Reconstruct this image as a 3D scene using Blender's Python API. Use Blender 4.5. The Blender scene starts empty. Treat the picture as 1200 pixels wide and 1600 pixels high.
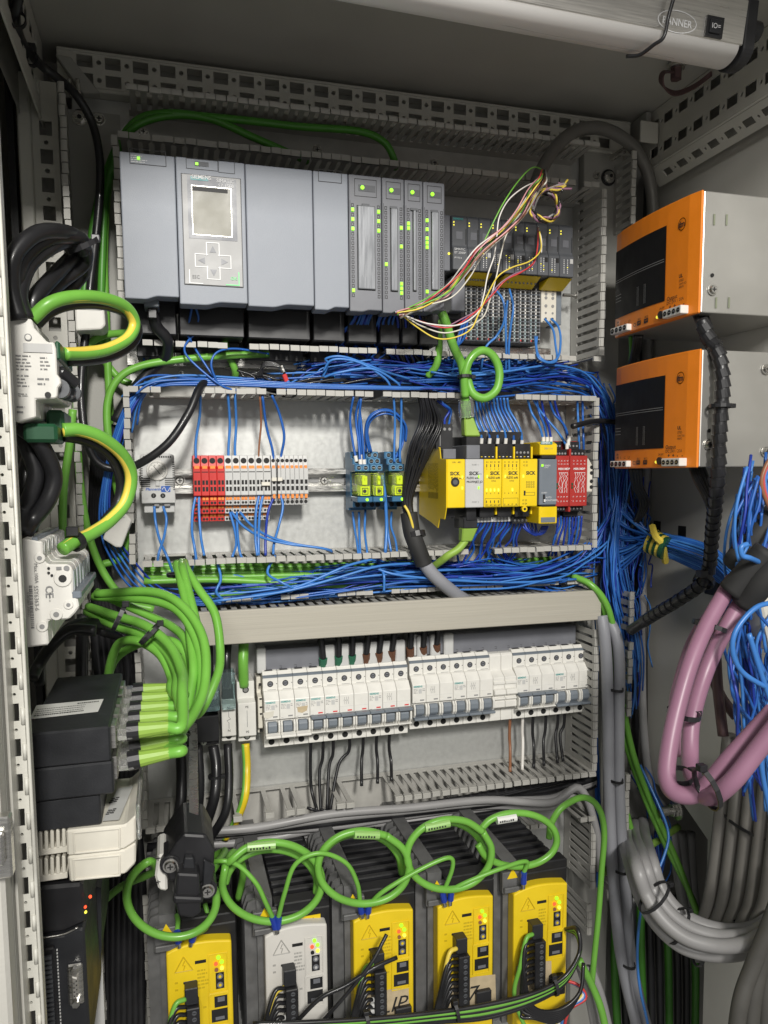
import bpy, math, random
from mathutils import Vector, Matrix
import numpy as np
random.seed(7)
scene = bpy.context.scene
col = scene.collection
# ------------------------------------------------------------------ camera (fitted to the three vanishing points)
F, CX, CY, D = 1195.0, 604.0, 852.0, 0.95
def _n(v): return v/np.linalg.norm(v)
_X = _n(np.array([4855-CX, 706-CY, F])); _Y = np.array([264-CX, 740-CY, F]); _Y = _n(_Y-_X*_X.dot(_Y)/1.0)
_M = np.stack([_X, _Y, np.cross(_X, _Y)])          # rows: world X (right), Y (into the cabinet), Z (up), in camera axes
cam_d = bpy.data.cameras.new('camera'); cam = bpy.data.objects.new('camera', cam_d); col.objects.link(cam)
cam_d.sensor_fit = 'VERTICAL'; cam_d.sensor_height = 36.0; cam_d.lens = F/1600*36
cam_d.shift_x = -(CX-600)/1600; cam_d.shift_y = (CY-800)/1600
cam_d.clip_start = 0.01; cam_d.clip_end = 100
_R = Matrix(((_M[0][0], -_M[0][1], -_M[0][2]), (_M[1][0], -_M[1][1], -_M[1][2]), (_M[2][0], -_M[2][1], -_M[2][2])))
cam.matrix_world = Matrix.Translation((0, -D, 0)) @ _R.to_4x4()
scene.camera = cam
# ------------------------------------------------------------------ world, the workshop lamp and an added fill lamp
w = bpy.data.worlds.new('World'); scene.world = w; w.use_nodes = True
w.node_tree.nodes['Background'].inputs[0].default_value = (1.0, 0.98, 0.95, 1)
w.node_tree.nodes['Background'].inputs[1].default_value = 0.30
scene.view_settings.view_transform = 'Standard'; scene.view_settings.look = 'None'
scene.view_settings.exposure = 0.0; scene.view_settings.gamma = 1.0
def area(name, loc, target, sx, sy, power, colr, spread=180):
    l = bpy.data.lights.new(name, 'AREA'); l.shape = 'RECTANGLE'; l.size = sx; l.size_y = sy; l.energy = power; l.color = colr; l.spread = math.radians(spread)
    o = bpy.data.objects.new(name, l); col.objects.link(o); o.location = loc
    o.rotation_euler = (Vector(target)-Vector(loc)).to_track_quat('-Z', 'Y').to_euler(); return o
area('workshop_or_fill_lamp', (0.12, -2.6, 1.26), (0.08, 0, -0.02), 0.24, 0.34, 11.8, (1.0, 0.97, 0.91), 72)
area('workshop_or_fill_lamp', (-0.42, -2.5, 0.86), (0.1, 0, 0.1), 0.35, 0.25, 4.6, (1.0, 0.98, 0.94), 90)  # second lamp is an added fill that softens the upper region

# ------------------------------------------------------------------ pixel <-> place helpers
def ray(u, v): return _M @ np.array([u-CX, v-CY, F])
def P(u, v, y=0.0):
    d = ray(u, v); t = (D+y)/d[1]; return Vector((d[0]*t, y, d[2]*t))
def PX(u, v, x):
    d = ray(u, v); t = x/d[0]; return Vector((x, -D+d[1]*t, d[2]*t))
def PZ(u, v, z):
    d = ray(u, v); t = z/d[2]; return Vector((d[0]*t, -D+d[1]*t, z))
def rect(u0, v0, u1, v1, y):
    a, b = P(u0, v0, y), P(u1, v1, y); return a.x, b.x, b.z, a.z     # x0,x1,z0,z1

# ------------------------------------------------------------------ materials
MATS = {}
def mat(name, c, rough=0.45, metal=0.0, var=0.06, scale=40, bump=0.0, bscale=300, coat=0.0, stretch=None, emit=None, alpha=None, spec=0.5, rvar=0.1):
    if name in MATS: return MATS[name]
    m = bpy.data.materials.new(name); m.use_nodes = True; nt = m.node_tree; b = nt.nodes['Principled BSDF']
    b.inputs['Roughness'].default_value = rough; b.inputs['Metallic'].default_value = metal
    b.inputs['Specular IOR Level'].default_value = spec
    b.inputs['Base Color'].default_value = (*c, 1)
    if coat: b.inputs['Coat Weight'].default_value = coat
    tc = nt.nodes.new('ShaderNodeTexCoord'); vec = tc.outputs['Object']
    if stretch:
        mp = nt.nodes.new('ShaderNodeMapping'); mp.inputs['Scale'].default_value = stretch
        nt.links.new(vec, mp.inputs[0]); vec = mp.outputs[0]
    if var:
        n = nt.nodes.new('ShaderNodeTexNoise'); n.inputs['Scale'].default_value = scale; n.inputs['Detail'].default_value = 5
        nt.links.new(vec, n.inputs['Vector'])
        mr = nt.nodes.new('ShaderNodeMapRange'); mr.inputs[1].default_value = 0.3; mr.inputs[2].default_value = 0.7
        mr.inputs[3].default_value = 1-var; mr.inputs[4].default_value = 1+var
        nt.links.new(n.outputs['Fac'], mr.inputs[0])
        mx = nt.nodes.new('ShaderNodeVectorMath'); mx.operation = 'SCALE'; mx.inputs[0].default_value = c
        nt.links.new(mr.outputs[0], mx.inputs['Scale']); nt.links.new(mx.outputs[0], b.inputs['Base Color'])
        if rvar:
            m2 = nt.nodes.new('ShaderNodeMapRange'); m2.inputs[1].default_value = 0.3; m2.inputs[2].default_value = 0.7
            m2.inputs[3].default_value = max(0.02, rough-rvar); m2.inputs[4].default_value = min(1, rough+rvar)
            nt.links.new(n.outputs['Fac'], m2.inputs[0]); nt.links.new(m2.outputs[0], b.inputs['Roughness'])
    if bump:
        n2 = nt.nodes.new('ShaderNodeTexNoise'); n2.inputs['Scale'].default_value = bscale; n2.inputs['Detail'].default_value = 3
        nt.links.new(vec, n2.inputs['Vector'])
        bp = nt.nodes.new('ShaderNodeBump'); bp.inputs['Strength'].default_value = bump; bp.inputs['Distance'].default_value = 0.0006
        nt.links.new(n2.outputs['Fac'], bp.inputs['Height']); nt.links.new(bp.outputs[0], b.inputs['Normal'])
    if emit:
        b.inputs['Emission Color'].default_value = (*c, 1); b.inputs['Emission Strength'].default_value = emit
    if alpha is not None:
        b.inputs['Alpha'].default_value = alpha
    MATS[name] = m; return m
def glassy(name, c, rough=0.08, trans=0.85):
    m = mat(name, c, rough, var=0); b = m.node_tree.nodes['Principled BSDF']
    b.inputs['Transmission Weight'].default_value = trans; b.inputs['IOR'].default_value = 1.15; return m
PAINT = mat('grey_powder_paint', (0.50, 0.49, 0.45), 0.5, bump=0.25, bscale=500, var=0.05, scale=12)
PAINT_D = mat('grey_sheet_paint', (0.34, 0.335, 0.31), 0.55, bump=0.2, bscale=500, var=0.06, scale=9)
POST = mat('light_grey_frame_paint', (0.56, 0.55, 0.50), 0.42, bump=0.3, bscale=450, var=0.05, scale=15)
GALV = mat('galvanised_sheet', (0.50, 0.505, 0.49), 0.42, metal=0.5, var=0.05, scale=160, bump=0.08, bscale=300, rvar=0.05)
STEEL = mat('zinc_steel', (0.62, 0.61, 0.58), 0.3, metal=1.0, var=0.1, scale=90, stretch=(1, 1, 6))
ALU = mat('brushed_aluminium', (0.62, 0.60, 0.56), 0.36, metal=0.85, var=0.12, scale=25, stretch=(1, 30, 30), bump=0.08)
SIDEALU = mat('scuffed_aluminium_sheet', (0.55, 0.54, 0.51), 0.4, metal=0.8, var=0.035, scale=18, bump=0.05, bscale=120, rvar=0.05)
HEATS = mat('cast_heatsink_grey', (0.17, 0.17, 0.17), 0.5, metal=0.4, var=0.15, scale=80)
DUCT = mat('grey_pvc_duct', (0.42, 0.41, 0.38), 0.5, var=0.08, scale=60)
COVER = mat('beige_grey_duct_cover', (0.42, 0.395, 0.335), 0.5, var=0.07, scale=20, stretch=(0.4, 5, 60))
PLCG = mat('blue_grey_plc_plastic', (0.255, 0.275, 0.315), 0.5, bump=0.3, bscale=1200, var=0.015, rvar=0.02)
PLCD = mat('dark_plc_plastic', (0.085, 0.09, 0.10), 0.5, bump=0.2, var=0.08)
PLCM = mat('mid_grey_plc_plastic', (0.16, 0.165, 0.185), 0.42, var=0.06)
PANEL = mat('silver_keypad_foil', (0.36, 0.36, 0.36), 0.5, metal=0, var=0.06)
BLACK = mat('black_plastic', (0.015, 0.015, 0.017), 0.4, var=0.15)
BLACKM = mat('black_painted_metal', (0.018, 0.019, 0.022), 0.42, var=0.2, bump=0.15, bscale=700)
BLKCAB = mat('black_cable_sheath', (0.014, 0.014, 0.016), 0.38, var=0.15, coat=0.1)
RUBBER = mat('matt_black_sleeve', (0.02, 0.02, 0.02), 0.7, var=0.15)
HOLE = mat('dark_terminal_hole', (0.008, 0.008, 0.008), 0.7, var=0)
WHITE = mat('white_device_plastic', (0.74, 0.725, 0.68), 0.4, var=0.04, scale=70)
CREAM = mat('cream_device_plastic', (0.66, 0.63, 0.55), 0.45, var=0.07, scale=40)
LGREY = mat('light_grey_plastic', (0.52, 0.52, 0.51), 0.42, var=0.05)
MGREY = mat('blue_grey_plastic', (0.17, 0.195, 0.225), 0.4, var=0.06)
YEL = mat('signal_yellow_plastic', (0.80, 0.57, 0.008), 0.42, var=0.05, scale=30)
YELD = mat('drive_yellow_plastic', (0.78, 0.56, 0.012), 0.42, var=0.07, scale=30)
RED = mat('signal_red_plastic', (0.55, 0.025, 0.02), 0.42, var=0.06)
DRED = mat('safety_relay_red', (0.40, 0.03, 0.025), 0.45, var=0.06)
ORANGE = mat('orange_powder_paint', (0.85, 0.235, 0.012), 0.42, var=0.04, bump=0.1)
ORL = mat('orange_lever_plastic', (0.85, 0.26, 0.04), 0.45, var=0.05)
RBLUE = mat('relay_socket_blue', (0.035, 0.13, 0.25), 0.42, var=0.06)
LIME = mat('relay_lime_label', (0.55, 0.70, 0.01), 0.35, var=0.03)
GREEN = mat('green_network_sheath', (0.165, 0.43, 0.06), 0.36, var=0.08, scale=30)
GREEND = mat('dark_green_sheath', (0.07, 0.27, 0.03), 0.4, var=0.08, scale=30)
BOOT = mat('yellow_green_boot', (0.26, 0.42, 0.065), 0.45, var=0.06)
TGREEN = mat('green_terminal_plastic', (0.012, 0.075, 0.032), 0.4, var=0.06)
BLUE = mat('blue_wire_insulation', (0.022, 0.115, 0.43), 0.34, var=0.1, scale=25)
BLUE2 = mat('bright_blue_wire_insulation', (0.05, 0.20, 0.56), 0.34, var=0.1, scale=25)
BLUED = mat('dark_blue_wire_insulation', (0.015, 0.045, 0.33), 0.36, var=0.1, scale=25)
GREYC = mat('grey_cable_sheath', (0.30, 0.295, 0.295), 0.42, var=0.06, scale=20)
GREYD = mat('shaded_grey_cable_sheath', (0.20, 0.19, 0.175), 0.5, var=0.08, scale=20)  # grey sheath darkened, low light at lower right put into the colour
GREYB = mat('blue_grey_cable_sheath', (0.27, 0.275, 0.30), 0.42, var=0.06, scale=20)
VIOLET = mat('violet_cable_sheath', (0.30, 0.15, 0.225), 0.42, var=0.06, scale=20)
BROWNC = mat('dark_violet_brown_sheath', (0.10, 0.055, 0.055), 0.5, var=0.08)
WWHITE = mat('white_wire_insulation', (0.75, 0.72, 0.68), 0.4, var=0.05)
WPINK = mat('pink_wire_insulation', (0.72, 0.36, 0.38), 0.4, var=0.05)
WRED = mat('red_wire_insulation', (0.60, 0.05, 0.05), 0.4, var=0.05)
WYEL = mat('yellow_wire_insulation', (0.75, 0.58, 0.08), 0.4, var=0.05)
WBROWN = mat('brown_wire_insulation', (0.28, 0.12, 0.06), 0.4, var=0.05)
INK = mat('dark_print_ink', (0.02, 0.02, 0.02), 0.6, var=0)
INKG = mat('grey_print_ink', (0.25, 0.25, 0.25), 0.6, var=0)
INKW = mat('white_print_ink', (0.75, 0.75, 0.75), 0.6, var=0)
INKT = mat('teal_print_ink', (0.05, 0.34, 0.33), 0.6, var=0)
INKB = mat('blue_print_ink', (0.03, 0.11, 0.42), 0.6, var=0)
LEDG = mat('lit_green_led', (0.35, 1.0, 0.03), 0.4, var=0, emit=0.8)
LEDR = mat('lit_red_led', (1.0, 0.09, 0.03), 0.4, var=0, emit=1.0)
LEDY = mat('lit_amber_led', (0.95, 0.85, 0.08), 0.4, var=0, emit=0.9)
FILM = mat('white_paper_label', (0.72, 0.72, 0.69), 0.5, var=0.03)
DIFF = mat('white_lamp_diffuser', (0.78, 0.76, 0.74), 0.35, var=0.05, scale=12, stretch=(0.4, 8, 8))
TEALG = glassy('clear_teal_cover', (0.68, 0.90, 0.92), trans=.92)
CLEARG = glassy('clear_yellowish_cover', (0.80, 0.88, 0.45))
CLEARP = glassy('clear_plug_plastic', (0.85, 0.85, 0.82))
TAPE = mat('dirty_masking_tape', (0.52, 0.42, 0.27), 0.7, var=0.12, scale=90)

# ------------------------------------------------------------------ mesh builder
class MB:
    def __init__(s): s.v = []; s.f = []; s.m = []; s.mats = []
    def mi(s, m):
        if m not in s.mats: s.mats.append(m)
        return s.mats.index(m)
    def add(s, vs, fs, m):
        k = len(s.v); s.v += [tuple(q) for q in vs]; i = s.mi(m)
        for f in fs: s.f.append(tuple(j+k for j in f)); s.m.append(i)
        return s
    def box(s, x0, x1, y0, y1, z0, z1, m):
        if x0 > x1: x0, x1 = x1, x0
        if y0 > y1: y0, y1 = y1, y0
        if z0 > z1: z0, z1 = z1, z0
        vs = [(x0,y0,z0),(x1,y0,z0),(x1,y1,z0),(x0,y1,z0),(x0,y0,z1),(x1,y0,z1),(x1,y1,z1),(x0,y1,z1)]
        return s.add(vs, [(0,3,2,1),(4,5,6,7),(0,1,5,4),(1,2,6,5),(2,3,7,6),(3,0,4,7)], m)
    def prism(s, poly, axis, a, b, m):
        """poly: list of 2-D points; axis 'x': (y,z), 'y': (x,z), 'z': (x,y); extruded from a to b"""
        def pt(p, t):
            return (t, p[0], p[1]) if axis == 'x' else (p[0], t, p[1]) if axis == 'y' else (p[0], p[1], t)
        n = len(poly); vs = [pt(p, a) for p in poly]+[pt(p, b) for p in poly]
        ar = sum(poly[i][0]*poly[(i+1) % n][1]-poly[(i+1) % n][0]*poly[i][1] for i in range(n))
        flip = (ar < 0) != (axis == 'y')
        flip = flip != (a > b)
        fs = [tuple(range(n))[::-1], tuple(range(n, 2*n))]+[(i, (i+1) % n, (i+1) % n+n, i+n) for i in range(n)]
        if flip: fs = [f[::-1] for f in fs]
        return s.add(vs, fs, m)
    def cyl(s, p0, p1, r, m, n=12, r1=None):
        p0, p1 = Vector(p0), Vector(p1); d = (p1-p0).normalized(); r1 = r if r1 is None else r1
        a = d.orthogonal().normalized(); b = d.cross(a); vs = []
        for p, rr in ((p0, r), (p1, r1)):
            for i in range(n):
                t = 2*math.pi*i/n; vs.append(p+(a*math.cos(t)+b*math.sin(t))*rr)
        fs = [(i, (i+1) % n, (i+1) % n+n, i+n) for i in range(n)]+[tuple(range(n))[::-1], tuple(range(n, 2*n))]
        return s.add(vs, fs, m)
    def tube(s, pts, r, m, n=8, sub=6, caps=True):
        q = smooth_path(pts, sub); k = len(q); vs = []
        t0 = (q[1]-q[0]).normalized(); a = t0.orthogonal().normalized()
        for i in range(k):
            t = ((q[min(i+1, k-1)]-q[max(i-1, 0)])).normalized()
            a = (a-t*a.dot(t)); a = a.normalized() if a.length > 1e-6 else t.orthogonal().normalized()
            b = t.cross(a); rr = r(i/(k-1)) if callable(r) else r
            for j in range(n):
                g = 2*math.pi*j/n; vs.append(q[i]+(a*math.cos(g)+b*math.sin(g))*rr)
        fs = [(i*n+j, i*n+(j+1) % n, (i+1)*n+(j+1) % n, (i+1)*n+j) for i in range(k-1) for j in range(n)]
        if caps: fs += [tuple(range(n))[::-1], tuple(range((k-1)*n, k*n))]
        return s.add(vs, fs, m)
    def sphere(s, c, r, m, n=8):
        vs = []; c = Vector(c); k = max(4, n//2)
        for i in range(k+1):
            th = math.pi*i/k
            for j in range(n):
                ph = 2*math.pi*j/n; vs.append(c+Vector((math.sin(th)*math.cos(ph), math.sin(th)*math.sin(ph), math.cos(th)))*r)
        return s.add(vs, [(i*n+j, (i+1)*n+j, (i+1)*n+(j+1) % n, i*n+(j+1) % n) for i in range(k) for j in range(n)], m)
    def mesh(s, name, org=(0, 0, 0), smooth=False):
        me = bpy.data.meshes.new(name); o = Vector(org)
        me.from_pydata([Vector(p)-o for p in s.v], [], s.f)
        for m in s.mats: me.materials.append(m)
        me.polygons.foreach_set('material_index', s.m)
        if smooth: me.polygons.foreach_set('use_smooth', [True]*len(s.f))
        me.update(); return me
    def obj(s, name, parent=None, smooth=False, bevel=0, seg=1, org=None, label=None, kind=None):
        if parent is not None: o0 = worg(parent)
        else: o0 = Vector(org) if org is not None else Vector((0, 0, 0))
        ob = bpy.data.objects.new(name, s.mesh(name, o0, smooth)); col.objects.link(ob)
        if parent is not None: ob.parent = parent
        else: ob.location = o0
        if bevel:
            md = ob.modifiers.new('bevel', 'BEVEL'); md.width = bevel; md.segments = seg; md.limit_method = 'ANGLE'; md.angle_limit = 0.6
            md.use_clamp_overlap = True
        if label: ob['label'] = label
        if kind: ob['kind'] = kind
        return ob
def worg(o):
    v = Vector((0, 0, 0))
    while o is not None: v = v+Vector(o.location); o = o.parent
    return v
def smooth_path(pts, sub=6):
    p = [Vector(q) for q in pts]
    if len(p) < 3: return p
    e = [p[0]*2-p[1]]+p+[p[-1]*2-p[-2]]; out = []
    for i in range(1, len(e)-2):
        a, b, c, d = e[i-1], e[i], e[i+1], e[i+2]
        # centripetal-ish catmull rom
        for k in range(sub):
            t = k/sub; t2 = t*t; t3 = t2*t
            out.append(0.5*((2*b)+(c-a)*t+(2*a-5*b+4*c-d)*t2+(3*b-a-3*c+d)*t3))
    out.append(p[-1]); return out
def tag(o, label, cat, group=None):
    o['label'] = label; o['category'] = cat
    if group: o['group'] = group
    return o
def thing(name, label, cat, loc=(0, 0, 0), group=None):
    o = bpy.data.objects.new(name, None); col.objects.link(o); o.location = loc; o.empty_display_size = 0.01
    return tag(o, label, cat, group)
def struct(o): o['kind'] = 'structure'; return o
def share(name, src, parent, loc=None, rot=None):
    c = bpy.data.objects.new(name, src); col.objects.link(c); c.parent = parent
    if loc is not None: c.location = loc
    if rot is not None: c.rotation_euler = rot
    return c
def copy_tree(o, parent=None):
    c = o.copy(); col.objects.link(c)
    if parent is not None: c.parent = parent
    for ch in list(o.children): copy_tree(ch, c)
    return c
# ------------------------------------------------------------------ flat print
_tx = {}
def text(s, at, size, m, parent, right=(1, 0, 0), up=(0, 0, 1), align='LEFT', name='lettering', lift=0.0003, shear=0, bold=0.0):
    """flat lettering; size = letter height of capitals in metres"""
    key = (s, align, m.name, shear, bold)
    if key not in _tx:
        c = bpy.data.curves.new('txt', 'FONT'); c.body = s; c.align_x = align; c.size = 1.0; c.shear = shear; c.resolution_u = 2; c.offset = bold; c.space_line = 0.9
        t = bpy.data.objects.new('txt', c); col.objects.link(t)
        bpy.context.view_layer.update()
        me = bpy.data.meshes.new_from_object(t.evaluated_get(bpy.context.evaluated_depsgraph_get()))
        bpy.data.objects.remove(t); me.materials.clear(); me.materials.append(m); _tx[key] = me
    r = Vector(right).normalized(); u = Vector(up).normalized(); n = r.cross(u)
    k = size/0.7
    o = bpy.data.objects.new(name, _tx[key]); col.objects.link(o)
    p = Vector(at)+n*lift-(worg(parent) if parent is not None else Vector((0, 0, 0)))
    o.matrix_local = Matrix(((r.x*k, u.x*k, n.x*k, p.x), (r.y*k, u.y*k, n.y*k, p.y), (r.z*k, u.z*k, n.z*k, p.z), (0, 0, 0, 1)))
    if parent is not None: o.parent = parent
    return o
def lines_print(mb, x0, x1, z0, z1, y, n, m, seed=0, th=0.35):
    """rows of tiny print too small to read: broken dashes"""
    rr = random.Random(seed); h = (z1-z0)/n
    for i in range(n):
        zz = z1-h*(i+0.5); x = x0; end = x0+(x1-x0)*rr.uniform(0.6, 1)
        while x < end:
            l = min(rr.uniform(0.0012, 0.004), end-x); mb.add([(x, y, zz-h*th/2), (x+l, y, zz-h*th/2), (x+l, y, zz+h*th/2), (x, y, zz+h*th/2)], [(0, 1, 2, 3)], m); x += l+0.0007
# ------------------------------------------------------------------ cables
def cpts(pts): return [p if isinstance(p, Vector) else P(*p) for p in pts]
def cable(name, label, pts, r, m, group=None, cat='cable', n=8, sub=6):
    p = cpts(pts); mb = MB(); mb.tube(p, r, m, n, sub)
    o = mb.obj(name, smooth=True, org=p[0]); tag(o, label, cat, group); return o
def tie(parent_or_none, c, axis, r, label, group, w=0.0035, tail=True):
    """a black zip tie round a bundle: band, head and tail"""
    c = Vector(c); ax = Vector(axis).normalized()
    t = thing('cable_tie', label, 'cable tie', c, group)
    a = ax.orthogonal().normalized(); b = ax.cross(a); mb = MB(); n = 14; vs = []
    ry = r[1] if isinstance(r, tuple) else r; rx = r[0] if isinstance(r, tuple) else r
    # a faces up if possible
    upv = Vector((0, 0, 1)); a = (upv-ax*upv.dot(ax)); a = a.normalized() if a.length > 0.2 else Vector((1, 0, 0)); b = ax.cross(a)
    for i in range(n):
        g = 2*math.pi*i/n; d = a*math.cos(g)*rx+b*math.sin(g)*ry; dn = d.normalized()
        vs += [c+d-ax*w/2, c+d+ax*w/2, c+d+dn*0.0012+ax*w/2, c+d+dn*0.0012-ax*w/2]
    fs = []
    for i in range(n):
        j = (i+1) % n
        for k in range(4): fs.append((i*4+k, j*4+k, j*4+(k+1) % 4, i*4+(k+1) % 4))
    mb.add(vs, fs, BLACK); mb.obj('band', t, smooth=False)
    hd = c+a*(rx+0.002)-Vector((0, 0.002, 0)); mh = MB()
    s = w*0.8; mh.box(hd.x-s, hd.x+s, hd.y-s, hd.y+s, hd.z-s*.8, hd.z+s*.8, BLACK); mh.obj('head', t, bevel=0.0005)
    return t
# ================================================================== THE CABINET SHELL
ZC = 0.470          # underside of the roof
XW = 0.662          # right side wall
XL = -0.172         # left side wall
mb = MB(); mb.box(XL-0.05, XW+0.4, 0.045, 0.055, -1.3, 0.55, PAINT_D); struct(mb.obj('cabinet_back_wall'))
mb = MB(); mb.box(XL-0.05, XW+0.05, -0.56, 0.045, ZC, ZC+0.012, PAINT); struct(mb.obj('cabinet_ceiling'))
mb = MB(); mb.box(XL-0.012, XL, -0.56, 0.045, -1.3, ZC-0.001, PAINT); struct(mb.obj('cabinet_side_wall'))
mb = MB(); mb.box(XW+0.36, XW+0.372, -0.62, 0.045, -1.3, ZC-0.001, BLACKM); mb.box(XW+.001, XW+0.36, -0.66, -0.64, -1.3, ZC-0.001, PAINT_D); mb.box(XW+.006, XW+0.36, -0.64, 0.045, ZC-.06, ZC-.05, PAINT_D); struct(mb.obj('neighbouring_cabinet_light_block'))  # far wall painted black for the shade, unseen panels added to keep light out
mb = MB(); mb.box(XL-0.05, XW+0.05, -0.56, 0.045, -1.3, -1.28, PAINT_D); struct(mb.obj('cabinet_floor'))
# right inner side panel with its cut-out for the cables
poly = []
for u, v in ((1012, 236), (1012, 1216), (1062, 1248), (1106, 1312), (1098, 1600), (1094, 1900)):
    q = PX(u, v, XW); poly.append((q.y, q.z))
top = poly[0][1]; poly = [(poly[0][0], 0.43)]+poly[1:]+[(-0.62, poly[-1][1]), (-0.62, 0.43)]
t = bpy.data.objects.new('inner_side_wall', None); col.objects.link(t); t.location = (XW, 0, 0); struct(t)
mb = MB(); mb.prism(poly, 'x', XW, XW+0.004, PAINT); mb.obj('sheet', t)
# bolt with nut and washer near the panel cut-out
c = PX(1058, 1265, XW)
mb = MB(); mb.cyl(c, c+Vector((-0.002, 0, 0)), 0.014, STEEL, 20); mb.obj('washer', t)
mb = MB(); mb.cyl(c+Vector((-0.002, 0, 0)), c+Vector((-0.010, 0, 0)), 0.0095, STEEL, 6); mb.obj('nut', t, bevel=0.0006)
mb = MB(); mb.cyl(c+Vector((-0.010, 0, 0)), c+Vector((-0.026, 0, 0)), 0.0058, STEEL, 14)
for i in range(9): mb.cyl(c+Vector((-0.011-i*0.0016, 0, 0)), c+Vector((-0.0118-i*0.0016, 0, 0)), 0.0063, STEEL, 14)
mb.obj('stud', t)
for (u, v) in ((1027, 822), (1066, 830), (1165, 842), (1107, 635)):
    if v < 700: continue
    q = PX(u, v, XW); mb = MB(); mb.box(XW-0.0006, XW+0.001, q.y-0.008, q.y+0.008, q.z-0.007, q.z+0.007, HOLE); mb.obj('square_cutout', t)
mb = MB(); q0 = PX(1013, 240, XW-0.006)
mb.box(XW-0.008, XW+0.002, -0.62, q0.y, 0.43, 0.442, BLACK); mb.box(XW-0.008, XW, q0.y-0.003, q0.y+0.006, -0.45, 0.43, BLACK); mb.obj('gasket', t)

# mounting plate
t = thing('mounting_plate', 'large grey galvanised mounting plate at the back of the cabinet', 'mounting plate', (0.25, 0, 0))
a = P(112, 150, 0); b = P(905, 250, 0); c2 = P(966, 250, 0)
mb = MB(); mb.box(a.x, b.x-0.0005, 0, 0.003, -1.25, a.z, GALV); mb.obj('sheet', t)
mb = MB(); mb.box(b.x+0.0005, c2.x, -0.012, 0.003, -1.25, P(930, 240, 0).z, PAINT_D); mb.obj('edge_flange', t, bevel=0.001)
def screw(p, r, parent, m=STEEL, name='screw'):
    mb = MB(); p = Vector(p); mb.cyl(p, p+Vector((0, -r*0.25, 0)), r*1.25, m, 16); mb.cyl(p+Vector((0, -r*.25, 0)), p+Vector((0, -r*0.7, 0)), r, m, 16, r*0.75)
    mb.box(p.x-r*.5, p.x+r*.5, p.y-r*0.75, p.y-r*.71, p.z-r*.12, p.z+r*.12, INK); mb.box(p.x-r*.12, p.x+r*.12, p.y-r*0.755, p.y-r*.711, p.z-r*.5, p.z+r*.5, INK)
    return mb.obj(name, parent)
for u, v, r in ((155, 187, .0055), (224, 207, .005), (495, 235, .005), (678, 256, .005), (932, 274, .004), (283, 583, .004), (532, 1261, .005), (335, 1257, .0045)):
    screw(P(u, v, -0.001 if u < 905 else -0.013), r, t)
for u, v, yy in ((125, 187, 0.0), (950, 278, -.012)):
    p = P(u, v, yy); mb = MB(); mb.cyl(p, p+Vector((0, -0.002, 0)), 0.0105, BLACK, 20); mb.cyl(p, p+Vector((0, -0.004, 0)), 0.0078, STEEL, 18); mb.cyl(p, p+Vector((0, -0.008, 0)), 0.0052, STEEL, 6); mb.cyl(p, p+Vector((0, -0.0085, 0)), 0.0025, INK, 6); mb.obj('corner_bolt', t)

# ------------------------------------------------------------------ punched frame rails (real openings)
def punched(name, label, org, du, dv, dn, length, width, rows, pitch, sq, rd, m, th=0.002, lip=None, start=0.012, group=None):
    """plate in the frame (du along, dv across, dn normal); rows: list of across positions; openings alternate square/round"""
    du, dv, dn, org = Vector(du), Vector(dv), Vector(dn), Vector(org)
    t = thing(name, label, 'frame rail', org, group); mb = MB()
    def bx(u0, u1, v0, v1, d0=0, d1=None):
        d1 = th if d1 is None else d1
        vs = [org+du*u+dv*v-dn*d for d in (d0, d1) for v in (v0, v1) for u in (u0, u1)]
        mb.add(vs, [(0,1,3,2),(4,6,7,5),(0,4,5,1),(2,3,7,6),(0,2,6,4),(1,5,7,3)], m)
    n = int((length-2*start)/pitch); edges = sorted(rows); w0 = 0
    su, sv = sq
    for r in edges:
        bx(0, length, w0, r-sv/2); w0 = r+sv/2
        u = 0
        for i in range(n+1):
            uc = start+i*pitch; bx(u, uc-su/2, r-sv/2, r+sv/2) if i == 0 else None
            nx = start+(i+1)*pitch-su/2 if i < n else length; a0 = uc+su/2
            if i < n:
                h = nx-a0; cu = (a0+nx)/2; k = 10; outer = [(a0, r-sv/2), (nx, r-sv/2), (nx, r+sv/2), (a0, r+sv/2)]
                ring = [(cu+rd*math.cos(2*math.pi*j/12+math.pi/12), r+rd*math.sin(2*math.pi*j/12+math.pi/12)) for j in range(12)]
                # corner fan: 4 corners joined to 12-gon
                vs = [org+du*p[0]+dv*p[1] for p in outer]+[org+du*p[0]+dv*p[1] for p in ring]+[org+du*p[0]+dv*p[1]-dn*th for p in ring]
                cor = {0: 2, 1: 2, 2: 2, 3: 3, 4: 3, 5: 3, 6: 0, 7: 0, 8: 0, 9: 1, 10: 1, 11: 1}
                fs = []
                for j in range(12):
                    j2 = (j+1) % 12; c1, c3 = cor[j], cor[j2]
                    fs.append((4+j, c1, 4+j2) if c1 == c3 else (4+j, c1, c3, 4+j2))
                    fs.append((4+j, 4+j2, 16+j2, 16+j))
                mb.add(vs, fs, m)
            else: bx(a0, length, r-sv/2, r+sv/2)
    bx(0, length, w0, width)
    mb.obj('punched_face', t)
    if lip:
        mb = MB()
        for (v0, v1, d0, d1) in lip: bx(0, length, v0, v1, d0, d1)
        mb.obj('folded_edge', t, bevel=0.001)
    # dark channel behind the openings
    mb = MB(); org2 = org-dn*0.02
    vs = [org2+du*u+dv*v for v in (0, width) for u in (0, length)]; mb.add(vs, [(0,1,3,2)], PAINT_D); mb.obj('rail_back', t)
    return t
za = P(95, 73, -.012).z; zb = P(197, 150, -.012).z; x0 = P(88, 73, -.012).x; x1 = P(985, 200, -.012).x
H = za-zb
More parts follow.
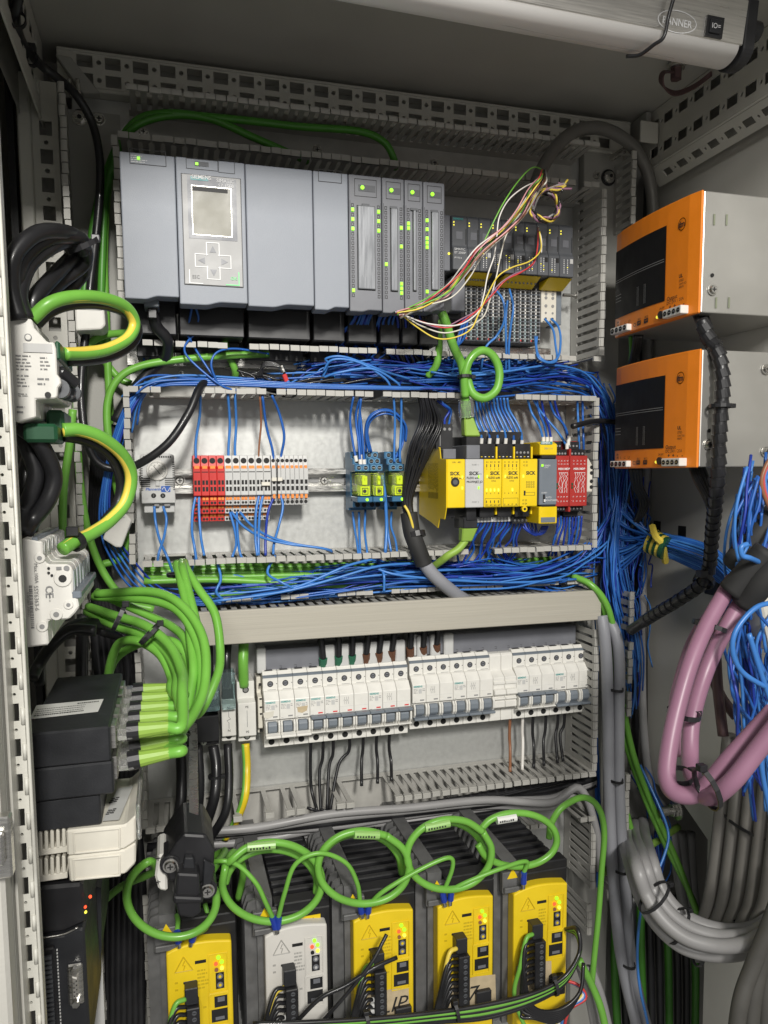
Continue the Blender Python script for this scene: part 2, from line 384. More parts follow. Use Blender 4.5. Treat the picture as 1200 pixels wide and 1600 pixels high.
punched('frame_rail', 'punched grey frame rail running along the top of the back wall', (x0, -0.012, zb), (1, 0, 0), (0, 0, 1), (0, -1, 0), x1-x0, H, [H*0.30, H*0.735], 0.0292, (0.0165, 0.0125), 0.0026, POST, lip=[(-0.001, 0.003, -0.004, 0.02), (H-0.003, H-0.0002, -0.002, 0.02)], start=0.028)
# right upper side rail: vertical face + sloping lower face
XR = 0.628
punched('frame_rail', 'punched grey frame rail running forward along the right roof edge', (XR, -0.005, 0.398), (0, -1, 0), (0, 0, 1), (-1, 0, 0), 0.52, ZC-0.399, [0.018, 0.052], 0.0292, (0.0165, 0.0125), 0.0026, POST, lip=[(-0.001, 0.002, -0.001, 0.012)], start=0.03)
punched('frame_rail', 'narrow punched lower flange of the right roof rail', (XR+0.0015, -0.02, 0.3965), (0, -1, 0), (0.74, 0, -0.67), (-0.67, 0, -0.74), 0.52, 0.026, [0.013], 0.0292, (0.015, 0.009), 0.002, POST, start=0.03)
# left upper side rail
punched('frame_rail', 'punched frame rail running forward along the left roof edge', (-0.118, 0.0, 0.376), (0, -1, 0), (0, 0, 1), (1, 0, 0), 0.54, ZC-0.378, [0.026, 0.066], 0.0292, (0.0145, 0.0125), 0.0026, POST, start=0.05)
# left rear post, facing forward
xl = P(30, 400, -.03).x; xr = P(100, 400, -.03).x; W = xr-xl
t = thing('frame_post', 'light grey punched rear post on the left beside the slotted ducts', 'frame post', (xl, -.03, -.3))
punched_post = punched('frame_post', 'light grey punched rear corner post at the left', (xr, -.03, -1.2), (0, 0, 1), (-1, 0, 0), (0, -1, 0), 1.2+P(80, 128, -.03).z, 0.026, [0.0125], 0.0292, (0.0150, 0.0125), 0.0024, POST, start=0.02)
bpy.data.objects.remove(t)
mb = MB(); mb.prism([(xl, -.012), (xl+.006, -.036), (xr-.027, -.036), (xr-.0262, -.03), (xr-.0262, 0.0), (xl, 0.0)], 'z', -1.2, P(60, 118, -.03).z, POST); mb.obj('folded_profile', punched_post, bevel=0.001)
mb = MB(); mb.box(xl-.006, xl+.001, -.03, 0.0, -1.2, P(60, 118, -.03).z, BLACK); mb.obj('gasket', punched_post)
# dark bracket at the upper left and right corner
t = thing('corner_bracket', 'folded dark bracket joining rail and mounting plate at the upper left', 'bracket', P(110, 120, -.02))
a, b, c3, d3 = P(88, 92, -.02), P(112, 96, -.02), P(158, 152, -.02), P(130, 152, -.02)
mb = MB(); mb.prism([(a.x, a.z), (b.x, b.z), (c3.x, c3.z), (d3.x, d3.z)], 'y', -.03, -.018, PAINT_D); mb.obj('plate', t, bevel=.001)
for u in (108, 121): q0, q1 = P(u, 123, -.035), P(u+3, 150, -.035); mb = MB(); mb.tube([q0, (q0+q1)/2, q1], .0022, STEEL, 8); mb.obj('rib', t, smooth=True)
t = thing('corner_bracket', 'dark folded bracket on the right roof rail in the upper right corner', 'bracket', P(1005, 200, -.05))
q = PX(1004, 205, XR-.004); mb = MB(); mb.box(XR-.012, XR-.004, q.y-.02, q.y+.02, q.z-.014, q.z+.016, PAINT_D); mb.obj('plate', t, bevel=.001)
q = PX(1020, 205, XR-.01); mb = MB(); mb.box(XR-.03, XR-.004, q.y-.004, q.y, q.z-.016, q.z+.01, POST); mb.obj('tab', t, bevel=.001)
t = thing('corner_bolt_stud', 'round steel stud in the dark upper right rear corner', 'bolt', P(965, 240, -.04))
mb = MB(); mb.cyl(P(955, 247, -.03), P(975, 235, -.05), .0042, STEEL, 12); mb.obj('stud', t, smooth=False)

# ------------------------------------------------------------------ front left post and door edge
t = thing('front_post', 'punched light grey front post at the left edge of the picture', 'frame post', (-.09, -.52, -.2))
def at(u, v, y): return P(u, v, y)
YF = -.50
xa, xb = P(-2, 760, YF).x, P(19, 760, YF).x
fp = punched('front_post', 'x', (xb, YF, -.75), (0, 0, 1), (-1, 0, 0), (0, -1, 0), 1.18, xb-xa, [(xb-xa)*.70], 0.0200, (0.0098, 0.0040), 0.0009, POST, start=.02)
for o in list(fp.children): o.parent = t; o.location = Vector(fp.location)-Vector(t.location)
bpy.data.objects.remove(fp)
mb = MB(); mb.cyl((xb+.0012, YF, -.75), (xb+.0012, YF, .43), .0010, POST, 8)
for i in range(58): z = -.737+i*.02; mb.cyl((xb-.0008, YF-.0002, z), (xb-.0008, YF-.0002, z+.009), .0011, POST, 8)
mb.obj('rolled_edge', t, smooth=True)
mb = MB(); mb.box(xb-.0005, xb+.0012, YF+.001, YF+.012, -.75, .43, POST); mb.obj('side_flange', t)
mb = MB(); xc = P(-11, 760, YF-.012).x; mb.box(xc, xa+.001, YF-.014, YF+.004, -.75, .43, POST); mb.obj('front_edge', t, bevel=.0012)
t2 = bpy.data.objects.new('door_post', None); col.objects.link(t2); t2.location = (-.12, -.54, -.3); struct(t2)
xd = P(-18, 760, YF-.02).x; xe = P(16.5, 1000, YF-.016).x
mb = MB(); mb.box(xd-.12, xd, YF-.035, YF-.006, -.75, .43, PAINT); mb.obj('door_edge', t2, bevel=.002)
mb = MB(); mb.box(xd+.0003, xc-.0003, YF-.02, YF, -.75, .43, PAINT_D); mb.obj('gasket', t2)
q = P(8, 1320, YF-.04); mb = MB(); mb.box(q.x-.02, q.x+.0035, q.y-.004, q.y+.004, q.z-.016, q.z+.016, STEEL); mb.box(q.x-.012, q.x+.001, q.y-.009, q.y-.004, q.z-.007, q.z+.009, STEEL); mb.obj('latch', t2, bevel=.001)

# ------------------------------------------------------------------ cabinet lamp under the roof
YL = -.33
pr = P(1168, 71, YL); ptop = P(1184, 26, YL+.0); pbot = P(1135, 108, YL+.012)
xend = pr.x; zmid = pr.z
t = thing('cabinet_lamp', 'long aluminium cabinet lamp with white half round diffuser under the roof', 'lamp', (xend-.2, YL, zmid))
prof = [(YL, zmid), (YL-.006, zmid+.036), (YL+.012, zmid+.042), (YL+.03, zmid+.042), (YL+.034, zmid)]
xs = -.35
LAMP_DROP = .011
mb = MB(); mb.prism(prof, 'x', xs, xend, ALU); mb.obj('aluminium_housing', t, bevel=.0008)
R_ = .0165; cy = YL+.0168
DROP = LAMP_DROP
half = [(cy+R_*math.cos(a), zmid-.0004-DROP*math.sin(a)) for a in [math.pi*i/16 for i in range(17)]]
mb = MB(); mb.prism(half, 'x', xs, xend-.004, DIFF); o = mb.obj('diffuser', t)
for q_ in o.data.polygons: q_.use_smooth = len(q_.vertices) == 4
capp = [(cy+(R_+.002)*math.cos(a), zmid-(DROP+.002)*math.sin(a)) for a in [math.pi*i/14 for i in range(15)]]+[(YL-.006, zmid+.038), (YL+.012, zmid+.044), (YL+.032, zmid+.044)]
mb = MB(); mb.prism(capp, 'x', xend, xend+.012, BLACK); mb.obj('end_cap', t, bevel=.001)
q = Vector((xend+.012, YL+.01, zmid+.02)); mb = MB(); mb.cyl(q, q+Vector((.012, 0, 0)), .009, BLACK, 14); mb.obj('socket', t)
# rocker switch + logo on the housing face
fr = Vector((1, 0, 0)); fu = Vector((0, -.006, .036)).normalized(); fn = fr.cross(fu)
def lampface(u, v):   # point on the housing face hit by the pixel ray
    d = Vector(ray(u, v)); o = Vector((0, -D, 0)); p0 = Vector((0, YL, zmid)); return o+d*((p0-o).dot(fn)/d.dot(fn))
def onface(mb, c, w_, h_, d_, m):
    vs = [c+fr*a*w_+fu*b*h_+fn*e for e in (0, d_) for b in (-.5, .5) for a in (-.5, .5)]
    mb.add(vs, [(0,2,3,1),(4,5,7,6),(0,1,5,4),(2,6,7,3),(0,4,6,2),(1,3,7,5)], m)
cs = lampface(1120, 44)
mb = MB(); onface(mb, cs, .0185, .0165, .0022, BLACK); o = mb.obj('switch_frame', t)
mb = MB(); onface(mb, cs+fn*.0022, .0120, .0110, .0016, BLACKM); sw = mb.obj('rocker', t, bevel=.0004)
text('IO=', cs+fn*.0039-fu*.002, .0042, INKW, t, fr, fu, 'CENTER', 'rocker_marks')
cl = lampface(1062, 36)
mb = MB(); k = 40; ring = []
for i in range(k):
    a = 2*math.pi*i/k; ring += [cl+fr*.0205*math.cos(a)+fu*.0088*math.sin(a)+fn*.0003, cl+fr*.0197*math.cos(a)+fu*.0081*math.sin(a)+fn*.0003]
mb.add(ring, [(2*i, 2*((i+1) % k), 2*((i+1) % k)+1, 2*i+1) for i in range(k)], INKW); mb.obj('logo_ring', t)
text('BANNER', cl-fu*.0031, .0056, INKW, t, fr, fu, 'CENTER', bold=.015)
t.rotation_euler.z = .029; t.location.z += .003
# black lead strapped round the lamp
p_ = []
xx = P(1040, 40, YL).x
for a in (0, .4, .8, 1.0): pass
pts = [Vector((xx+.004, YL+.0, ZC-.002)), Vector((xx+.003, YL-.009, zmid+.036)), Vector((xx, YL-.0035, zmid+.01)), Vector((xx-.003, YL-.002, zmid-.006)), Vector((xx-.008, YL+.005, zmid-DROP*.8-.001)), Vector((xx-.014, YL+.017, zmid-DROP-.002)), Vector((xx-.022, YL+.026, zmid-DROP*.9-.001))]
cable('lamp_strap', 'thin black lead looped round the lamp left of its switch', pts, .0017, BLKCAB, cat='cable')
# braided earth lead and screw behind the lamp
t = thing('earth_screw', 'small dark screw in the roof below the right lamp end', 'screw', P(1057, 100, -.12))
z_ = ZC; q = PZ(1057, 96, ZC); mb = MB(); mb.cyl(q, q-Vector((0, 0, .008)), .010, STEEL, 16); mb.cyl(q-Vector((0, 0, .008)), q-Vector((0, 0, .02)), .0065, BROWNC, 6); mb.obj('screw', t)
for i in range(4):
    cable('earth_lead', 'thin braided earth lead hanging in a curve under the lamp end', [q+Vector((0, 0, -.012)), PZ(1035+i, 112+i, ZC-.02-.002*i), PZ(1032+2*i, 130+2*i, ZC-.032-.002*i), PZ(1055, 143+2*i, ZC-.03-.002*i), PZ(1085, 132+2*i, ZC-.02-.002*i), PZ(1112, 112+2*i, ZC-.01-.001*i)], .0011, BROWNC, 'braided earth lead strands', 'wire', 6)
# ================================================================== SLOTTED WIRE DUCTS: every finger is a part
def finger_mesh(wd, ln, lip, sign, root=-.018, stem=.68):
    """finger standing out of the plate towards -Y; thickness along +-Z; lip on the inner side"""
    mb = MB(); s = wd*stem/2; th = .0014
    mb.box(-s, s, root, -ln+.006, -th/2, th/2, DUCT)
    mb.box(-wd/2, wd/2, -ln+.006, -ln, -th/2, th/2, DUCT)
    mb.box(-wd/2, wd/2, -ln-.001, -ln+.0022, -th/2, sign*lip, DUCT)
    return mb.mesh('finger')
FM = {}
def finger_row(t, p0, axis, length, ln, pitch, lip, sign, skip=(), root=-.018, gap=.0010, jitter=.5, stem=.68, keep=None):
    n = int(round(length/pitch)); key = (round(pitch, 5), ln, lip, sign, root, gap, stem)
    if key not in FM: FM[key] = finger_mesh(pitch-gap, ln, lip, sign, root, stem)
    o0 = Vector(t.location); rr = random.Random(int(length*1e4)+n)
    for i in range(n):
        if i in skip: continue
        p = Vector(p0)+Vector(axis)*(pitch*(i+.5))-o0
        rot = (rr.uniform(-.012, .012)*jitter, 0, rr.uniform(-.02, .02)*jitter)
        if axis[2] != 0: rot = (rr.uniform(-.02, .02)*jitter, -math.pi/2, rr.uniform(-.012, .012)*jitter)
        share('finger', FM[key], t, p, rot)
def strip(t, p0, axis, length, root, name='side_wall'):
    """solid foot of a duct wall"""
    mb = MB(); p0 = Vector(p0); e = p0+Vector(axis)*length; h = .0007
    if axis[2] == 0: mb.box(p0.x, e.x, -.002, root, p0.z-h, p0.z+h, DUCT)
    else: mb.box(p0.x-h, p0.x+h, -.002, root, p0.z, e.z, DUCT)
    mb.obj(name, t)
def hduct(label, zu, zl, x0, x1, ln=.075, pitch=.0113, skip_u=(), skip_l=(), lip=.0055, walls='ul', stem=.68, gap=.0010, xl0=None, xl1=None, root=-.018):
    t = thing('wire_duct', label, 'wire duct', ((x0+x1)/2, 0, zu), 'slotted wire ducts')
    mb = MB(); mb.box(x0, x1, -.0022, -.0006, zl, zu, DUCT)
    if zu-zl > .02: mb.obj('base', t)
    if 'u' in walls: strip(t, (x0, 0, zu), (1, 0, 0), x1-x0, root); finger_row(t, (x0, 0, zu), (1, 0, 0), x1-x0, ln, pitch, lip, -1, skip_u, stem=stem, root=root, gap=gap)
    xa, xb = (x0 if xl0 is None else xl0), (x1 if xl1 is None else xl1)
    if 'l' in walls: strip(t, (xa, 0, zl), (1, 0, 0), xb-xa, root); finger_row(t, (xa, 0, zl), (1, 0, 0), xb-xa, ln, pitch, lip, 1, skip_l, stem=stem, root=root, gap=gap)
    return t
def vwall(t, x, z0, z1, ln=.075, pitch=.0113, sign=1, skip=(), lip=.0055, stem=.68, root=-.018):
    strip(t, (x, 0, z0), (0, 0, 1), z1-z0, root); finger_row(t, (x, 0, z0), (0, 0, 1), z1-z0, ln, pitch, lip, sign, skip, stem=stem, root=root)
YT = -.075
# duct 1, under the roof
a, b = P(197, 131, YT), P(938, 222, YT); z1u = a.z; z1l = P(190, 214, YT).z
xr1 = P(942, 300, YT).x; xl1 = P(187, 300, YT).x
hduct('dark slotted duct along the top carrying two green cables', z1u, z1l, a.x, b.x, skip_u=(), skip_l=(47, 56), xl0=xl1, xl1=xr1, stem=.6)
# duct 2, between the rows
z2u = P(220, 531, YT).z; z2l = P(205, 611, YT).z
x2l = P(204, 700, YT).x; x2r = P(930, 624, YT).x
xA = P(222, 531, YT).x
hduct('slotted duct crammed with tangled blue wires below the controller row', z2u, z2l, xA, xr1, skip_u=(8, 9, 23, 33, 46, 47), skip_l=(3, 4, 5, 13, 24, 37, 38, 39), xl0=x2l, xl1=x2r)
# duct 3 upper wall
z3u = P(230, 878, YT).z; z3l = P(330, 945, -.06).z
x3l = P(222, 880, YT).x; x3r = P(928, 852, YT).x
hduct('slotted duct with blue wires and green cables above the beige cover', z3u, z3l, x3l, x3r, skip_u=(2, 3, 34, 35, 36), walls='u')
# covered duct
z4t = P(305, 957, -.082).z; z4b = P(305, 1011, -.082).z; x4l = P(296, 985, -.082).x; x4r = P(938, 948, -.082).x
t = thing('wire_duct', 'closed duct with plain beige cover above the circuit breakers', 'wire duct', ((x4l+x4r)/2, 0, z4t), 'slotted wire ducts')
mb = MB(); mb.box(x4l, x4r, -.0022, -.0006, z4b, z4t+.008, DUCT); mb.obj('base', t)
yb = -.081
mb = MB()
mb.prism([(yb, z4b), (yb-.0012, z4b+.001), (yb-.0012, z4t-.001), (yb, z4t), (yb+.006, z4t), (yb+.006, z4t-.0012), (yb+.0002, z4t-.0012), (yb+.0002, z4b+.0012), (yb+.006, z4b+.0012), (yb+.006, z4b)], 'x', x4l-.002, x4r+.001, COVER)
for k in (.3, .86): mb.box(x4l-.002, x4r+.001, yb-.0013, yb-.0009, z4b+(z4t-z4b)*k, z4b+(z4t-z4b)*k+.0004, DUCT)
mb.obj('cover', t, bevel=.0004)
strip(t, (x4l, 0, z4t-.002), (1, 0, 0), x4r-x4l, -.03); finger_row(t, (x4l, 0, z4t-.002), (1, 0, 0), x4r-x4l, .078, .0113, .003, -1, stem=.62)
strip(t, (x4l, 0, z4b+.002), (1, 0, 0), x4r-x4l, -.078)
# row of loose finger tips standing above the covered duct
zz = P(340, 941, -.066).z
finger_row(t, (P(330, 942, -.066).x, 0, zz), (1, 0, 0), P(925, 915, -.066).x-P(330, 942, -.066).x, .064, .0113, .0045, 1, skip=(0, 5, 6, 10, 11, 12, 17, 18, 25, 26, 32, 33, 34, 39, 44, 45, 46), stem=.6)
# duct 5, below the breakers
z5u = P(560, 1252, -.078).z; z5l = P(540, 1333, -.072).z
x5l = P(226, 1297, -.078).x; x5r = P(928, 1202, -.078).x
hduct('slotted duct below the breakers holding thick grey cables', z5u, z5l, x5l, x5r, ln=.080, pitch=.0122, gap=.0022, root=-.012, skip_u=(4, 6, 7, 9, 10, 12, 15, 16, 17, 20, 21, 22, 23), skip_l=tuple(range(0, 9))+(20, 21, 22, 32, 33, 34, 41, 42, 43, 44), stem=.58)
# vertical ducts
t = thing('wire_duct', 'tall vertical slotted duct at the left of the mounting plate', 'wire duct', (P(110, 500, 0).x, 0, 0), 'slotted wire ducts')
xv = P(99, 300, YT).x; zt = P(100, 120, YT).z
vwall(t, xv, -.62, zt, sign=-1, stem=.6)
vwall(t, xl1, P(187, 472, YT).z, P(185, 208, YT).z, sign=1)
vwall(t, x2l, P(210, 882, YT).z, P(204, 609, YT).z, sign=1, skip=(3,))
xv3 = P(222, 1100, YT).x
vwall(t, xv3, P(222, 1296, YT).z, P(218, 1020, YT).z, sign=1)
xv4 = P(233, 1450, YT).x
vwall(t, xv4, -.75, P(233, 1400, YT).z, sign=1)
mb = MB(); mb.box(xv, xl1, -.0022, -.0006, -.75, zt, PAINT_D); mb.obj('base', t)
t = thing('wire_duct', 'tall vertical slotted duct at the right full of blue wires and grey cables', 'wire duct', (xr1, 0, 0), 'slotted wire ducts')
vwall(t, xr1, P(937, 556, YT).z, P(942, 292, YT).z, sign=-1)
vwall(t, x2r, P(929, 856, YT).z, P(932, 626, YT).z, sign=-1)
xv5 = P(928, 1100, YT).x
vwall(t, xv5, P(928, 1205, YT).z, P(930, 978, YT).z, sign=-1)
xv6 = P(924, 1340, YT).x
vwall(t, xv6, P(922, 1390, YT).z, P(925, 1274, YT).z, sign=-1)
xv7 = P(918, 1440, YT).x
vwall(t, xv7, P(916, 1462, YT).z, P(920, 1412, YT).z, sign=-1)
xo = P(993, 280, -.06).x
vwall(t, xo, P(985, 350, -.06).z, P(993, 237, -.06).z, ln=.06, sign=1, stem=.55)
xo2 = P(981, 1300, YT).x
vwall(t, xo2, P(978, 1420, YT).z, P(981, 1205, YT).z, sign=1, skip=(3, 4, 9))
vwall(t, xo2, P(978, 1120, YT).z, P(983, 930, YT).z, sign=1, skip=(3, 9))
# ================================================================== ROW A: the controller
YP = -.13
zT = P(190, 236, YP).z; zB = P(196, 466, YP).z
def px2x(u, v, y): return P(u, v, y).x
def plc_body(t, x0, x1, ztop, zbot, y, m, chin=.0035, name='housing', back=-.035):
    w_ = x1-x0
    poly = [(x0+.0003, ztop), (x1-.0003, ztop), (x1-.0003, zbot+chin)]
    for k in range(7):
        s = k/6; poly.append((x0+w_*(.62-.26*s), zbot+chin*(1-(s*s*(3-2*s)))))
    poly.append((x0+.0003, zbot))
    mb = MB(); mb.prism(poly, 'y', y, -.108, m); o = mb.obj(name, t, bevel=.0012, seg=2)
    mb = MB(); mb.box(x0+.0004, x1-.0004, -.107, back, zbot+.006, ztop-.001, BLACK); mb.obj('core', t); return o
def framed(mb, x0, x1, z0, z1, y, w_, m):
    mb.box(x0, x1, y, y+.0004, z1-w_, z1, m); mb.box(x0, x1, y, y+.0004, z0, z0+w_, m); mb.box(x0, x0+w_, y, y+.0004, z0+w_, z1-w_, m); mb.box(x1-w_, x1, y, y+.0004, z0+w_, z1-w_, m)
def px_rect(u0, v0, u1, v1, y): return rect(u0, v0, u1, v1, y)
us = [190, 277, 385, 490, 545, 597, 632, 661, 695]   # module edges, measured along mid height
xs_ = [P(u, 350+(u-190)*.07, YP).x for u in us]
zbs = [zB, zB-.003, zB-.0015, P(520, 482, YP).z-.002, P(560, 487, YP).z, P(600, 489, YP).z, P(640, 489, YP).z, P(680, 488, YP).z]
# power module
t = thing('controller_module', 'plain grey power module at the left end of the controller row', 'controller module', ((xs_[0]+xs_[1])/2, YP, zB))
plc_body(t, xs_[0], xs_[1], zT, zB, YP, PLCG)
a = rect(202, 238, 260, 261, YP); mb = MB(); framed(mb, a[0], a[1], a[2], a[3]+.004, YP-.0003, .0006, INK); mb.obj('status_frame', t)
mb = MB(); a = rect(214, 245, 218.5, 250, YP); mb.box(a[0], a[1], YP-.001, YP, a[2], a[3], LEDG); mb.obj('led', t)
mb = MB(); a = rect(204, 241, 230, 256, YP); lines_print(mb, a[0], a[1], a[2], a[3], YP-.0002, 4, INKW, 3); mb.obj('small_print', t)
# black supply plug below with lead
mb = MB(); a = rect(225, 466, 249, 484, -.10); mb.box(a[0], a[1], -.115, -.07, a[2], a[3]+.004, MGREY); a = rect(231, 482, 246, 500, -.10); mb.box(a[0], a[1], -.108, -.09, a[2], a[3], BLACK); mb.obj('supply_plug', t, bevel=.001)
# processor with display
t = thing('controller_module', 'grey processor module with small screen and arrow keys', 'controller module', ((xs_[1]+xs_[2])/2, YP, zB))
plc_body(t, xs_[1], xs_[2], zT, zbs[1], YP-.001, PLCG)
yf = YP-.0011
a = rect(290.5, 253, 341, 268, yf); mb = MB(); framed(mb, a[0], a[1], a[2], a[3]+.004, yf-.0002, .0005, INK); a = rect(341, 255, 367, 272, yf); framed(mb, a[0], a[1], a[2], a[3]+.004, yf-.0003, .0004, INK); a = rect(304, 252, 326, 261, yf); mb.box(a[0], a[1], yf-.0004, yf, a[2], a[3], PLCD); mb.obj('status_frame', t)
mb = MB(); a = rect(305, 254, 309.8, 258.6, yf); mb.box(a[0], a[1], yf-.0012, yf, a[2], a[3], LEDG); mb.obj('led', t)
A = rect(282.5, 270.5, 380.5, 450, yf)
mb = MB(); framed(mb, A[0], A[1], A[2], A[3], yf-.0003, .0005, INK); mb.obj('door_joint', t)
mb = MB(); mb.box(A[0]+.0006, A[1]-.0006, yf-.0012, yf, A[2]+.0006, A[3]-.0006, PANEL); mb.obj('keypad_foil', t, bevel=.0004)
B = rect(292, 275, 371, 378, yf); yk = yf-.0013
mb = MB(); mb.box(B[0], B[1], yk-.0002, yk+.0002, B[2], B[3], PLCM); mb.obj('screen_surround', t)
Cc = rect(299.5, 291, 362, 371, yf)
scr = mat('screen_glass', (0.27, 0.262, 0.225), 0.42, metal=0, var=0.05, spec=.3)
mb = MB(); mb.box(Cc[0], Cc[1], yk-.0005, yk, Cc[2], Cc[3], scr); o = mb.obj('screen', t)
mb = MB(); framed(mb, Cc[0]-.0005, Cc[1]+.0005, Cc[2]-.0005, Cc[3]+.0005, yk-.0008, .0005, ALU); mb.box(Cc[0]+.0005, Cc[1]-.003, yk-.0008, yk-.0004, Cc[3]-.0045, Cc[3]-.0008, INK); mb.obj('screen_frame', t)
q = rect(297.5, 275.5, 325.5, 282.5, yk); mb = MB(); mb.box(q[0], q[1], yk-.0005, yk, q[2]-.0006, q[3], mat('teal_badge', (.06, .27, .28), .4)); mb.obj('brand_badge', t)
text('SIEMENS', (q[0]+.001, yk-.0006, q[2]+.0008), .0036, INKW, t, bold=.02)
q = P(338, 284, yk); text('SIMATIC', (q.x, yk-.0004, q.z-.0005), .0033, INKW, t); q = P(341, 291, yk); text('S7-1500', (q.x, yk-.0004, q.z-.0010), .0033, INKW, t)
KEYL = mat('key_outline_white', (.72, .72, .72), .4, var=0)
def key(u, v, arrow):
    c = P(u, v, yk); s = .0066; mb = MB()
    side = {'up': 'ltr', 'down': 'lbr', 'left': 'tlb', 'right': 'trb'}[arrow]; w_ = .0007
    if 'l' in side: mb.box(c.x-s, c.x-s+w_, yk-.0004, yk, c.z-s, c.z+s, KEYL)
    if 'r' in side: mb.box(c.x+s-w_, c.x+s, yk-.0004, yk, c.z-s, c.z+s, KEYL)
    if 't' in side: mb.box(c.x-s, c.x+s, yk-.00045, yk, c.z+s-w_, c.z+s, KEYL)
    if 'b' in side: mb.box(c.x-s, c.x+s, yk-.00045, yk, c.z-s, c.z-s+w_, KEYL)
    d = {'up': (0, 1), 'down': (0, -1), 'left': (-1, 0), 'right': (1, 0)}[arrow]; e = (d[1], -d[0]); r = .0033
    pts = [(c.x+d[0]*r, c.z+d[1]*r), (c.x-d[0]*r+e[0]*r, c.z-d[1]*r+e[1]*r), (c.x-d[0]*r-e[0]*r, c.z-d[1]*r-e[1]*r)]
    mb.add([(p[0], yk-.0003, p[1]) for p in pts], [(0, 1, 2) if d[0]+d[1] > 9 else (0, 2, 1)], PLCM); mb.obj('arrow_key', t)
for u, v, d in ((332.5, 389.5, 'up'), (315, 407, 'left'), (351, 409.5, 'right'), (334, 426.5, 'down')): key(u, v, d)
for u, v, s_, m_ in ((306.5, 432.5, 'ESC', INKG), (363.5, 435.5, 'OK', mat('green_key_print', (.1, .75, .2), .4, var=0))):
    c = P(u, v, yk); mb = MB(); s = .0068; w_ = .0008; mk = KEYL if s_ == 'ESC' else m_
    mb.box(c.x-s, c.x+s, yk-.0004, yk, c.z-s, c.z-s+w_, mk)
    if s_ == 'ESC': mb.box(c.x-s, c.x-s+w_, yk-.0004, yk, c.z-s+w_, c.z+s, mk)
    else: mb.box(c.x+s-w_, c.x+s, yk-.0004, yk, c.z-s+w_, c.z+s, mk)
    mb.obj('key_corner', t); text(s_, (c.x-.004 if s_ == 'ESC' else c.x-.002, yk-.0003, c.z-.0015), .0032, m_, t)
# wide plain module + narrow plain module
for i, lab in ((2, 'wide plain grey controller module right of the screen module'), (3, 'narrow plain grey module before the row with indicator lights')):
    t = thing('controller_module', lab, 'controller module', ((xs_[i]+xs_[i+1])/2, YP, zB))
    plc_body(t, xs_[i], xs_[i+1], zT, zbs[i], YP, PLCG)
    if i == 3:
        a = rect(497, 270, 534, 287, YP); mb = MB(); framed(mb, a[0], a[1], a[2], a[3]+.004, YP-.0003, .0006, INK); mb.obj('status_frame', t)
# four indicator modules
lit = {4: ([1, 3, 5, 18], [1, 3, 5]), 5: ([12], [4, 8, 16, 17, 18]), 6: ([3, 4], []), 7: ([2, 4, 6, 7, 8, 18], [])}
labs = {4: 'widest indicator module with glossy strip and two light columns', 5: 'narrow indicator module second in the light column group', 6: 'narrow indicator module third with two upper lit lights', 7: 'rightmost indicator module of the controller beside the coloured wires'}
STRIPM = mat('glossy_label_strip', (.25, .26, .28), .28, metal=.15, var=.1, scale=30, stretch=(8, 1, .8), bump=.15, bscale=40)
for i in range(4, 8):
    x0, x1 = xs_[i], xs_[i+1]; wd = x1-x0
    t = thing('controller_module', labs[i], 'controller module', ((x0+x1)/2, YP, zB))
    plc_body(t, x0, x1, zT, zbs[i], YP-.0005, PLCM, chin=.002)
    y = YP-.0006; zt = zT-.030; zb_ = zbs[i]+.0235
    mb = MB(); mb.box(x0+.0095, x1-.0085, y-.0030, y, zb_, zt-.002, STRIPM); mb.obj('label_strip', t, bevel=.001, seg=2)
    mb = MB(); framed(mb, x0+.0088, x1-.0078, zb_-.0006, zt-.0012, y-.0006, .0006, INK); mb.box((x0+x1)/2-.004, (x0+x1)/2+.004, y-.002, y, zt-.002, zt+.0004, PLCD); mb.obj('strip_joint', t)
    mb = MB(); xm = (x0+x1)/2; framed(mb, xm-wd*.32, xm+wd*.34, zT-.022, zT-.004, y-.0002, .0005, INK); mb.box(xm-wd*.2, xm+wd*.3, y-.0003, y, zT-.0165, zT-.0100, PLCD)
    mb.obj('status_frame', t)
    mb = MB(); mb.cyl((xm-wd*.09, y, zT-.013), (xm-wd*.09, y-.0016, zT-.013), .0021, LEDG, 10); mb.obj('led', t)
    if i == 4: zs0 = zt-.0005
    n = 20; st = (zt-zb_+.010)/n
    off = MB(); on = MB(); fr_ = MB()
    for c_, side in ((0, x0+.0042), (1, x1-.0040)):
        for k in range(n):
            z = zt-.0015-st*k; sx = .0014; sz = .0017
            if k in lit[i][c_]: on.box(side-sx, side+sx, y-.0016, y, z-sz, z+sz, LEDG)
            else:
                framed(off, side-sx, side+sx, z-sz, z+sz, y-.0003, .00055, INK)
        zz0, zz1 = zt+.003, zb_-.009
        fr_.box(side-.0027 if c_ == 0 else side+.0024, side-.0024 if c_ == 0 else side+.0027, y-.0003, y, zz1, zz0, INK)
    off.obj('unlit_light', t, kind='stuff'); fr_.obj('column_edge', t)
    for q_ in range(0, len(on.v), 8):
        m1 = MB(); m1.add(on.v[q_:q_+8], [(0,3,2,1),(4,5,6,7),(0,1,5,4),(1,2,6,5),(2,3,7,6),(3,0,4,7)], LEDG); m1.obj('lit_light', t)
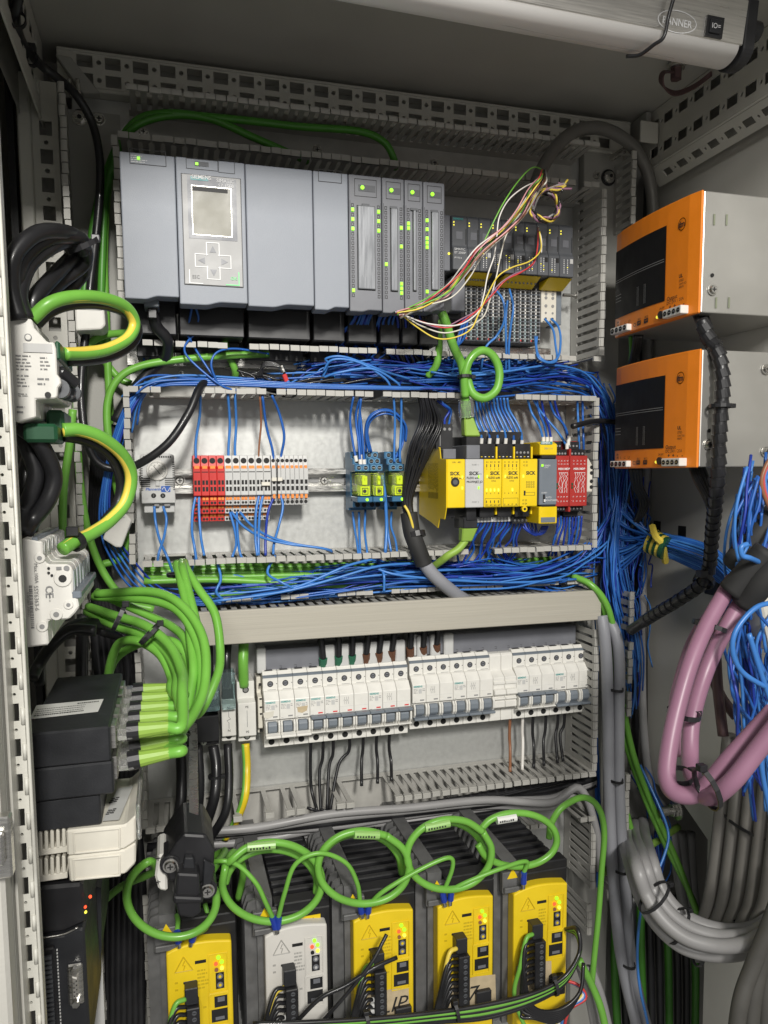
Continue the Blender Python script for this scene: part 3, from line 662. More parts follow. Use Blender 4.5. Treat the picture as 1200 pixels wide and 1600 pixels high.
# backplane, black undersides behind the chins
t = thing('controller_rail', 'black connector housings hanging under the grey controller modules', 'terminal housing', (.1, -.05, zB-.03))
for i, (u0, u1) in enumerate(((205, 275), (280, 383), (389, 488), (493, 543), (548, 594), (599, 630), (634, 659), (662, 692))):
    mb = MB(); x0, x1 = P(u0, 480, -.1).x, P(u1, 480, -.1).x; mb.box(x0, x1, -.085, -.02, zB-.026, zB+.02, BLACK); mb.box(x0+.002, x1-.002, -.05, -.0205, zB-.045, zB-.026, BLACKM)
    mb.obj('terminal_housing', t, bevel=.001)
for u in (402, 492, 372): 
    q = P(u, 497, -.052); mb = MB(); mb.cyl(q, q+Vector((0, -.006, 0)), .008, BLACKM, 14); mb.cyl(q+Vector((0, -.006, 0)), q+Vector((0, -.008, 0)), .005, BLACK, 10); mb.obj('fixing_screw', t)
mb = MB(); mb.box(P(198, 500, 0).x, P(690, 500, 0).x, -.02, -.003, zB-.05, zB-.035, STEEL); mb.obj('rail', t)

# ------------------------------------------------------------------ distributed station
YE = -.075
ue = [706, 730, 748.5, 767, 784, 802.6, 820, 838.4, 855.7, 873, 895]
xe_ = [P(u, 390+(u-706)*.055, YE).x for u in ue]
zeT = P(706, 334, YE).z; zeB = P(706, 421.5, YE).z
t = thing('rail_coupler', 'narrow grey coupler strip left of the dark station modules', 'controller module', (P(699, 380, YE).x, YE, zeB))
a = rect(694, 333, 706, 422, YE); mb = MB(); mb.box(a[0], a[1]-.0003, YE+.004, -.02, a[2], a[3], PLCM); mb.obj('housing', t, bevel=.001); mb = MB(); q = P(703, 395, YE); mb.cyl(q+Vector((0, .004, 0)), q+Vector((0, .003, 0)), .0014, LEDY, 8); mb.obj('led', t)
a = rect(705, 431, 726, 487, -.06); t = thing('network_plug', 'blank grey rectangular network adapter below the dark station', 'adapter', ((a[0]+a[1])/2, -.06, a[2])); mb = MB(); mb.box(a[0], a[1], -.062, -.02, a[2], a[3], PLCM); mb.obj('housing', t, bevel=.001); a2 = rect(700, 425, 727, 500, -.045); mb = MB(); mb.box(a2[0], a2[1], -.045, -.018, a2[2], a2[3], BLACK); mb.obj('socket_block', t, bevel=.001)
LBL = {0: 'dark interface module at the left end of the station with white lettering', 1: 'dark station module right of the lettered interface module', 2: 'dark station module third from the left behind the wires', 3: 'dark station module with pale grey square hidden by wires', 4: 'dark station module fifth from the left with pale grey square', 5: 'dark station module sixth from the left with pale grey square', 6: 'dark station module left of the hanging red and white wire', 7: 'dark station module right of the hanging wire with black square', 8: 'dark station module next to last with black square', 9: 'last dark station module at the right end with pale square'}
rr = random.Random(5)
for i in range(10):
    x0, x1 = xe_[i], xe_[i+1]
    t = thing('station_module', LBL[i], 'station module', ((x0+x1)/2, YE, zeB), None)
    mb = MB(); mb.prism([(YE+.004, zeT), (YE, zeT-.004), (YE, zeB+.028), (YE-.003, zeB+.024), (YE-.003, zeB), (-.03, zeB), (-.03, zeT)], 'x', x0+.0002, x1-.0002, PLCD); mb.obj('housing', t, bevel=.0006)
    y = YE-.0003; w_ = x1-x0
    mb = MB()
    if i:
        for c_ in (0.30, .55):
            for k in range(8): z = zeB+.020-k*.0022; mb.box(x0+w_*c_-.0006, x0+w_*c_+.0004, YE-.0034, YE-.003, z-.0005, z+.0005, LEDY if rr.random() < .12 else INKW)
        mb.obj('channel_lights', t)
        mb = MB(); mb.box(x1-.0055, x1-.0015, YE-.0035, YE-.003, zeB+.016, zeB+.0215, LGREY if i in (2, 3, 4, 9) else HOLE); mb.obj('colour_key', t)
    mb = MB()
    for k in range(2): mb.box(x0+.0016, x0+.0030, y-.0005, y, zeT-.010-k*.0032, zeT-.0085-k*.0032, LEDY)
    mb.obj('status_lights', t)
    # matrix code area is only a light grey blank patch (code itself left out)
    mb = MB(); mb.box(x0+w_*.28, x0+w_*.28+.0078, y, y+.0004, zeT-.028, zeT-.0195, PLCM); mb.obj('label_patch', t)
    mb = MB(); mb.box(x1-.0023, x1-.0013, y, y+.0005, zeB+.030, zeT-.016, INK); mb.obj('joint', t)
    if i == 0:
        text('SIEMENS', (x0+.0012, y, zeT-.0065), .0024, INKT, t, bold=.02); text('SIMATIC', (x0+.0018, YE-.0034, zeB+.022), .0026, INKW, t); text('ET 200SP', (x0+.0018, YE-.0034, zeB+.018), .0026, INKW, t); text('IM 155-6', (x0+.0018, YE-.0034, zeB+.0125), .0018, INKW, t)
# base units with terminal grids
zg0 = P(727, 443, -.045).z; zg1 = P(727, 531, -.045).z
xg0, xg1 = P(727, 490, -.045).x, P(845, 490, -.045).x; n = 7; wu = (xg1-xg0)/n
proto = None
for i in range(n):
    x0 = xg0+i*wu
    t = thing('terminal_unit', '%s dark terminal base with rows of holes under the station, counted from the left' % ('first', 'second', 'third', 'fourth', 'fifth', 'sixth', 'seventh')[i], 'terminal base', (x0, 0, zg1), 'terminal bases under the dark station')
    mb = MB(); mb.box(x0+.0002, x0+wu-.0002, -.045, -.015, zg1-.001, zg0+.012, PLCD); mb.obj('housing', t, bevel=.0005)
    hb = MB(); wb = MB(); nr = 16; st = (zg0-zg1)/nr
    for k in range(nr):
        z = zg0-st*(k+.5)
        for c_ in range(2):
            xx = x0+wu*(.27+.46*c_); hb.cyl((xx, -.0448, z), (xx, -.0456, z), .0019, HOLE, 8); wb.box(xx-.0024, xx+.0030, -.0452, -.045, z+.0019, z+.0026, LGREY if k % 2 else MGREY)
            wb.box(xx-.0038, xx-.0022, -.0454, -.045, z-.0013, z+.0013, (WHITE if 5 <= k < 9 and c_ else LGREY if k < 9 else mat('pale_teal_plastic', (.32, .42, .43), .45)))
    hb.obj('terminal_holes', t, kind='stuff'); wb.obj('release_levers', t, kind='stuff')
    mb = MB(); mb.box(x0+.0006, x0+.003, -.0456, -.045, zg1+.001, zg1+.003, WRED); mb.obj('red_mark', t)
for (u0, u1) in ((728, 763), (783, 838)):
    a = P(u0, 434, -.06); b = P(u1, 434, -.06); c_ = P(u0, 446, -.05)
    t = thing('yellow_label_carrier', 'sloping %s yellow marker strip under the station modules' % ('short' if u0 == 728 else 'long'), 'marker strip', a)
    mb = MB(); mb.prism([(-.074, zeB-.0005), (-.050, zeB-.010), (-.046, zeB-.010), (-.046, zeB-.0005)], 'x', a.x, b.x, YEL); mb.obj('strip', t, bevel=.0006)
    mb = MB(); 
    for k in range(9): x = a.x+(b.x-a.x)*(k+.3)/9; mb.box(x, x+.002, -.0632, -.0622, zeB-.0078, zeB-.0058, INK)
    mb.obj('small_print', t)
a = P(850, 443, -.06); b = P(886, 443, -.06)
t = thing('yellow_label_carrier', 'yellow marker strip at the right end above the cream terminal', 'marker strip', a)
mb = MB(); mb.prism([(-.074, zeB-.0005), (-.050, zeB-.010), (-.046, zeB-.010), (-.046, zeB-.0005)], 'x', a.x, b.x, YEL); mb.obj('strip', t, bevel=.0006)
a = rect(846, 449, 869, 505, -.045); t = thing('terminal_unit', 'cream coloured terminal base at the right end of the station', 'terminal base', (a[0], 0, a[2]))
mb = MB(); mb.box(a[0], a[1], -.045, -.015, a[2], a[3], CREAM); mb.obj('housing', t, bevel=.0006)
hb = MB()
for c_ in (.3, .75):
    for k in (.07, .18, .29, .52, .72, .88): x = a[0]+(a[1]-a[0])*c_; z = a[3]-(a[3]-a[2])*k; hb.cyl((x, -.0448, z), (x, -.0456, z), .002 if k < .6 else .0014, INKG if k < .85 else HOLE, 10)
hb.obj('terminal_holes', t)
a = rect(869, 449, 877, 508, -.04); t2 = thing('end_bracket', 'dark grey end bracket with screw right of the cream terminal', 'end bracket', (a[0], 0, a[2])); mb = MB(); mb.box(a[0], a[1], -.04, -.012, a[2], a[3], MGREY); mb.obj('body', t2, bevel=.0006); q = P(880, 461, -.03); mb = MB(); mb.cyl(q, q+Vector((.016, 0, 0)), .0022, STEEL, 10); mb.cyl(q+Vector((.016, 0, 0)), q+Vector((.019, 0, 0)), .004, STEEL, 10); mb.obj('thumb_screw', t2)
t = thing('din_rail', 'zinc mounting rail below the dark station modules', 'mounting rail', (.45, 0, zg1-.02))
mb = MB(); mb.box(P(700, 530, 0).x, P(850, 540, 0).x, -.02, -.003, zg1-.026, zg1-.002, STEEL); mb.obj('rail', t, bevel=.001)

# ================================================================== ROW B
# mounting rail (hat profile)
zr1 = P(290, 733, -.015).z; zr0 = P(290, 771, -.015).z
t = thing('din_rail', 'zinc hat shaped mounting rail through the middle terminal row', 'mounting rail', (.25, 0, zr0))
xa, xb = P(218, 750, 0).x, P(925, 750, 0).x
prof = [(-.001, zr0+.006), (-.001, zr1-.006), (-.0145, zr1-.006), (-.0145, zr1), (-.0157, zr1), (-.0157, zr1-.0072), (-.0022, zr1-.0072), (-.0022, zr0+.0072), (-.0157, zr0+.0072), (-.0157, zr0), (-.0145, zr0), (-.0145, zr0+.006)]
mb = MB(); mb.prism(prof, 'x', xa, xb, STEEL); mb.obj('rail', t)
for u in (281, 506):
    q = P(u, 751, -.002); screw(q+Vector((0, -.001, 0)), .0052, t)
for u in (300, 530, 490): q = P(u, 750, -.003); mb = MB(); mb.box(q.x-.010, q.x+.010, -.0027, -.0023, q.z-.003, q.z+.003, INKG); mb.obj('slot', t)
for v in (748, 764):
    q = P(652, v, -.013); mb = MB(); mb.box(q.x-.01, q.x+.006, -.016, -.012, q.z-.003, q.z+.003, STEEL); mb.obj('rail_end', t)
# thermostat
A = rect(218.5, 709, 274.5, 786, -.045)
t = thing('thermostat', 'small light grey thermostat with round dial beside the red terminals', 'thermostat', ((A[0]+A[1])/2, 0, A[2]))
x0, x1, z0, z1 = A; w_ = x1-x0; y = -.045
mb = MB(); mb.prism([(x0, z0), (x1, z0), (x1, z1-.002), (x1-.004, z1), ((x0+x1)/2, z1+.0012), (x0+.004, z1), (x0, z1-.002)], 'y', y, -.016, LGREY); mb.obj('housing', t, bevel=.0012, seg=2)
mb = MB(); mb.box(x0+.002, x1-.001, y+.008, -.016, z0-.011, z0+.001, LGREY); mb.box(x0+.013, x0+.019, y+.003, y+.008, z0-.004, z0, INKG); mb.box(x0+.024, x0+.031, y+.003, y+.008, z0-.004, z0, INKG); mb.obj('terminal_chamber', t, bevel=.0008)
cd = P(245.5, 735, y); mb = MB(); mb.cyl(cd, cd+Vector((0, -.0035, 0)), .0118, WHITE, 40, .0112)
mb.obj('dial', t, bevel=.0006)
mb = MB()
for k in range(36):
    a_ = math.radians(-140+k*8); r0 = .0085 if k % 6 else .0072; d = Vector((math.sin(a_), 0, math.cos(a_))); e = Vector((d.z, 0, -d.x))*.00018
    p0 = cd+Vector((0, -.0037, 0)); mb.add([p0+d*r0-e, p0+d*.0102-e, p0+d*.0102+e, p0+d*r0+e], [(0, 1, 2, 3)], INK)
d = Vector((.6, 0, -.8)); e = Vector((d.z, 0, -d.x))*.0003; p0 = cd+Vector((0, -.0037, 0)); mb.add([p0-d*.006-e, p0+d*.006-e, p0+d*.006+e, p0-d*.006+e], [(0, 1, 2, 3)], INK); mb.obj('dial_scale', t)
for k in range(6):
    a_ = math.radians(-125+k*50); text(str(k*10), cd+Vector((math.sin(a_)*.0062, -.0037, math.cos(a_)*.0062-.0006)), .0013, INK, t, align='CENTER', name='dial_number')
mb = MB(); mb.box(cd.x-.0022, cd.x+.0022, y-.002, y, cd.z-.0175, cd.z-.0118, LGREY); mb.obj('dial_pointer', t, bevel=.0004)
mb = MB()
for sx in (-1, 1):
    for k in range(5): xx = cd.x+sx*.0135; mb.box(xx-.0055, xx+.0055, y-.0002, y+.001, cd.z-.0095-k*.0022, cd.z-.0085-k*.0022, HOLE)
for k in range(13): xx = x0+.004+(w_-.008)*k/12; mb.box(xx-.0008, xx+.0008, y-.0002, y+.001, z1-.0045, z1-.0025, HOLE)
for k in range(8):
    for xx in (x0+.0012, x1-.0012): mb.box(xx-.0012, xx+.0012, y-.0002, y+.001, z1-.01-k*.0024, z1-.009-k*.0024, HOLE)
for k in range(13):
    for xx in (x0+.0012, x1-.0012): mb.box(xx-.0012, xx+.0012, y-.0002, y+.001, z1-.03-k*.0022, z1-.0292-k*.0022, HOLE) if k < 6 else None
mb.obj('vent_slots', t)
q = P(227.5, 766.5, y); text('Pfannenberg', (q.x, y, q.z), .0030, INKB, t, bold=.02, shear=.2); q = P(252, 769, y); mb = MB(); mb.box(q.x, q.x+.010, y-.0004, y, q.z, q.z+.0068, INKB); mb.obj('logo_block', t)
pz = [(-.004, .003), (-.0015, .0055), (.0005, .001), (.0028, .0015), (.0045, .005)]
mb = MB(); pts = [Vector((q.x+.005+a_, y-.0006, q.z+b_)) for a_, b_ in pz]; mb.tube(pts, .0004, WHITE, 5, 5); mb.obj('logo_wave', t)
for u, hole in ((227.5, 0), (240, 1), (254.5, 1)):
    q = P(u, 774.5, y); mb = MB(); mb.cyl(q, q+Vector((0, -.0004, 0)), .0040, LGREY, 18); mb.cyl(q+Vector((0, -.0004, 0)), q+Vector((0, -.0006, 0)), .0028 if hole else .0034, HOLE if hole else LGREY, 16); mb.obj('screw_hole', t)
    if hole: text('78'[u > 250], q+Vector((0, -.0008, -.0012)), .0024, INKG, t, align='CENTER', name='terminal_number')

# terminal blocks: wide three-level ones (4 red, 6 grey) and narrow ones (8 grey)
def wide_terminal(lab, base, group, x0, wd, zc, depth=-.05):
    """zc: height of the rail centre"""
    t = thing('terminal_block', lab, 'terminal block', (x0, 0, zc), group)
    yy = depth
    # stepped side profile (y,z), top to bottom
    pr_ = [(-.012, zt1), (yy+.006, zt1), (yy+.004, zt1-.013), (yy, zt1-.016), (yy, zt1-.046), (yy+.006, zt1-.047), (yy+.006, zt1-.0575), (yy+.014, zt1-.058), (yy+.014, zt1-.0675), (yy+.022, zt1-.068), (yy+.022, zt1-.0768), (-.012, zt1-.0768)]
    mb = MB(); mb.prism(pr_, 'x', x0+.0001, x0+wd-.0001, base); mb.obj('body', t, bevel=.0005)
    mb = MB(); xm = x0+wd/2
    mb.cyl((xm, yy+.0062, zt1-.0062), (xm, yy+.0045, zt1-.0062), wd*.38, HOLE, 14)
    for k in (0, 1): mb.box(x0+.0012, x0+wd/2-.0006, yy-.0004, yy, zt1-.0335-k*.0075, zt1-.0285-k*.0075, HOLE); mb.box(x0+wd/2+.0006, x0+wd-.0012, yy-.0004, yy, zt1-.0335-k*.0075, zt1-.0285-k*.0075, HOLE)
    mb.box(x0+.0008, x0+wd-.0008, yy-.0003, yy, zt1-.0195, zt1-.0186, HOLE)
    for k, yk_ in enumerate((yy+.006, yy+.014, yy+.022)):
        z = zt1-.0545-.0098*k
        for s in (.3, .7): mb.cyl((x0+wd*s, yk_+.0005, z), (x0+wd*s, yk_-.0006, z), wd*.17, HOLE, 10)
    mb.obj('wire_holes', t, kind='stuff')
    mb = MB(); mb.box(x0+.0015, x0+wd-.0015, yy+.001, yy+.005, zt1-.0155, zt1-.0118, ORL)
    for k, yk_ in enumerate((yy+.006, yy+.014, yy+.022)):
        z = zt1-.0500-.0098*k
        for s in (.29, .71): mb.box(x0+wd*s-.0016, x0+wd*s+.0016, yk_-.0010, yk_, z-.0016, z+.0018, ORL)
    mb.obj('release_levers', t, bevel=.0003, kind='stuff')
    return t
zt1 = P(302, 711, -.05).z; xw = P(302, 755, -.05).x; wdw = (P(424, 760, -.05).x-xw)/10
zt1 = P(302, 711.5, -.046).z
R1 = wide_terminal('bright red terminal block beside the thermostat end of the row', RED, 'red terminal blocks', xw, wdw, zr0)
RL = ['first bright red terminal block from the thermostat', 'second red terminal block from the thermostat', 'third red terminal block from the thermostat', 'fourth red terminal block touching the grey ones']
R1['label'] = RL[0]
for i in range(1, 4): c_ = copy_tree(R1); c_.location = (xw+wdw*i, 0, zr0); c_['label'] = RL[i]
G1 = wide_terminal('x', LGREY, 'wide grey terminal blocks', xw+wdw*4, wdw, zr0)
GL = ['wide grey terminal block touching the red ones', 'second wide grey terminal block from the red ones', 'third wide grey terminal block from the red ones', 'fourth wide grey terminal block from the red ones', 'fifth wide grey terminal block with the brown wire', 'last wide grey terminal block before the narrow ones']
G1['label'] = GL[0]
for i in range(1, 6): c_ = copy_tree(G1); c_.location = (xw+wdw*(4+i), 0, zr0); c_['label'] = GL[i]
xn = xw+wdw*10+.0006; wdn = (P(482, 755, -.05).x-xn)/8
yy = -.05; t = thing('terminal_block', 'first narrow grey terminal block right of the wide ones', 'terminal block', (xn, 0, zr0), 'narrow grey terminal blocks')
mb = MB(); mb.prism([(-.012, zt1), (yy+.006, zt1), (yy+.004, zt1-.013), (yy, zt1-.016), (yy, zt1-.045), (yy+.004, zt1-.048), (yy+.006, zt1-.0585), (-.012, zt1-.0585)], 'x', xn+.0001, xn+wdn-.0001, LGREY); mb.obj('body', t, bevel=.0004)
mb = MB(); xm = xn+wdn/2; mb.cyl((xm, yy+.0062, zt1-.0062), (xm, yy+.0045, zt1-.0062), wdn*.4, HOLE, 12)
for k in (0, 1): mb.box(xn+.0011, xn+wdn-.0011, yy-.0004, yy, zt1-.0335-k*.0075, zt1-.0285-k*.0075, HOLE)
mb.cyl((xm, yy+.0055, zt1-.0545), (xm, yy+.0042, zt1-.0545), wdn*.37, HOLE, 12); mb.obj('wire_holes', t, kind='stuff')
mb = MB(); mb.box(xn+.0012, xn+wdn-.0012, yy+.001, yy+.005, zt1-.0155, zt1-.0118, ORL); mb.box(xn+.0012, xn+wdn-.0012, yy+.0008, yy+.004, zt1-.0505, zt1-.0455, ORL); mb.obj('release_levers', t, bevel=.0003, kind='stuff')
for i in range(1, 8): c_ = copy_tree(t); c_.location = (xn+wdn*i, 0, zr0); c_['label'] = '%s narrow grey terminal block right of the wide ones' % ('', 'second', 'third', 'fourth', 'fifth', 'sixth', 'seventh', 'last')[i]
for (u, v, ww) in ((415, 756, .010), (432.5, 749, .0125)):
    q = P(u, v, -.051); t = thing('marker_tag', 'cream bridge plug clipped across the %s grey terminals' % ('upper narrow' if v < 752 else 'lower wide'), 'marker', q); mb = MB(); mb.box(q.x-ww/2, q.x+ww/2, -.054, -.0505, q.z-.0022, q.z+.0022, CREAM); mb.obj('tag', t, bevel=.0005)
q0, q1 = P(433, 716, -.055), P(434, 778, -.052)
cable('marker_string', 'thin black cord hanging down across the grey terminals', [q0, P(433.2, 735, -.056), P(433.4, 760, -.056), q1], .0006, BLKCAB, cat='cord', n=6)

# relays
def relay(lab, x0, x1, side, zt, dz0=0):
    """zt: top of the socket"""
    t = thing('relay', lab, 'relay', ((x0+x1)/2, 0, zr0), None); w_ = x1-x0
    yb = -.05
    zz = lambda v: P(570, v, -.06).z+dz0
    pr_ = [(-.012, zz(705)), (-.042, zz(705)), (-.042, zz(715.5)), (-.052, zz(716)), (-.052, zz(725)), (-.062, zz(725.5)), (-.062, zz(736.5)), (-.040, zz(737.5)), (-.040, zz(776)), (-.052, zz(784)), (-.052, zz(793)), (-.030, zz(795)), (-.030, zz(799)), (-.012, zz(799))]
    mb = MB(); mb.prism(pr_, 'x', x0, x1, RBLUE); mb.obj('socket', t, bevel=.0006)
    mb = MB()
    for (yk_, v) in ((-.042, 710.5), (-.052, 720.5), (-.062, 731)):
        for s in (.28, .74):
            c = Vector((x0+w_*s, yk_, zz(v))); mb.cyl(c, c+Vector((0, -.0005, 0)), .0036, mat('relay_hole_ring', (.10, .24, .38), .4), 14); mb.cyl(c+Vector((0, -.0005, 0)), c+Vector((0, -.0008, 0)), .0025, HOLE, 12); mb.box(c.x-.0018, c.x+.0018, c.y-.0011, c.y-.0008, c.z-.0003, c.z+.0003, STEEL)
    for s in (.3, .75): c = Vector((x0+w_*s, -.052, zz(789))); mb.cyl(c, c+Vector((0, -.0006, 0)), .0030, HOLE, 12)
    mb.obj('screw_terminals', t, kind='stuff')
    mb = MB(); mb.box(x0+.001, x1-.001, -.073, -.041, zz(774.5), zz(739), CLEARG); mb.obj('clear_case', t, bevel=.001)
    mb = MB(); mb.box(x0+.003, x1-.003, -.066, -.044, zz(773.5), zz(758), LIME); mb.box(x0+.005, x1-.005, -.069, -.05, zz(757), zz(742), LIME); mb.obj('coil_carrier', t, bevel=.001)
    mb = MB(); mb.box(x0+.004, x1-.003, -.0738, -.0731, zz(774), zz(759.5), LIME); framed(mb, x0+.006, x1-.005, zz(772), zz(762), -.0745, .0006, INK); mb.cyl(((x0+x1)/2, -.0739, zz(767)), ((x0+x1)/2, -.0744, zz(767)), .0022, INK, 10); mb.obj('printed_label', t)
    mb = MB(); mb.box(x0+.006, x1-.006, -.0745, -.0731, zz(757.5), zz(744), LIME); mb.box(x0+.009, x1-.009, -.0765, -.0745, zz(750), zz(746), LIME); mb.obj('test_lever', t, bevel=.0006)
    mb = MB(); mb.box(x0, x1, -.076, -.041, zz(784), zz(775.5), RBLUE); mb.obj('holder', t, bevel=.0008)
    c = Vector((x0+w_*.62, -.076, zz(780))); mb = MB(); mb.cyl(c, c+Vector((0, -.0012, 0)), .0018, LEDG, 10); mb.obj('led', t)
    return t
yr = -.062
relay('left of two joined blue relay sockets with clear yellow relay', P(554, 740, yr).x, P(577.5, 740, yr).x, 0, 0)
relay('right of two joined blue relay sockets with clear yellow relay', P(578, 740, yr).x, P(598, 740, yr).x, 0, 0)
relay('single blue relay socket with clear yellow relay next to black wires', P(607.5, 740, yr).x, P(632, 740, yr).x, 0, 0)
for (u0, u1, lab) in ((545, 553.6, 'blue end plate left of the two joined relays'), (598.5, 607, 'blue spacer plate left of the single relay')):
    pass

# ------------------------------------------------------------------ safety controller
YS = -.113
us2 = [697, 727, 756, 784.5, 812.2, 840]
xs2 = [P(u, 755-(u-697)*.012, YS).x for u in us2]
zsT = P(697, 717.5, YS).z; zsB = P(697, 794, YS).z
labs = ['yellow safety controller module with round black key socket', 'pale grey network module between yellow safety modules', 'yellow safety input module right of the pale grey module', 'fourth yellow safety module with four lower digits', 'yellow safety module touching the grey and yellow relay']
for i in range(5):
    x0, x1 = xs2[i]+.0002, xs2[i+1]-.0002; m = LGREY if i == 1 else YEL; y = YS
    t = thing('safety_module', labs[i], 'safety module', ((x0+x1)/2, 0, zr0))
    if i == 0:
        out = [(42, 662), (98, 207), (190, 204), (196, 250), (226, 254), (232, 310), (232, 613), (222, 660), (216, 665), (188, 702), (180, 700), (138, 672), (42, 648)]
        pts = []
        for a_, b_ in ((-.012, zsB-.012), (-.012, zsT+.034), (-.052, zsT+.032), (-.055, zsT+.0165), (-.090, zsT+.0145), (-.094, zsT+.001), (YS, zsT), (YS, zsB), (YS+.006, zsB-.0135), (-.090, zsB-.0135), (-.084, zsB-.0255), (-.060, zsB-.020)): pts.append((a_, b_))
        mb = MB(); mb.prism(pts, 'x', x0, x0+.0012, YEL); mb.obj('side_plate', t, bevel=.0004)
        # print on the side plate
        mb = MB(); rr = random.Random(4)
        for k in range(9):
            yv = -.085+k*.0042; z = zsT-.004
            while z > zsB+.022:
                l = rr.uniform(.0015, .005); mb.add([(x0-.0002, yv, z), (x0-.0002, yv+.0009, z), (x0-.0002, yv+.0009, z-l), (x0-.0002, yv, z-l)], [(0, 3, 2, 1)], INK); z -= l+.0008
        for k in range(22):
            yv = -.085+k*.0016; mb.add([(x0-.0002, yv, zsB+.010), (x0-.0002, yv+.0004+.0005*(k % 3 == 0), zsB+.010), (x0-.0002, yv+.0004+.0005*(k % 3 == 0), zsB+.0175), (x0-.0002, yv, zsB+.0175)], [(0, 3, 2, 1)], INK)
        mb.obj('side_print', t)
    bx0 = x0+.0013 if i == 0 else x0
    mb = MB(); mb.prism([(-.02, zsB-.008), (-.02, zsT+.028), (-.052, zsT+.028), (-.055, zsT+.0015), (YS+.001, zsT-.0008), (YS+.001, zsB+.0008), (-.06, zsB-.001)], 'x', bx0, x1, BLACK if i else BLACKM); mb.obj('core', t)
    mb = MB(); mb.box(bx0, x1, YS, YS+.010, zsB, zsT, m); mb.obj('front_cover', t, bevel=.0008)
    w_ = x1-x0
    mb = MB()
    if i == 1:
        q = zsT; mb.box(x0+.003, x1-.003, YS+.004, -.05, zsT+.0004, zsT+.0165, PLCM); mb.obj('network_socket', t, bevel=.0006); mb = MB(); mb.box(x0+.006, x1-.004, YS+.012, -.05, zsB-.016, zsB-.0005, BLACK); mb.box(x0+.010, x1-.006, YS+.016, -.05, zsB-.028, zsB-.016, BLACK); mb.obj('lower_socket', t, bevel=.0006)
    elif i == 0:
        mb.box(bx0+.002, x1-.004, -.094, -.055, zsT+.0005, zsT+.0125, PLCM); mb.obj('cover', t, bevel=.0006)
        mb = MB(); mb.box(bx0-.004, x1-.005, -.085, -.045, zsT+.0130, zsT+.042, BLACK); mb.box(bx0-.010, bx0-.0045, -.07, -.04, zsT+.018, zsT+.040, BLACK)
        mb.box(bx0+.0008, bx0+.0018, -.0854, -.085, zsT+.016, zsT+.033, INKG)
        for k in (.35, .62): c = Vector((x0+w_*k, -.085, zsT+.036)); mb.cyl(c, c+Vector((0, -.0005, 0)), .0019, INKG, 10)
        mb.obj('plug', t, bevel=.0006)
        mb = MB(); mb.box(bx0, x1-.004, -.09, -.05, zsB-.012, zsB-.0005, BLACK); mb.obj('lower_socket', t)
    else:
        mb.box(x0, x1-.0025, -.098, -.055, zsT+.0005, zsT+.0185, BLACK)
        for k in range(4): xx = x0+w_*(.13+.21*k); mb.box(xx-.0008, xx+.0012, -.0984, -.098, zsT+.0025, zsT+.0035, INKW if k % 2 else YEL); mb.cyl((xx, -.098, zsT+.008), (xx, -.0983, zsT+.008), .0015, INKG if i == 4 else HOLE, 10)
        mb.obj('terminal_plug', t, bevel=.0006)
        mb = MB(); mb.box(x1-.0022, x1, -.100, -.055, zsT+.0005, zsT+.015, YEL); mb.box(x0, x1-.003, -.075, -.05, zsT+.019, zsT+.034, BLACK); mb.obj('divider', t, bevel=.0004)
        mb = MB(); mb.box(x0+.001, x1-.003, -.098, -.055, zsB-.013, zsB-.0005, BLACK); mb.box(x1-.0022, x1, -.100, -.055, zsB-.010, zsB-.0005, YEL)
        if i == 4:
            mb.box(x0+.0005, x1-.004, -.092, -.05, zsB-.022, zsB-.013, BLACK)
            for k in range(4): c = Vector((x0+w_*(.15+.22*k), -.0925, zsB-.018)); mb.cyl(c, c+Vector((0, -.0005, 0)), .0017, STEEL, 10)
        mb.obj('lower_plug', t, bevel=.0006)
    xm = (x0+x1)/2
    text('SICK', (x0+w_*(.20 if i in (0, 1) else .34), y, zsT-.0185), .0040, INK, t, bold=.035)
    if i == 0:
        text('UA1  AE1', (x0+w_*.3, y, zsT-.0045), .0020, INK, t); text('FLEXI soft', (x0+w_*.25, y, zsB+.0335), .0026, INK, t, bold=.02); text('CPU0', (x0+w_*.36, y, zsB+.030), .0022, INK, t)
        c = Vector((x0+w_*.46, y, zsT-.0265)); mb = MB(); mb.cyl(c, c+Vector((0, -.0012, 0)), .0052, BLACK, 20); mb.cyl(c+Vector((0, -.0012, 0)), c+Vector((0, -.0014, 0)), .003, PLCD, 14); mb.obj('key_socket', t)
    elif i == 1:
        text('PORT 1', (x0+w_*.35, y, zsT-.0075), .0019, INKG, t); text('PORT 2', (x0+w_*.35, y, zsB+.0055), .0019, INKG, t); text('FLEXI soft', (x0+w_*.06, y, zsB+.0335), .0026, INK, t, bold=.02); text('PROFINET IO', (x0+w_*.06, y, zsB+.029), .0024, INK, t, bold=.02); text('STATUS', (x0+w_*.52, y, zsT-.0285), .0015, INKG, t); text('PWR', (x0+w_*.68, y, zsT-.0180), .0015, INKG, t)
    elif i < 4:
        text('FLEXI soft', (x0+w_*.2, y, zsB+.0335), .0026, INK, t, bold=.02); text('XTIO', (x0+w_*.4, y, zsB+.030), .0018, INK, t)
        for k in range(4): text(str(k+5), (x0+w_*(.12+.22*k), y, zsB+.0155), .0018, INK, t); text('Q%d' % (k+1) if i == 2 else 'I%d' % (k+5), (x0+w_*(.1+.22*k), y, zsB+.002), .0019, INK, t); text('I%d' % (k+1) if i == 3 else ('X1', 'X2', 'S1', 'B2')[k], (x0+w_*(.10+.22*k), y, zsT-.0045), .0020, INK, t); text(str(k+1), (x0+w_*(.12+.22*k), y, zsT-.0125), .0018, INK, t)
        mb = MB()
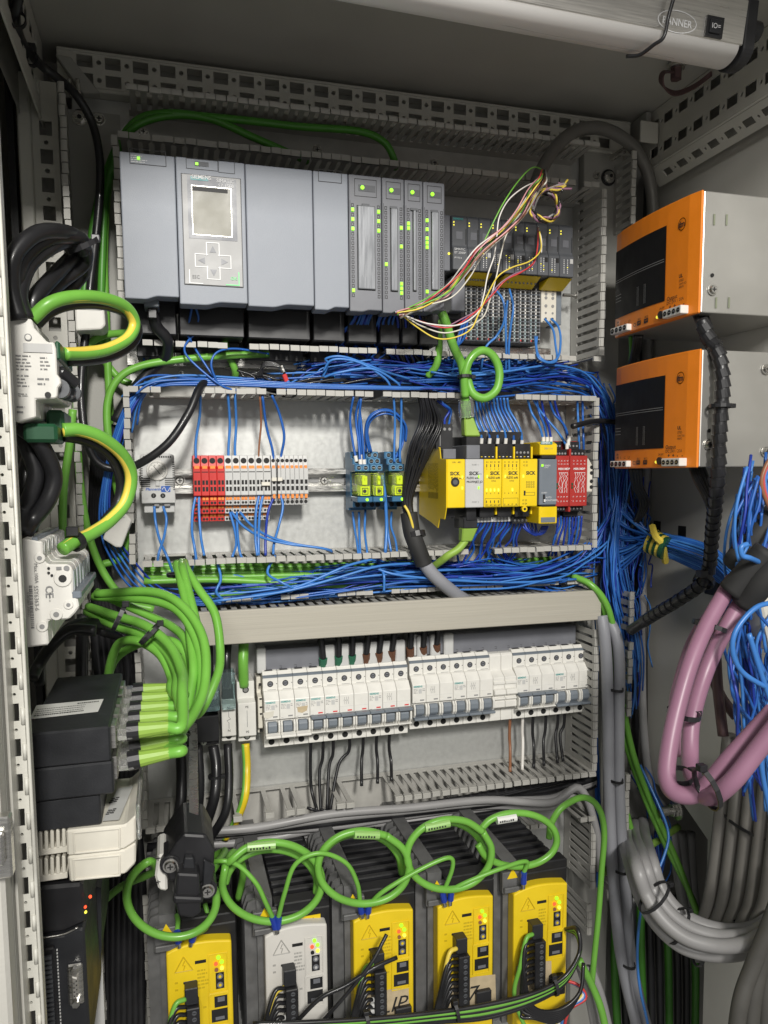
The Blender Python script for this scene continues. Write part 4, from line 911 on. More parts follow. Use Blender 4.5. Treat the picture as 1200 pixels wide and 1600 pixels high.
        for k in range(4):
            xx = x0+w_*(.14+.22*k); mb.box(xx-.0004, xx+.0006, y-.0002, y, zsT-.0095, zsT-.0060, INK)
            if i == 2: mb.box(xx-.0004, xx+.0006, y-.0002, y, zsB+.0050, zsB+.008, INK)
        framed(mb, x0+w_*.06, x1-w_*.08, zsB+.0012, zsB+.0105, y-.0002, .0003, INK); mb.obj('print', t, kind='stuff')
    else:
        mb = MB()
        for k in range(3):
            for j in range(4): xx = x0+w_*(.35+.13*j); framed(mb, xx, xx+.0018, zsT-.0285-.0028*k, zsT-.0265-.0028*k, y-.0002, .0003, INK)
        framed(mb, x0+w_*.22, x1-w_*.15, zsB+.013, zsB+.017, y-.0002, .0003, INK); mb.box(x0+w_*.22, x0+w_*.32, y-.0002, y, zsB+.0135, zsB+.019, INK); mb.obj('print', t, kind='stuff')
        for k, s_ in enumerate(('13 23', '14 24')): text(s_, (x0+w_*.12, y, zsB+.0065-.004*k), .0020, INK, t)
        for k, s_ in enumerate(('11 21', '12 22')): text(s_, (x0+w_*.15, y, zsT-.0045-.004*k), .0020, INK, t)
        c = Vector((x0+w_*.28, y+.003, zsB-.003)); mb = MB(); mb.cyl(c, c+Vector((0, -.0035, 0)), .0035, YEL, 14); mb.cyl(c+Vector((0, -.0035, 0)), c+Vector((0, -.0038, 0)), .0016, HOLE, 10); mb.obj('hook_eye', t)
    mb = MB()
    lp = {0: [(.84, .021), (.84, .0335)], 1: [(.72, .0205), (.72, .0335)], 2: [(.17, .0205)], 3: [(.17, .0205)], 4: [(.18, .0205)]}[i]
    for (s, dz) in lp: mb.box(x0+w_*s-.0008, x0+w_*s+.0008, y-.0008, y, zsT-dz-.0016, zsT-dz+.0016, LEDG if i == 1 else LEDY)
    if i in (2, 3):
        for k in range(4):
            if i == 3 and k in (0, 1, 3): continue
            xx = x0+w_*(.14+.22*k); mb.box(xx-.0007, xx+.0007, y-.0008, y, zsB+.0185, zsB+.022, LEDY)
    mb.obj('led', t)
# grey and yellow relay
x0, x1 = P(841, 745, -.105).x, P(868.5, 745, -.105).x
t = thing('safety_relay', 'slim safety relay with grey middle and yellow top and bottom flaps', 'relay', ((x0+x1)/2, 0, zr0))
zz = lambda v: P(855, v, -.108).z
mb = MB(); mb.box(x0, x1, -.108, -.02, zz(789), zz(717), MGREY); mb.obj('housing', t, bevel=.0008)
mb = MB(); mb.prism([(-.02, zz(711)), (-.02, zz(690)), (-.100, zz(690)), (-.108, zz(694)), (-.108, zz(711))], 'x', x0+.0003, x1-.0003, YEL); mb.obj('upper_flap', t, bevel=.0008)
mb = MB(); mb.prism([(-.02, zz(791.5)), (-.110, zz(791.5)), (-.110, zz(818)), (-.02, zz(818))], 'x', x0-.0010, x1-.0003, YEL); mb.obj('lower_flap', t, bevel=.0008)
mb = MB(); mb.box(x0+.0014, x1-.0030, -.1106, -.110, zz(816), zz(808), MGREY); mb.obj('marker_field', t)
mb = MB(); mb.box(x0+.002, x1-.002, -.1095, -.104, zz(716.6), zz(711.2), BLACKM); mb.obj('hinge', t, bevel=.0008)
mb = MB(); mb.box(x0+.002, x1-.002, -.110, -.104, zz(792), zz(789), BLACKM); mb.obj('hinge', t, bevel=.0008)
a = rect(845, 689.8, 863, 694.5, -.1085); mb = MB(); mb.box(a[0], a[1], -.1086, -.1081, a[2], a[3], mat('teal_badge', (.06, .27, .28), .4)); mb.obj('brand_badge', t)
text('SIEMENS', (a[0]+.0006, -.1087, a[2]+.0008), .0022, INKW, t, bold=.02); text('3SK1111', (x0+.006, -.108, zz(702)), .0022, INKG, t)
mb = MB(); mb.box(x0+.0024, x0+.0048, -.1088, -.108, zz(729), zz(725.5), LEDG); mb.obj('led', t)
text('READY', (x0+.0065, -.108, zz(728.5)), .0018, INKW, t); text('OUT', (x0+.0065, -.108, zz(731.5)), .0018, INKW, t); text('START', (x0+.003, -.108, zz(771)), .0018, INKW, t); text('AUTO', (x0+.0085, -.108, zz(778.5)), .0020, INKW, t); text('MONITORED', (x0+.0078, -.108, zz(783)), .0020, INKW, t)
mb = MB(); mb.box(x0+.0050, x0+.0076, -.1085, -.108, zz(785), zz(772.5), HOLE); mb.box(x0+.0054, x0+.0072, -.1105, -.1085, zz(784), zz(780), INKW); mb.obj('slide_switch', t)
# two red safety relays
for k, (ua, ub, lab) in enumerate(((867.5, 889.7, 'left of the two slim red safety relays'), (890.3, 917.5, 'right of the two slim red safety relays next to the slotted duct'))):
    x0, x1 = P(ua, 750, -.10).x, P(ub, 750, -.10).x; w_ = x1-x0; zz = lambda v: P(890, v, -.1).z
    t = thing('safety_relay', lab, 'relay', ((x0+x1)/2, 0, zr0))
    mb = MB(); mb.box(x0, x1, -.10, -.02, zz(791), zz(712), DRED); mb.box(x0, x0+.0028, -.098, -.02, zz(800), zz(701), DRED); mb.box(x0, x1, -.075, -.02, zz(712), zz(688), DRED); mb.obj('housing', t, bevel=.0006)
    mb = MB(); mb.box(x0+.003, x1-.0006, -.094, -.06, zz(711.8), zz(702), BLACK); mb.box(x0+.003, x1-.0006, -.08, -.05, zz(701), zz(689), BLACK)
    mb.box(x0+.003, x1-.0006, -.092, -.06, zz(799), zz(791.2), BLACK); mb.box(x0+.003, x1-.001, -.08, -.05, zz(808), zz(799), BLACK)
    for j in range(4):
        xx = x0+w_*(.24+.2*j)
        for (yy_, v) in ((-.094, 708.5), (-.08, 696), (-.092, 795)): mb.cyl((xx, yy_, zz(v)), (xx, yy_-.0004, zz(v)), .0014, INKG, 10)
    mb.obj('terminal_plugs', t, bevel=.0005)
    for j in range(4):
        for r_ in range(2):
            text('ABCD'[j] if False else str((j+1)*10+r_+3), (x0+w_*(.15+.21*j), -.10, zz(721+5*r_)), .0016, INKW, t, name='terminal_number'); text(str((j+1)*10+r_+4), (x0+w_*(.15+.21*j), -.10, zz(777+7*r_)), .0016, INKW, t, name='terminal_number')
    text('MSR138DP', (x0+w_*.2, -.10, zz(734)), .0024, INKW, t, bold=.03)
    mb = MB(); rr = random.Random(9)
    for j in range(5):
        xx = x0+w_*(.3+.13*j); zc = zz(741); pp = [Vector((xx, -.1002, zz(738)))]
        v = 738
        while v < 768: v += 3.2; pp.append(Vector((xx+rr.choice((-.0011, 0, .0011)), -.1002, zz(v))))
        mb.tube(pp, .0003, INKW, 4, 1)
    mb.box(x0+w_*.25, x1-w_*.12, -.1002, -.1, zz(739), zz(738.4), INKW); mb.obj('circuit_print', t)
    mb = MB(); c = Vector((x0+w_*.13, -.10, zz(759))); mb.box(c.x-.001, c.x+.001, -.1008, -.1, c.z-.0035, c.z-.0005, TGREEN); mb.box(c.x-.001, c.x+.001, -.1008, -.1, c.z+.0005, c.z+.0035, TGREEN); mb.obj('unlit_light', t)
x0, x1 = P(917.5, 745, -.085).x, P(926, 745, -.085).x
t = thing('terminal_block', 'slim white end terminal squeezed between red relay and duct', 'terminal block', ((x0+x1)/2, 0, zr0))
zz = lambda v: P(920, v, -.085).z
mb = MB(); mb.prism([(-.02, zz(780)), (-.02, zz(716)), (-.075, zz(716)), (-.085, zz(728)), (-.085, zz(768)), (-.07, zz(780))], 'x', x0, x1, CREAM); mb.obj('body', t, bevel=.0008)
mb = MB()
for v in (730, 739, 752, 761): mb.cyl((x0+.006, -.085, zz(v)), (x0+.006, -.0856, zz(v)), .0024, HOLE, 12)
mb.obj('wire_holes', t, kind='stuff')
# ================================================================== ROW C: circuit breakers (built once, copied)
YB0, YB1, YB2 = -.046, -.0585, -.0655      # terminal face, centre block, toggles
z = lambda v: P(424, v, -.05).z
zc1 = P(412, 1058, YB0).z; zcB = P(412, 1168.5, YB0).z
wb = (P(637, 1045, YB0).x-P(410, 1058, YB0).x)/10
Hh = zc1-zcB
def breaker(lab, x0, zb, kind, group, handle='up'):
    """kind: 'text', 'symbol', 'plain' print on the front; one pole, 18 mm class"""
    t = thing('circuit_breaker', lab, 'circuit breaker', (x0, 0, zb), group)
    x1 = x0+wb; a = x0+.0002; b = x1-.0002; g = .0004
    h = Hh
    f = lambda k: zb+h*k
    # ends (terminal parts) and centre block
    pr_ = [(-.012, f(1.06)), (-.040, f(1.06)), (YB0, f(.995)), (YB0, f(.81)), (YB0-.004, f(.80)), (YB1+.003, f(.735)), (YB1, f(.70)), (YB1, f(.43)), (YB1+.004, f(.425)), (YB1+.004, f(.205)), (YB0, f(.195)), (YB0, f(0)), (-.012, f(0))]
    mb = MB(); mb.prism(pr_, 'x', a, b, WHITE); mb.obj('housing', t, bevel=.0005)
    mb = MB(); mb.prism([(YB0+.0022, f(1.018)), (YB0-.0006, f(1.0)), (YB0-.0006, f(.982)), (YB0+.0022, f(.99))], 'x', a, b, MGREY); mb.obj('top_edge', t)
    mb = MB(); mb.box(a+wb*.18, a+wb*.70, -.039, -.016, f(1.058), f(1.066), BLACK); mb.box(a+wb*.72, a+wb*.95, -.039, -.014, f(1.058), f(1.064), WHITE); mb.obj('top_opening', t)
    c = Vector((x0+wb*.5, YB0, f(.895))); mb = MB(); mb.cyl(c, c+Vector((0, -.0004, 0)), .0036, HOLE, 16); mb.obj('screw_hole', t)
    mb = MB(); mb.cyl(c+Vector((0, -.0004, 0)), c+Vector((0, -.0006, 0)), .0026, PLCM, 12); mb.box(c.x-.002, c.x+.002, c.y-.0008, c.y-.0006, c.z-.0004, c.z+.0004, HOLE); mb.obj('screw', t)
    c = Vector((x0+wb*.5, YB0, f(.075))); mb = MB(); mb.cyl(c, c+Vector((0, -.0005, 0)), .0037, HOLE, 16); mb.obj('screw_hole', t)
    mb = MB(); mb.box(x0+wb*.9, x0+wb*.95, YB0-.0003, YB0, f(.89), f(.90), HOLE); mb.box(a+wb*.3, b-wb*.1, YB0-.0004, YB0, f(.812), f(.816), INKG); mb.obj('seam', t)
    # toggle: rounded white side cheeks, dark lever
    mb = MB(); yc = YB1+.001
    for (s0, s1) in ((.0, .14), (.83, .985)):
        pts = [(yc, f(.42)), (YB2+.003, f(.43)), (YB2, f(.385)), (YB2, f(.28)), (YB2+.004, f(.22)), (yc, f(.21))]; mb.prism(pts, 'x', x0+wb*s0+.0003, x0+wb*s1, WHITE)
    mb.obj('toggle_cheek', t, bevel=.0007)
    mb = MB(); pts = [(yc, f(.41)), (YB2+.004, f(.41)), (YB2+.0015, f(.37)), (YB2+.0015, f(.29)), (YB2+.005, f(.245)), (yc, f(.24))]; mb.prism(pts, 'x', x0+wb*.19, x0+wb*.79, MGREY); mb.obj('toggle_barrel', t, bevel=.0008)
    if handle == 'down':
        mb = MB(); mb.prism([(YB2+.004, f(.26)), (YB2-.004, f(.235)), (YB2-.004, f(.205)), (YB2+.004, f(.21))], 'x', a, b, WHITE); mb.obj('lever', t, bevel=.0006)
    elif handle == 'up':
        mb = MB(); mb.prism([(YB1, f(.45)), (YB2-.003, f(.455)), (YB2-.003, f(.415)), (YB1, f(.405))], 'x', a, b, MGREY); mb.obj('lever', t, bevel=.0006)
        mb = MB(); mb.box(a, b, YB2+.001, YB1, f(.205), f(.225), WHITE); mb.obj('lower_lip', t, bevel=.0004)
    else:
        mb = MB(); mb.prism([(YB1, f(.24)), (YB2-.002, f(.235)), (YB2-.002, f(.2)), (YB1, f(.195))], 'x', a, b, MGREY); mb.obj('lever', t, bevel=.0006)
    mb = MB(); mb.box(x0+wb*.55, x0+wb*.85, YB1-.0003, YB1, f(.462), f(.48), WRED if kind != 'dark' and handle == 'up' and group == 'left' else INKG); mb.obj('flag_window', t)
    mb = MB(); y = YB1-.0002
    if kind == 'text':
        text('SIEMENS', (x0+wb*.08, y, f(.662)), .0022, INKT, t, bold=.02)
        lines_print(mb, x0+wb*.08, x0+wb*.4, f(.57), f(.645), y, 4, INKG, int(x0*1e4)); lines_print(mb, x0+wb*.72, x0+wb*.95, f(.60), f(.645), y, 2, INKG, int(x0*1e4)+1)
        lines_print(mb, x0+wb*.08, x0+wb*.3, f(.445), f(.458), y, 1, INKG, 3)
        mb.box(x0+wb*.45, x0+wb*.68, y, y+.0001, f(.57), f(.635), LGREY)
    elif kind == 'symbol':
        for k in range(3):
            xx = x0+wb*(.36+.13*k); p_ = [Vector((xx, y, f(.665))), Vector((xx, y, f(.64))), Vector((xx-.0012, y, f(.615))), Vector((xx, y, f(.59))), Vector((xx, y, f(.56)))]; mb.tube(p_, .00022, INKG, 4, 1)
        mb.box(x0+wb*.34, x0+wb*.66, y, y+.0001, f(.614), f(.617), INKG)
    if kind != 'text': mb.box(a, b, y, y+.0001, f(.53), f(.532), LGREY)
    if mb.v: mb.obj('front_print', t)
    return t
def clone(src, x, lab, group=None):
    c = copy_tree(src); c.location = (x, 0, src.location[2]); c['label'] = lab
    if group: c['group'] = group
    return c
xb0 = P(410, 1058, YB0).x
def series(proto_specs, x0, zb, labels, grp):
    made = {}
    for i, (kind, handle) in enumerate(proto_specs):
        x = x0+wb*i
        if (kind, handle) in made: o = clone(made[(kind, handle)], x, labels[i])
        else: o = made[(kind, handle)] = breaker(labels[i], x, zb, kind, grp, handle)
        o['group'] = 'miniature circuit breakers'
L1 = ['first white breaker of the left row, its lever down', 'second white breaker of the left row, its lever down', 'third white breaker of the left row with torn paper sticker, lever down', 'fourth white breaker of the left row, its grey lever up', 'fifth breaker of the left row with lettering, below first green ferrule', 'sixth breaker of the left row with switch symbol', 'seventh breaker of the left row with blank front', 'eighth breaker of the left row with lettering, below first brown ferrule', 'ninth breaker of the left row with switch symbol', 'tenth breaker at the right end of the left row']
series([('text', 'down'), ('text', 'down'), ('text', 'down'), ('text', 'up'), ('text', 'up'), ('symbol', 'up'), ('plain', 'up'), ('text', 'up'), ('symbol', 'up'), ('plain', 'up')], xb0, zcB, L1, 'left')
xb2 = P(639.5, 1041, YB0).x; zc2 = P(640, 1140, YB0).z
L2 = ['first breaker of the right row, with lettering', 'second breaker of the right row, with switch symbol', 'third breaker of the right row, blank front', 'fourth breaker of the right row, with lettering', 'fifth breaker of the right row, with switch symbol', 'sixth breaker of the right row, touching the blank fillers']
series([('text', 'low'), ('symbol', 'low'), ('plain', 'low')]*2, xb2, zc2, L2, 'right')
xb3 = P(801, 1022, YB0).x
L3 = ['first breaker right of the blank fillers, grey lever up', 'second breaker right of the blank fillers, grey lever up', 'third breaker right of the blank fillers, grey lever up', 'fourth breaker right of the blank fillers, lever down', 'fifth breaker right of the blank fillers, lever down', 'last breaker at the right end beside the slotted duct']
series([('text', 'up'), ('symbol', 'up'), ('plain', 'up'), ('text', 'low'), ('symbol', 'low'), ('plain', 'low')], xb3, zc2, L3, 'right')
# torn stickers
for k, (u, v, m) in enumerate(((419, 1117, CREAM), (472, 1108, CREAM))):
    q = P(u, v, YB1-.0004); t = thing('paper_sticker', 'torn beige paper sticker on the %s breaker of the left row' % ('first', 'third')[k], 'sticker', q); mb = MB(); mb.prism([(q.x-.006, q.z+.003), (q.x+.007, q.z+.004), (q.x+.006, q.z-.002), (q.x, q.z-.0045), (q.x-.005, q.z-.003)], 'y', q.y-.0002, q.y, TAPE if k else CREAM); mb.obj('paper', t)
# fillers between
wf = (P(801, 1022, YB0).x-(xb2+6*wb))/2
for k in range(2):
    x0 = xb2+6*wb+wf*k; zb = zc2; f = lambda s: zb+Hh*s
    t = thing('blank_filler', '%s of two blank white ribbed fillers between the breakers' % ('left', 'right')[k], 'filler', (x0, 0, zb), 'blank fillers')
    mb = MB(); mb.prism([(-.012, f(1.03)), (-.043, f(1.03)), (YB0, f(1.0)), (YB0, f(.78)), (YB1, f(.70)), (YB1, f(.33)), (YB1+.003, f(.22)), (YB0, f(.19)), (YB0, f(0)), (-.012, f(0))], 'x', x0+.0002, x0+wf-.0002, WHITE); mb.obj('housing', t, bevel=.0006)
    mb = MB(); mb.box(x0+.0002, x0+wf-.0002, YB1-.002, YB1, f(.60), f(.65), WHITE); mb.prism([(YB1, f(.54)), (YB1-.005, f(.525)), (YB1-.006, f(.46)), (YB1, f(.42))], 'x', x0+.0002, x0+wf-.0002, WHITE); mb.box(x0+.0002, x0+wf-.0002, YB1-.003, YB1, f(.37), f(.40), WHITE); mb.box(x0+.0002, x0+wf-.0002, YB1-.002, YB1, f(.25), f(.35), WHITE); mb.obj('rib', t, bevel=.0008)
# grey busbar housings behind
zbb = P(420, 1009, -.03)
for (u0, v0, u1, v1, lab, seg_) in ((402, 1016, 632, 1045, 'grey comb busbar behind the left breaker row', (6, 12)), (686-46, 990, 900, 1000, 'grey comb busbar behind the right breaker row', (0, 3))):
    a = P(u0, v0, -.034); b = P(u1, v1, -.034)
    zb0 = zc1+.004 if u0 < 500 else zc2+Hh+.004; zt_ = zb0+.026
    t = thing('busbar', lab, 'busbar', (a.x, 0, zb0)); mb = MB(); mb.box(a.x, b.x, -.034, -.012, zb0-.002, zt_, PLCM); mb.box(a.x-.001, a.x+.010, -.036, -.012, zb0-.002, zt_+.003, LGREY); mb.obj('housing', t, bevel=.001)
    n = int((b.x-a.x)/wb)
    for k in range(n):
        x = a.x+.006+wb*k
        if (k >= 4 if u0 < 500 else k < 3): mb = MB(); mb.box(x+.002, x+wb-.003, -.041, -.034, zb0, zt_+.002, LGREY); mb.obj('cover_cap', t, bevel=.0015)
        else: text('L1', (x+.005, -.0341, zb0+.002), .003, INK, t, (0, 0, 1), (-1, 0, 0))
# supply leads with coloured ferrules going into the breakers
for k, (ut, ub, v0, v1, fm, fl) in enumerate(((498, 505, 1003, 1040, TGREEN, 'first green'), (527, 529, 1000, 1037, TGREEN, 'second green'), (549, 550, 997, 1035, TGREEN, 'third green'), (575, 572, 995, 1033, WBROWN, 'first brown'), (595, 592, 993, 1031, WBROWN, 'second brown'), (616, 612, 991, 1028, WBROWN, 'third brown'), (640, 641, 990, 1024, WBROWN, 'fourth brown'), (661, 661, 988, 1022, WBROWN, 'fifth brown'), (684, 682, 986, 1018, WBROWN, 'sixth brown'))):
    a = P(ut, v0-22, -.035); b = P(ub, v1-10, -.040); c = P(ub, v1-1, -.036)
    t = thing('supply_lead', 'short black supply lead with the %s ferrule above the breakers' % fl, 'lead', b)
    mb = MB(); mb.tube([a, (a+b)/2+Vector((0, -.004, 0)), b], .0042, BLKCAB, 10); mb.obj('sheath', t, smooth=True); mb = MB(); mb.cyl(b+(b-c).normalized()*.002, c+(c-b)*.6, .0052, mat('brown_ferrule', (.12, .05, .025), .5) if fm is WBROWN else mat('green_ferrule', (.02, .13, .07), .5), 12); mb.obj('ferrule', t)
# leads leaving at the bottom
outs = [(486, 1160, 487, 1235, 496, 1268), (505, 1159, 499, 1210, 502, 1280), (521, 1157, 514, 1200, 511, 1268), (546, 1152, 529, 1195, 515, 1270), (568, 1150, 565, 1190, 565, 1228), (589, 1149, 590, 1190, 590, 1224), (609, 1146, 611, 1190, 612, 1220), (797, 1128, 797, 1170, 797, 1206), (817, 1124, 817, 1160, 816, 1203), (833, 1122, 834, 1165, 834, 1200), (853, 1118, 849, 1160, 850, 1196), (872, 1116, 868, 1150, 871, 1192), (882, 1115, 875, 1150, 880, 1190)]
for k, q in enumerate(outs):
    m = (BLKCAB, WBROWN, WWHITE)[0 if k not in (7, 8) else k-6]
    cable('breaker_lead', ('thin %s lead below the breakers, number %s from the left' % (('black', 'brown', 'grey white')[0 if k not in (7, 8) else k-6], ('one', 'two', 'three', 'four', 'five', 'six', 'seven', 'eight', 'nine', 'ten', 'eleven', 'twelve', 'thirteen')[k])), [(q[0], q[1]-8, -.035), (q[0]-1, (q[1]+q[3])/2, -.03), (q[2], q[3], -.032), (q[4], q[5], -.05)], .0021, m, 'leads below the breakers', 'wire', 7)
# left part of row C: N and PE terminals, clear covers, black terminal
def dinblock(lab, u0, v0, u1, v1, y, m, cat='terminal block'):
    a = rect(u0, v0, u1, v1, y); t = thing('terminal_block', lab, cat, ((a[0]+a[1])/2, 0, a[2])); mb = MB(); w_ = a[1]-a[0]; h = a[3]-a[2]
    mb.prism([(-.012, a[3]), (y+.012, a[3]), (y+.012, a[3]-h*.28), (y, a[3]-h*.32), (y, a[2]+h*.12), (y+.008, a[2]+h*.1), (y+.008, a[2]), (-.012, a[2])], 'x', a[0], a[1], m); mb.obj('body', t, bevel=.0007); return t, a
t, a = dinblock('white neutral terminal marked N under a clear teal cover', 345, 1072, 369.5, 1160, -.06, WHITE)
for s in (.25, .93): text('N', ((a[0]+a[1])/2, -.0603, a[3]-(a[3]-a[2])*(.40 if s < .5 else .80)), .003, INK, t, align='CENTER')
mb = MB(); q = Vector(((a[0]+a[1])/2, -.0603, (a[2]+a[3])/2-.006)); mb.tube([q+Vector((0, 0, .01)), q+Vector((0, 0, .003)), q+Vector((.0022, 0, .0005)), q+Vector((-.0022, 0, -.0012)), q+Vector((0, 0, -.004)), q+Vector((0, 0, -.011))], .00035, INKG, 4, 1); c = Vector((q.x, -.052, a[2]+.006)); mb.cyl(c, c+Vector((0, -.001, 0)), .0034, HOLE, 14); mb.obj('print', t, kind='stuff')
mb = MB(); mb.box(a[0]+.0005, a[1]-.0005, -.070, -.048, a[3]-.026, a[3]+.018, TEALG); mb.obj('clear_cover', t, bevel=.001)
t, a = dinblock('white protective earth terminal with green cable on top', 371, 1070, 401, 1160, -.06, WHITE)
for k in (.40, .82): text('PE', ((a[0]+a[1])/2, -.0603, a[3]-(a[3]-a[2])*k), .0026, INK, t, align='CENTER')
mb = MB(); q = Vector(((a[0]+a[1])/2, -.0603, (a[2]+a[3])/2-.006)); mb.box(q.x-.0003, q.x+.0003, q.y, q.y+.0002, q.z-.010, q.z+.010, INKG)
for zz_, yy_ in ((a[2]+.006, -.052), (a[3]-.010, -.048)): c = Vector((q.x, yy_, zz_)); mb.cyl(c, c+Vector((0, -.001, 0)), .0038, HOLE, 14); mb.cyl(c+Vector((0, -.001, 0)), c+Vector((0, -.0012, 0)), .0026, STEEL, 12)
mb.obj('print', t, kind='stuff')
t, a = dinblock('black main switch base with clear cover behind the green cables', 288, 1100, 343, 1166, -.055, BLACK, 'switch')
for u, v in ((287, 1163), (318, 1160)): q = P(u, v, -.047); screw(q, .0028, t)
mb = MB(); b = rect(315, 1060, 343, 1108, -.06); mb.box(b[0], b[1], -.068, -.045, b[2], b[3], TEALG); mb.obj('clear_cover', t, bevel=.001)
t, a = dinblock('cream perforated end clamp at the left of the breaker row', 402, 1062, 411, 1148, -.045, CREAM, 'end clamp')
mb = MB()
for k in (.1, .35, .5, .62, .93): mb.box(a[0]+.002, a[0]+.005, -.0453, -.04, a[3]-(a[3]-a[2])*k-.001, a[3]-(a[3]-a[2])*k+.001, HOLE)
mb.obj('hole', t)
cable('earth_cable', 'green earth cable dropping into the protective earth terminal', [(381, 1000, -.04), (380, 1035, -.05), (381, 1072, -.045)], .0062, GREEN, n=10)
cable('supply_lead', 'thick black lead entering the clear teal cover on the left', [(326, 1005, -.04), (327, 1040, -.05), (328, 1066, -.05)], .0050, BLKCAB, n=10, cat='lead')
cable('supply_lead', 'thick black lead entering the neutral terminal cover', [(356, 1003, -.04), (354, 1035, -.05), (355, 1075, -.05)], .0050, BLKCAB, n=10, cat='lead')
t = thing('din_rail', 'zinc mounting rail carrying the breaker rows', 'mounting rail', (.3, 0, zcB)); mb = MB(); mb.box(P(230, 1120, 0).x, P(920, 1080, 0).x, -.011, -.003, zcB+Hh*.3, zcB+Hh*.72, STEEL); mb.obj('rail', t, bevel=.001)

# ================================================================== ROW D: five servo drives
YD = -.215
dr = [(259, 1484, 361.6, 1470, 'y'), (413.5, 1459, 511, 1447, 'w'), (552, 1436, 646, 1424, 'y'), (684, 1412, 771, 1401.5, 'y'), (803, 1390, 887, 1380.5, 'y')]
dl = ['yellow fronted servo drive at the bottom left under the black plug', 'pale grey fronted servo drive second from the left', 'yellow fronted servo drive right of the pale grey drive', 'fourth servo drive with yellow front and taped handwriting', 'rightmost yellow fronted servo drive with coiled black leads']
zDt = sum(P(a, b, YD).z+P(c, d, YD).z for a, b, c, d, _ in dr)/10
zDb = zDt-.165
DG = mat('drive_pale_grey_plastic', (.62, .60, .56), .45, var=.05, scale=30)
SWP = mat('dark_drive_case', (.010, .010, .011), .5, var=.2, scale=50)
def drive(lab, x0, x1, m, idx):
    t = thing('servo_drive', lab, 'servo drive', ((x0+x1)/2, 0, zDb)); w_ = x1-x0; xm = (x0+x1)/2
    xh0 = x0-.012; xh1 = x0+.010
    # case
    mb = MB(); mb.box(xh1+.001, x1+.006, YD+.012, -.03, zDb, zDt+.012, SWP); mb.box(xh1+.001, x1+.006, YD+.012, YD+.03, zDt+.012, zDt+.022, SWP); mb.obj('case', t, bevel=.0012)
    mb = MB()
    for k in range(9): y = YD+.045+k*.0155; mb.box(xh1+.004, x1+.002, y, y+.008, zDt+.012, zDt+.0175, BLACK)
    mb.obj('top_rib', t, bevel=.0012)
    # finned heat sink on the left
    mb = MB(); mb.box(xh0+.006, xh1, YD+.016, -.012, zDb, zDt+.028, HEATS); mb.obj('heatsink_base', t)
    fin = MB(); fin.prism([(xh0-.006, zDb), (xh0-.006, zDt+.012), (xh0-.002, zDt+.0235), (xh0+.006, zDt+.026), (xh0+.006, zDb)], 'y', 0, .0035, HEATS); me = fin.mesh('fin')
    for k in range(13): share('fin', me, t, Vector((0, YD+.022+k*.0142, 0))-Vector(t.location))
    mb = MB(); mb.box(xh0+.001, xh1+.004, YD+.006, YD+.014, zDt-.004, zDt+.020, HEATS); mb.box(xh0+.002, xh1+.003, YD+.002, YD+.007, zDt-.002, zDt+.004, HEATS); mb.obj('earth_bracket', t, bevel=.0008)
    c = Vector((xh0+.013, YD+.016, zDt+.018)); s = .0065; mb = MB(); mb.prism([(c.x-s, c.z-s*.8), (c.x+s, c.z-s*.8), (c.x, c.z+s)], 'y', c.y-.0105, c.y-.0101, YEL); mb.obj('warning_triangle', t)
    # front cover with curved top
    arc = [(x0+w_*k/10, zDt+.0045*math.sin(math.pi*(k/10)**.8)-.001*(k/10-1)**2*3) for k in range(11)]
    mb = MB(); mb.prism([(x0, zDb), (x1, zDb)]+arc[::-1], 'y', YD, YD+.016, m); cov = mb.obj('front_cover', t, bevel=.0018, seg=2)
    y = YD-.0003; f = lambda a, b: (x0+w_*a, zDt-.105*b)
    H = .105
    def R(mb, a0, b0, a1, b1, d, mm): p, q = f(a0, b0), f(a1, b1); mb.box(p[0], q[0], YD-d, YD+.001, q[1], p[1], mm)
    # embossed warning triangle
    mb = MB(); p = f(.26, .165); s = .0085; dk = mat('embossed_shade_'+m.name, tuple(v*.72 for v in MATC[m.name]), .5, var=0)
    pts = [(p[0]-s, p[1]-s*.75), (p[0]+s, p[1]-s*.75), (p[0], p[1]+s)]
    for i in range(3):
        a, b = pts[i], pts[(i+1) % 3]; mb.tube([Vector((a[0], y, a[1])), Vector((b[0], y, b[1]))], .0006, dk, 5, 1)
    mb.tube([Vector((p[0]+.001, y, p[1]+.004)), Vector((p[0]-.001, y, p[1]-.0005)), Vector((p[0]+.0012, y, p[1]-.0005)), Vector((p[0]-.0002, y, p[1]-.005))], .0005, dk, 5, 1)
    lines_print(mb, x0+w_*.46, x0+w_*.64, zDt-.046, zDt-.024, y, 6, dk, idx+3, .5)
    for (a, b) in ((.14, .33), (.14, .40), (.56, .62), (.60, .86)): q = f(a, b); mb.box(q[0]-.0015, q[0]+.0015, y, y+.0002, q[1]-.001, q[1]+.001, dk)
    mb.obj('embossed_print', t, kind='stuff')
    mb = MB(); R(mb, .43, .145, .60, .175, .0004, HOLE); mb.obj('slot', t)
    mb = MB(); p, q = f(.63, .10), f(.93, .50)
    framed(mb, p[0], q[0], q[1], p[1], YD-.0012, .0012, m); mb.obj('raised_frame', t, bevel=.0004)
    for (a, b, mm) in ((.79, .115, LEDG), (.75, .175, LEDR), (.84, .165, LEDG), (.755, .235, WBROWN if idx != 1 else HOLE), (.84, .225, LEDY)):
        q = f(a, b+.03); mb = MB(); mb.cyl((q[0], YD, q[1]), (q[0], YD-.0014, q[1]), .0019, mm, 12); mb.obj('led', t)
    mb = MB(); R(mb, .74, .30, .87, .46, .0005, BLACK); mb.obj('switch_window', t)
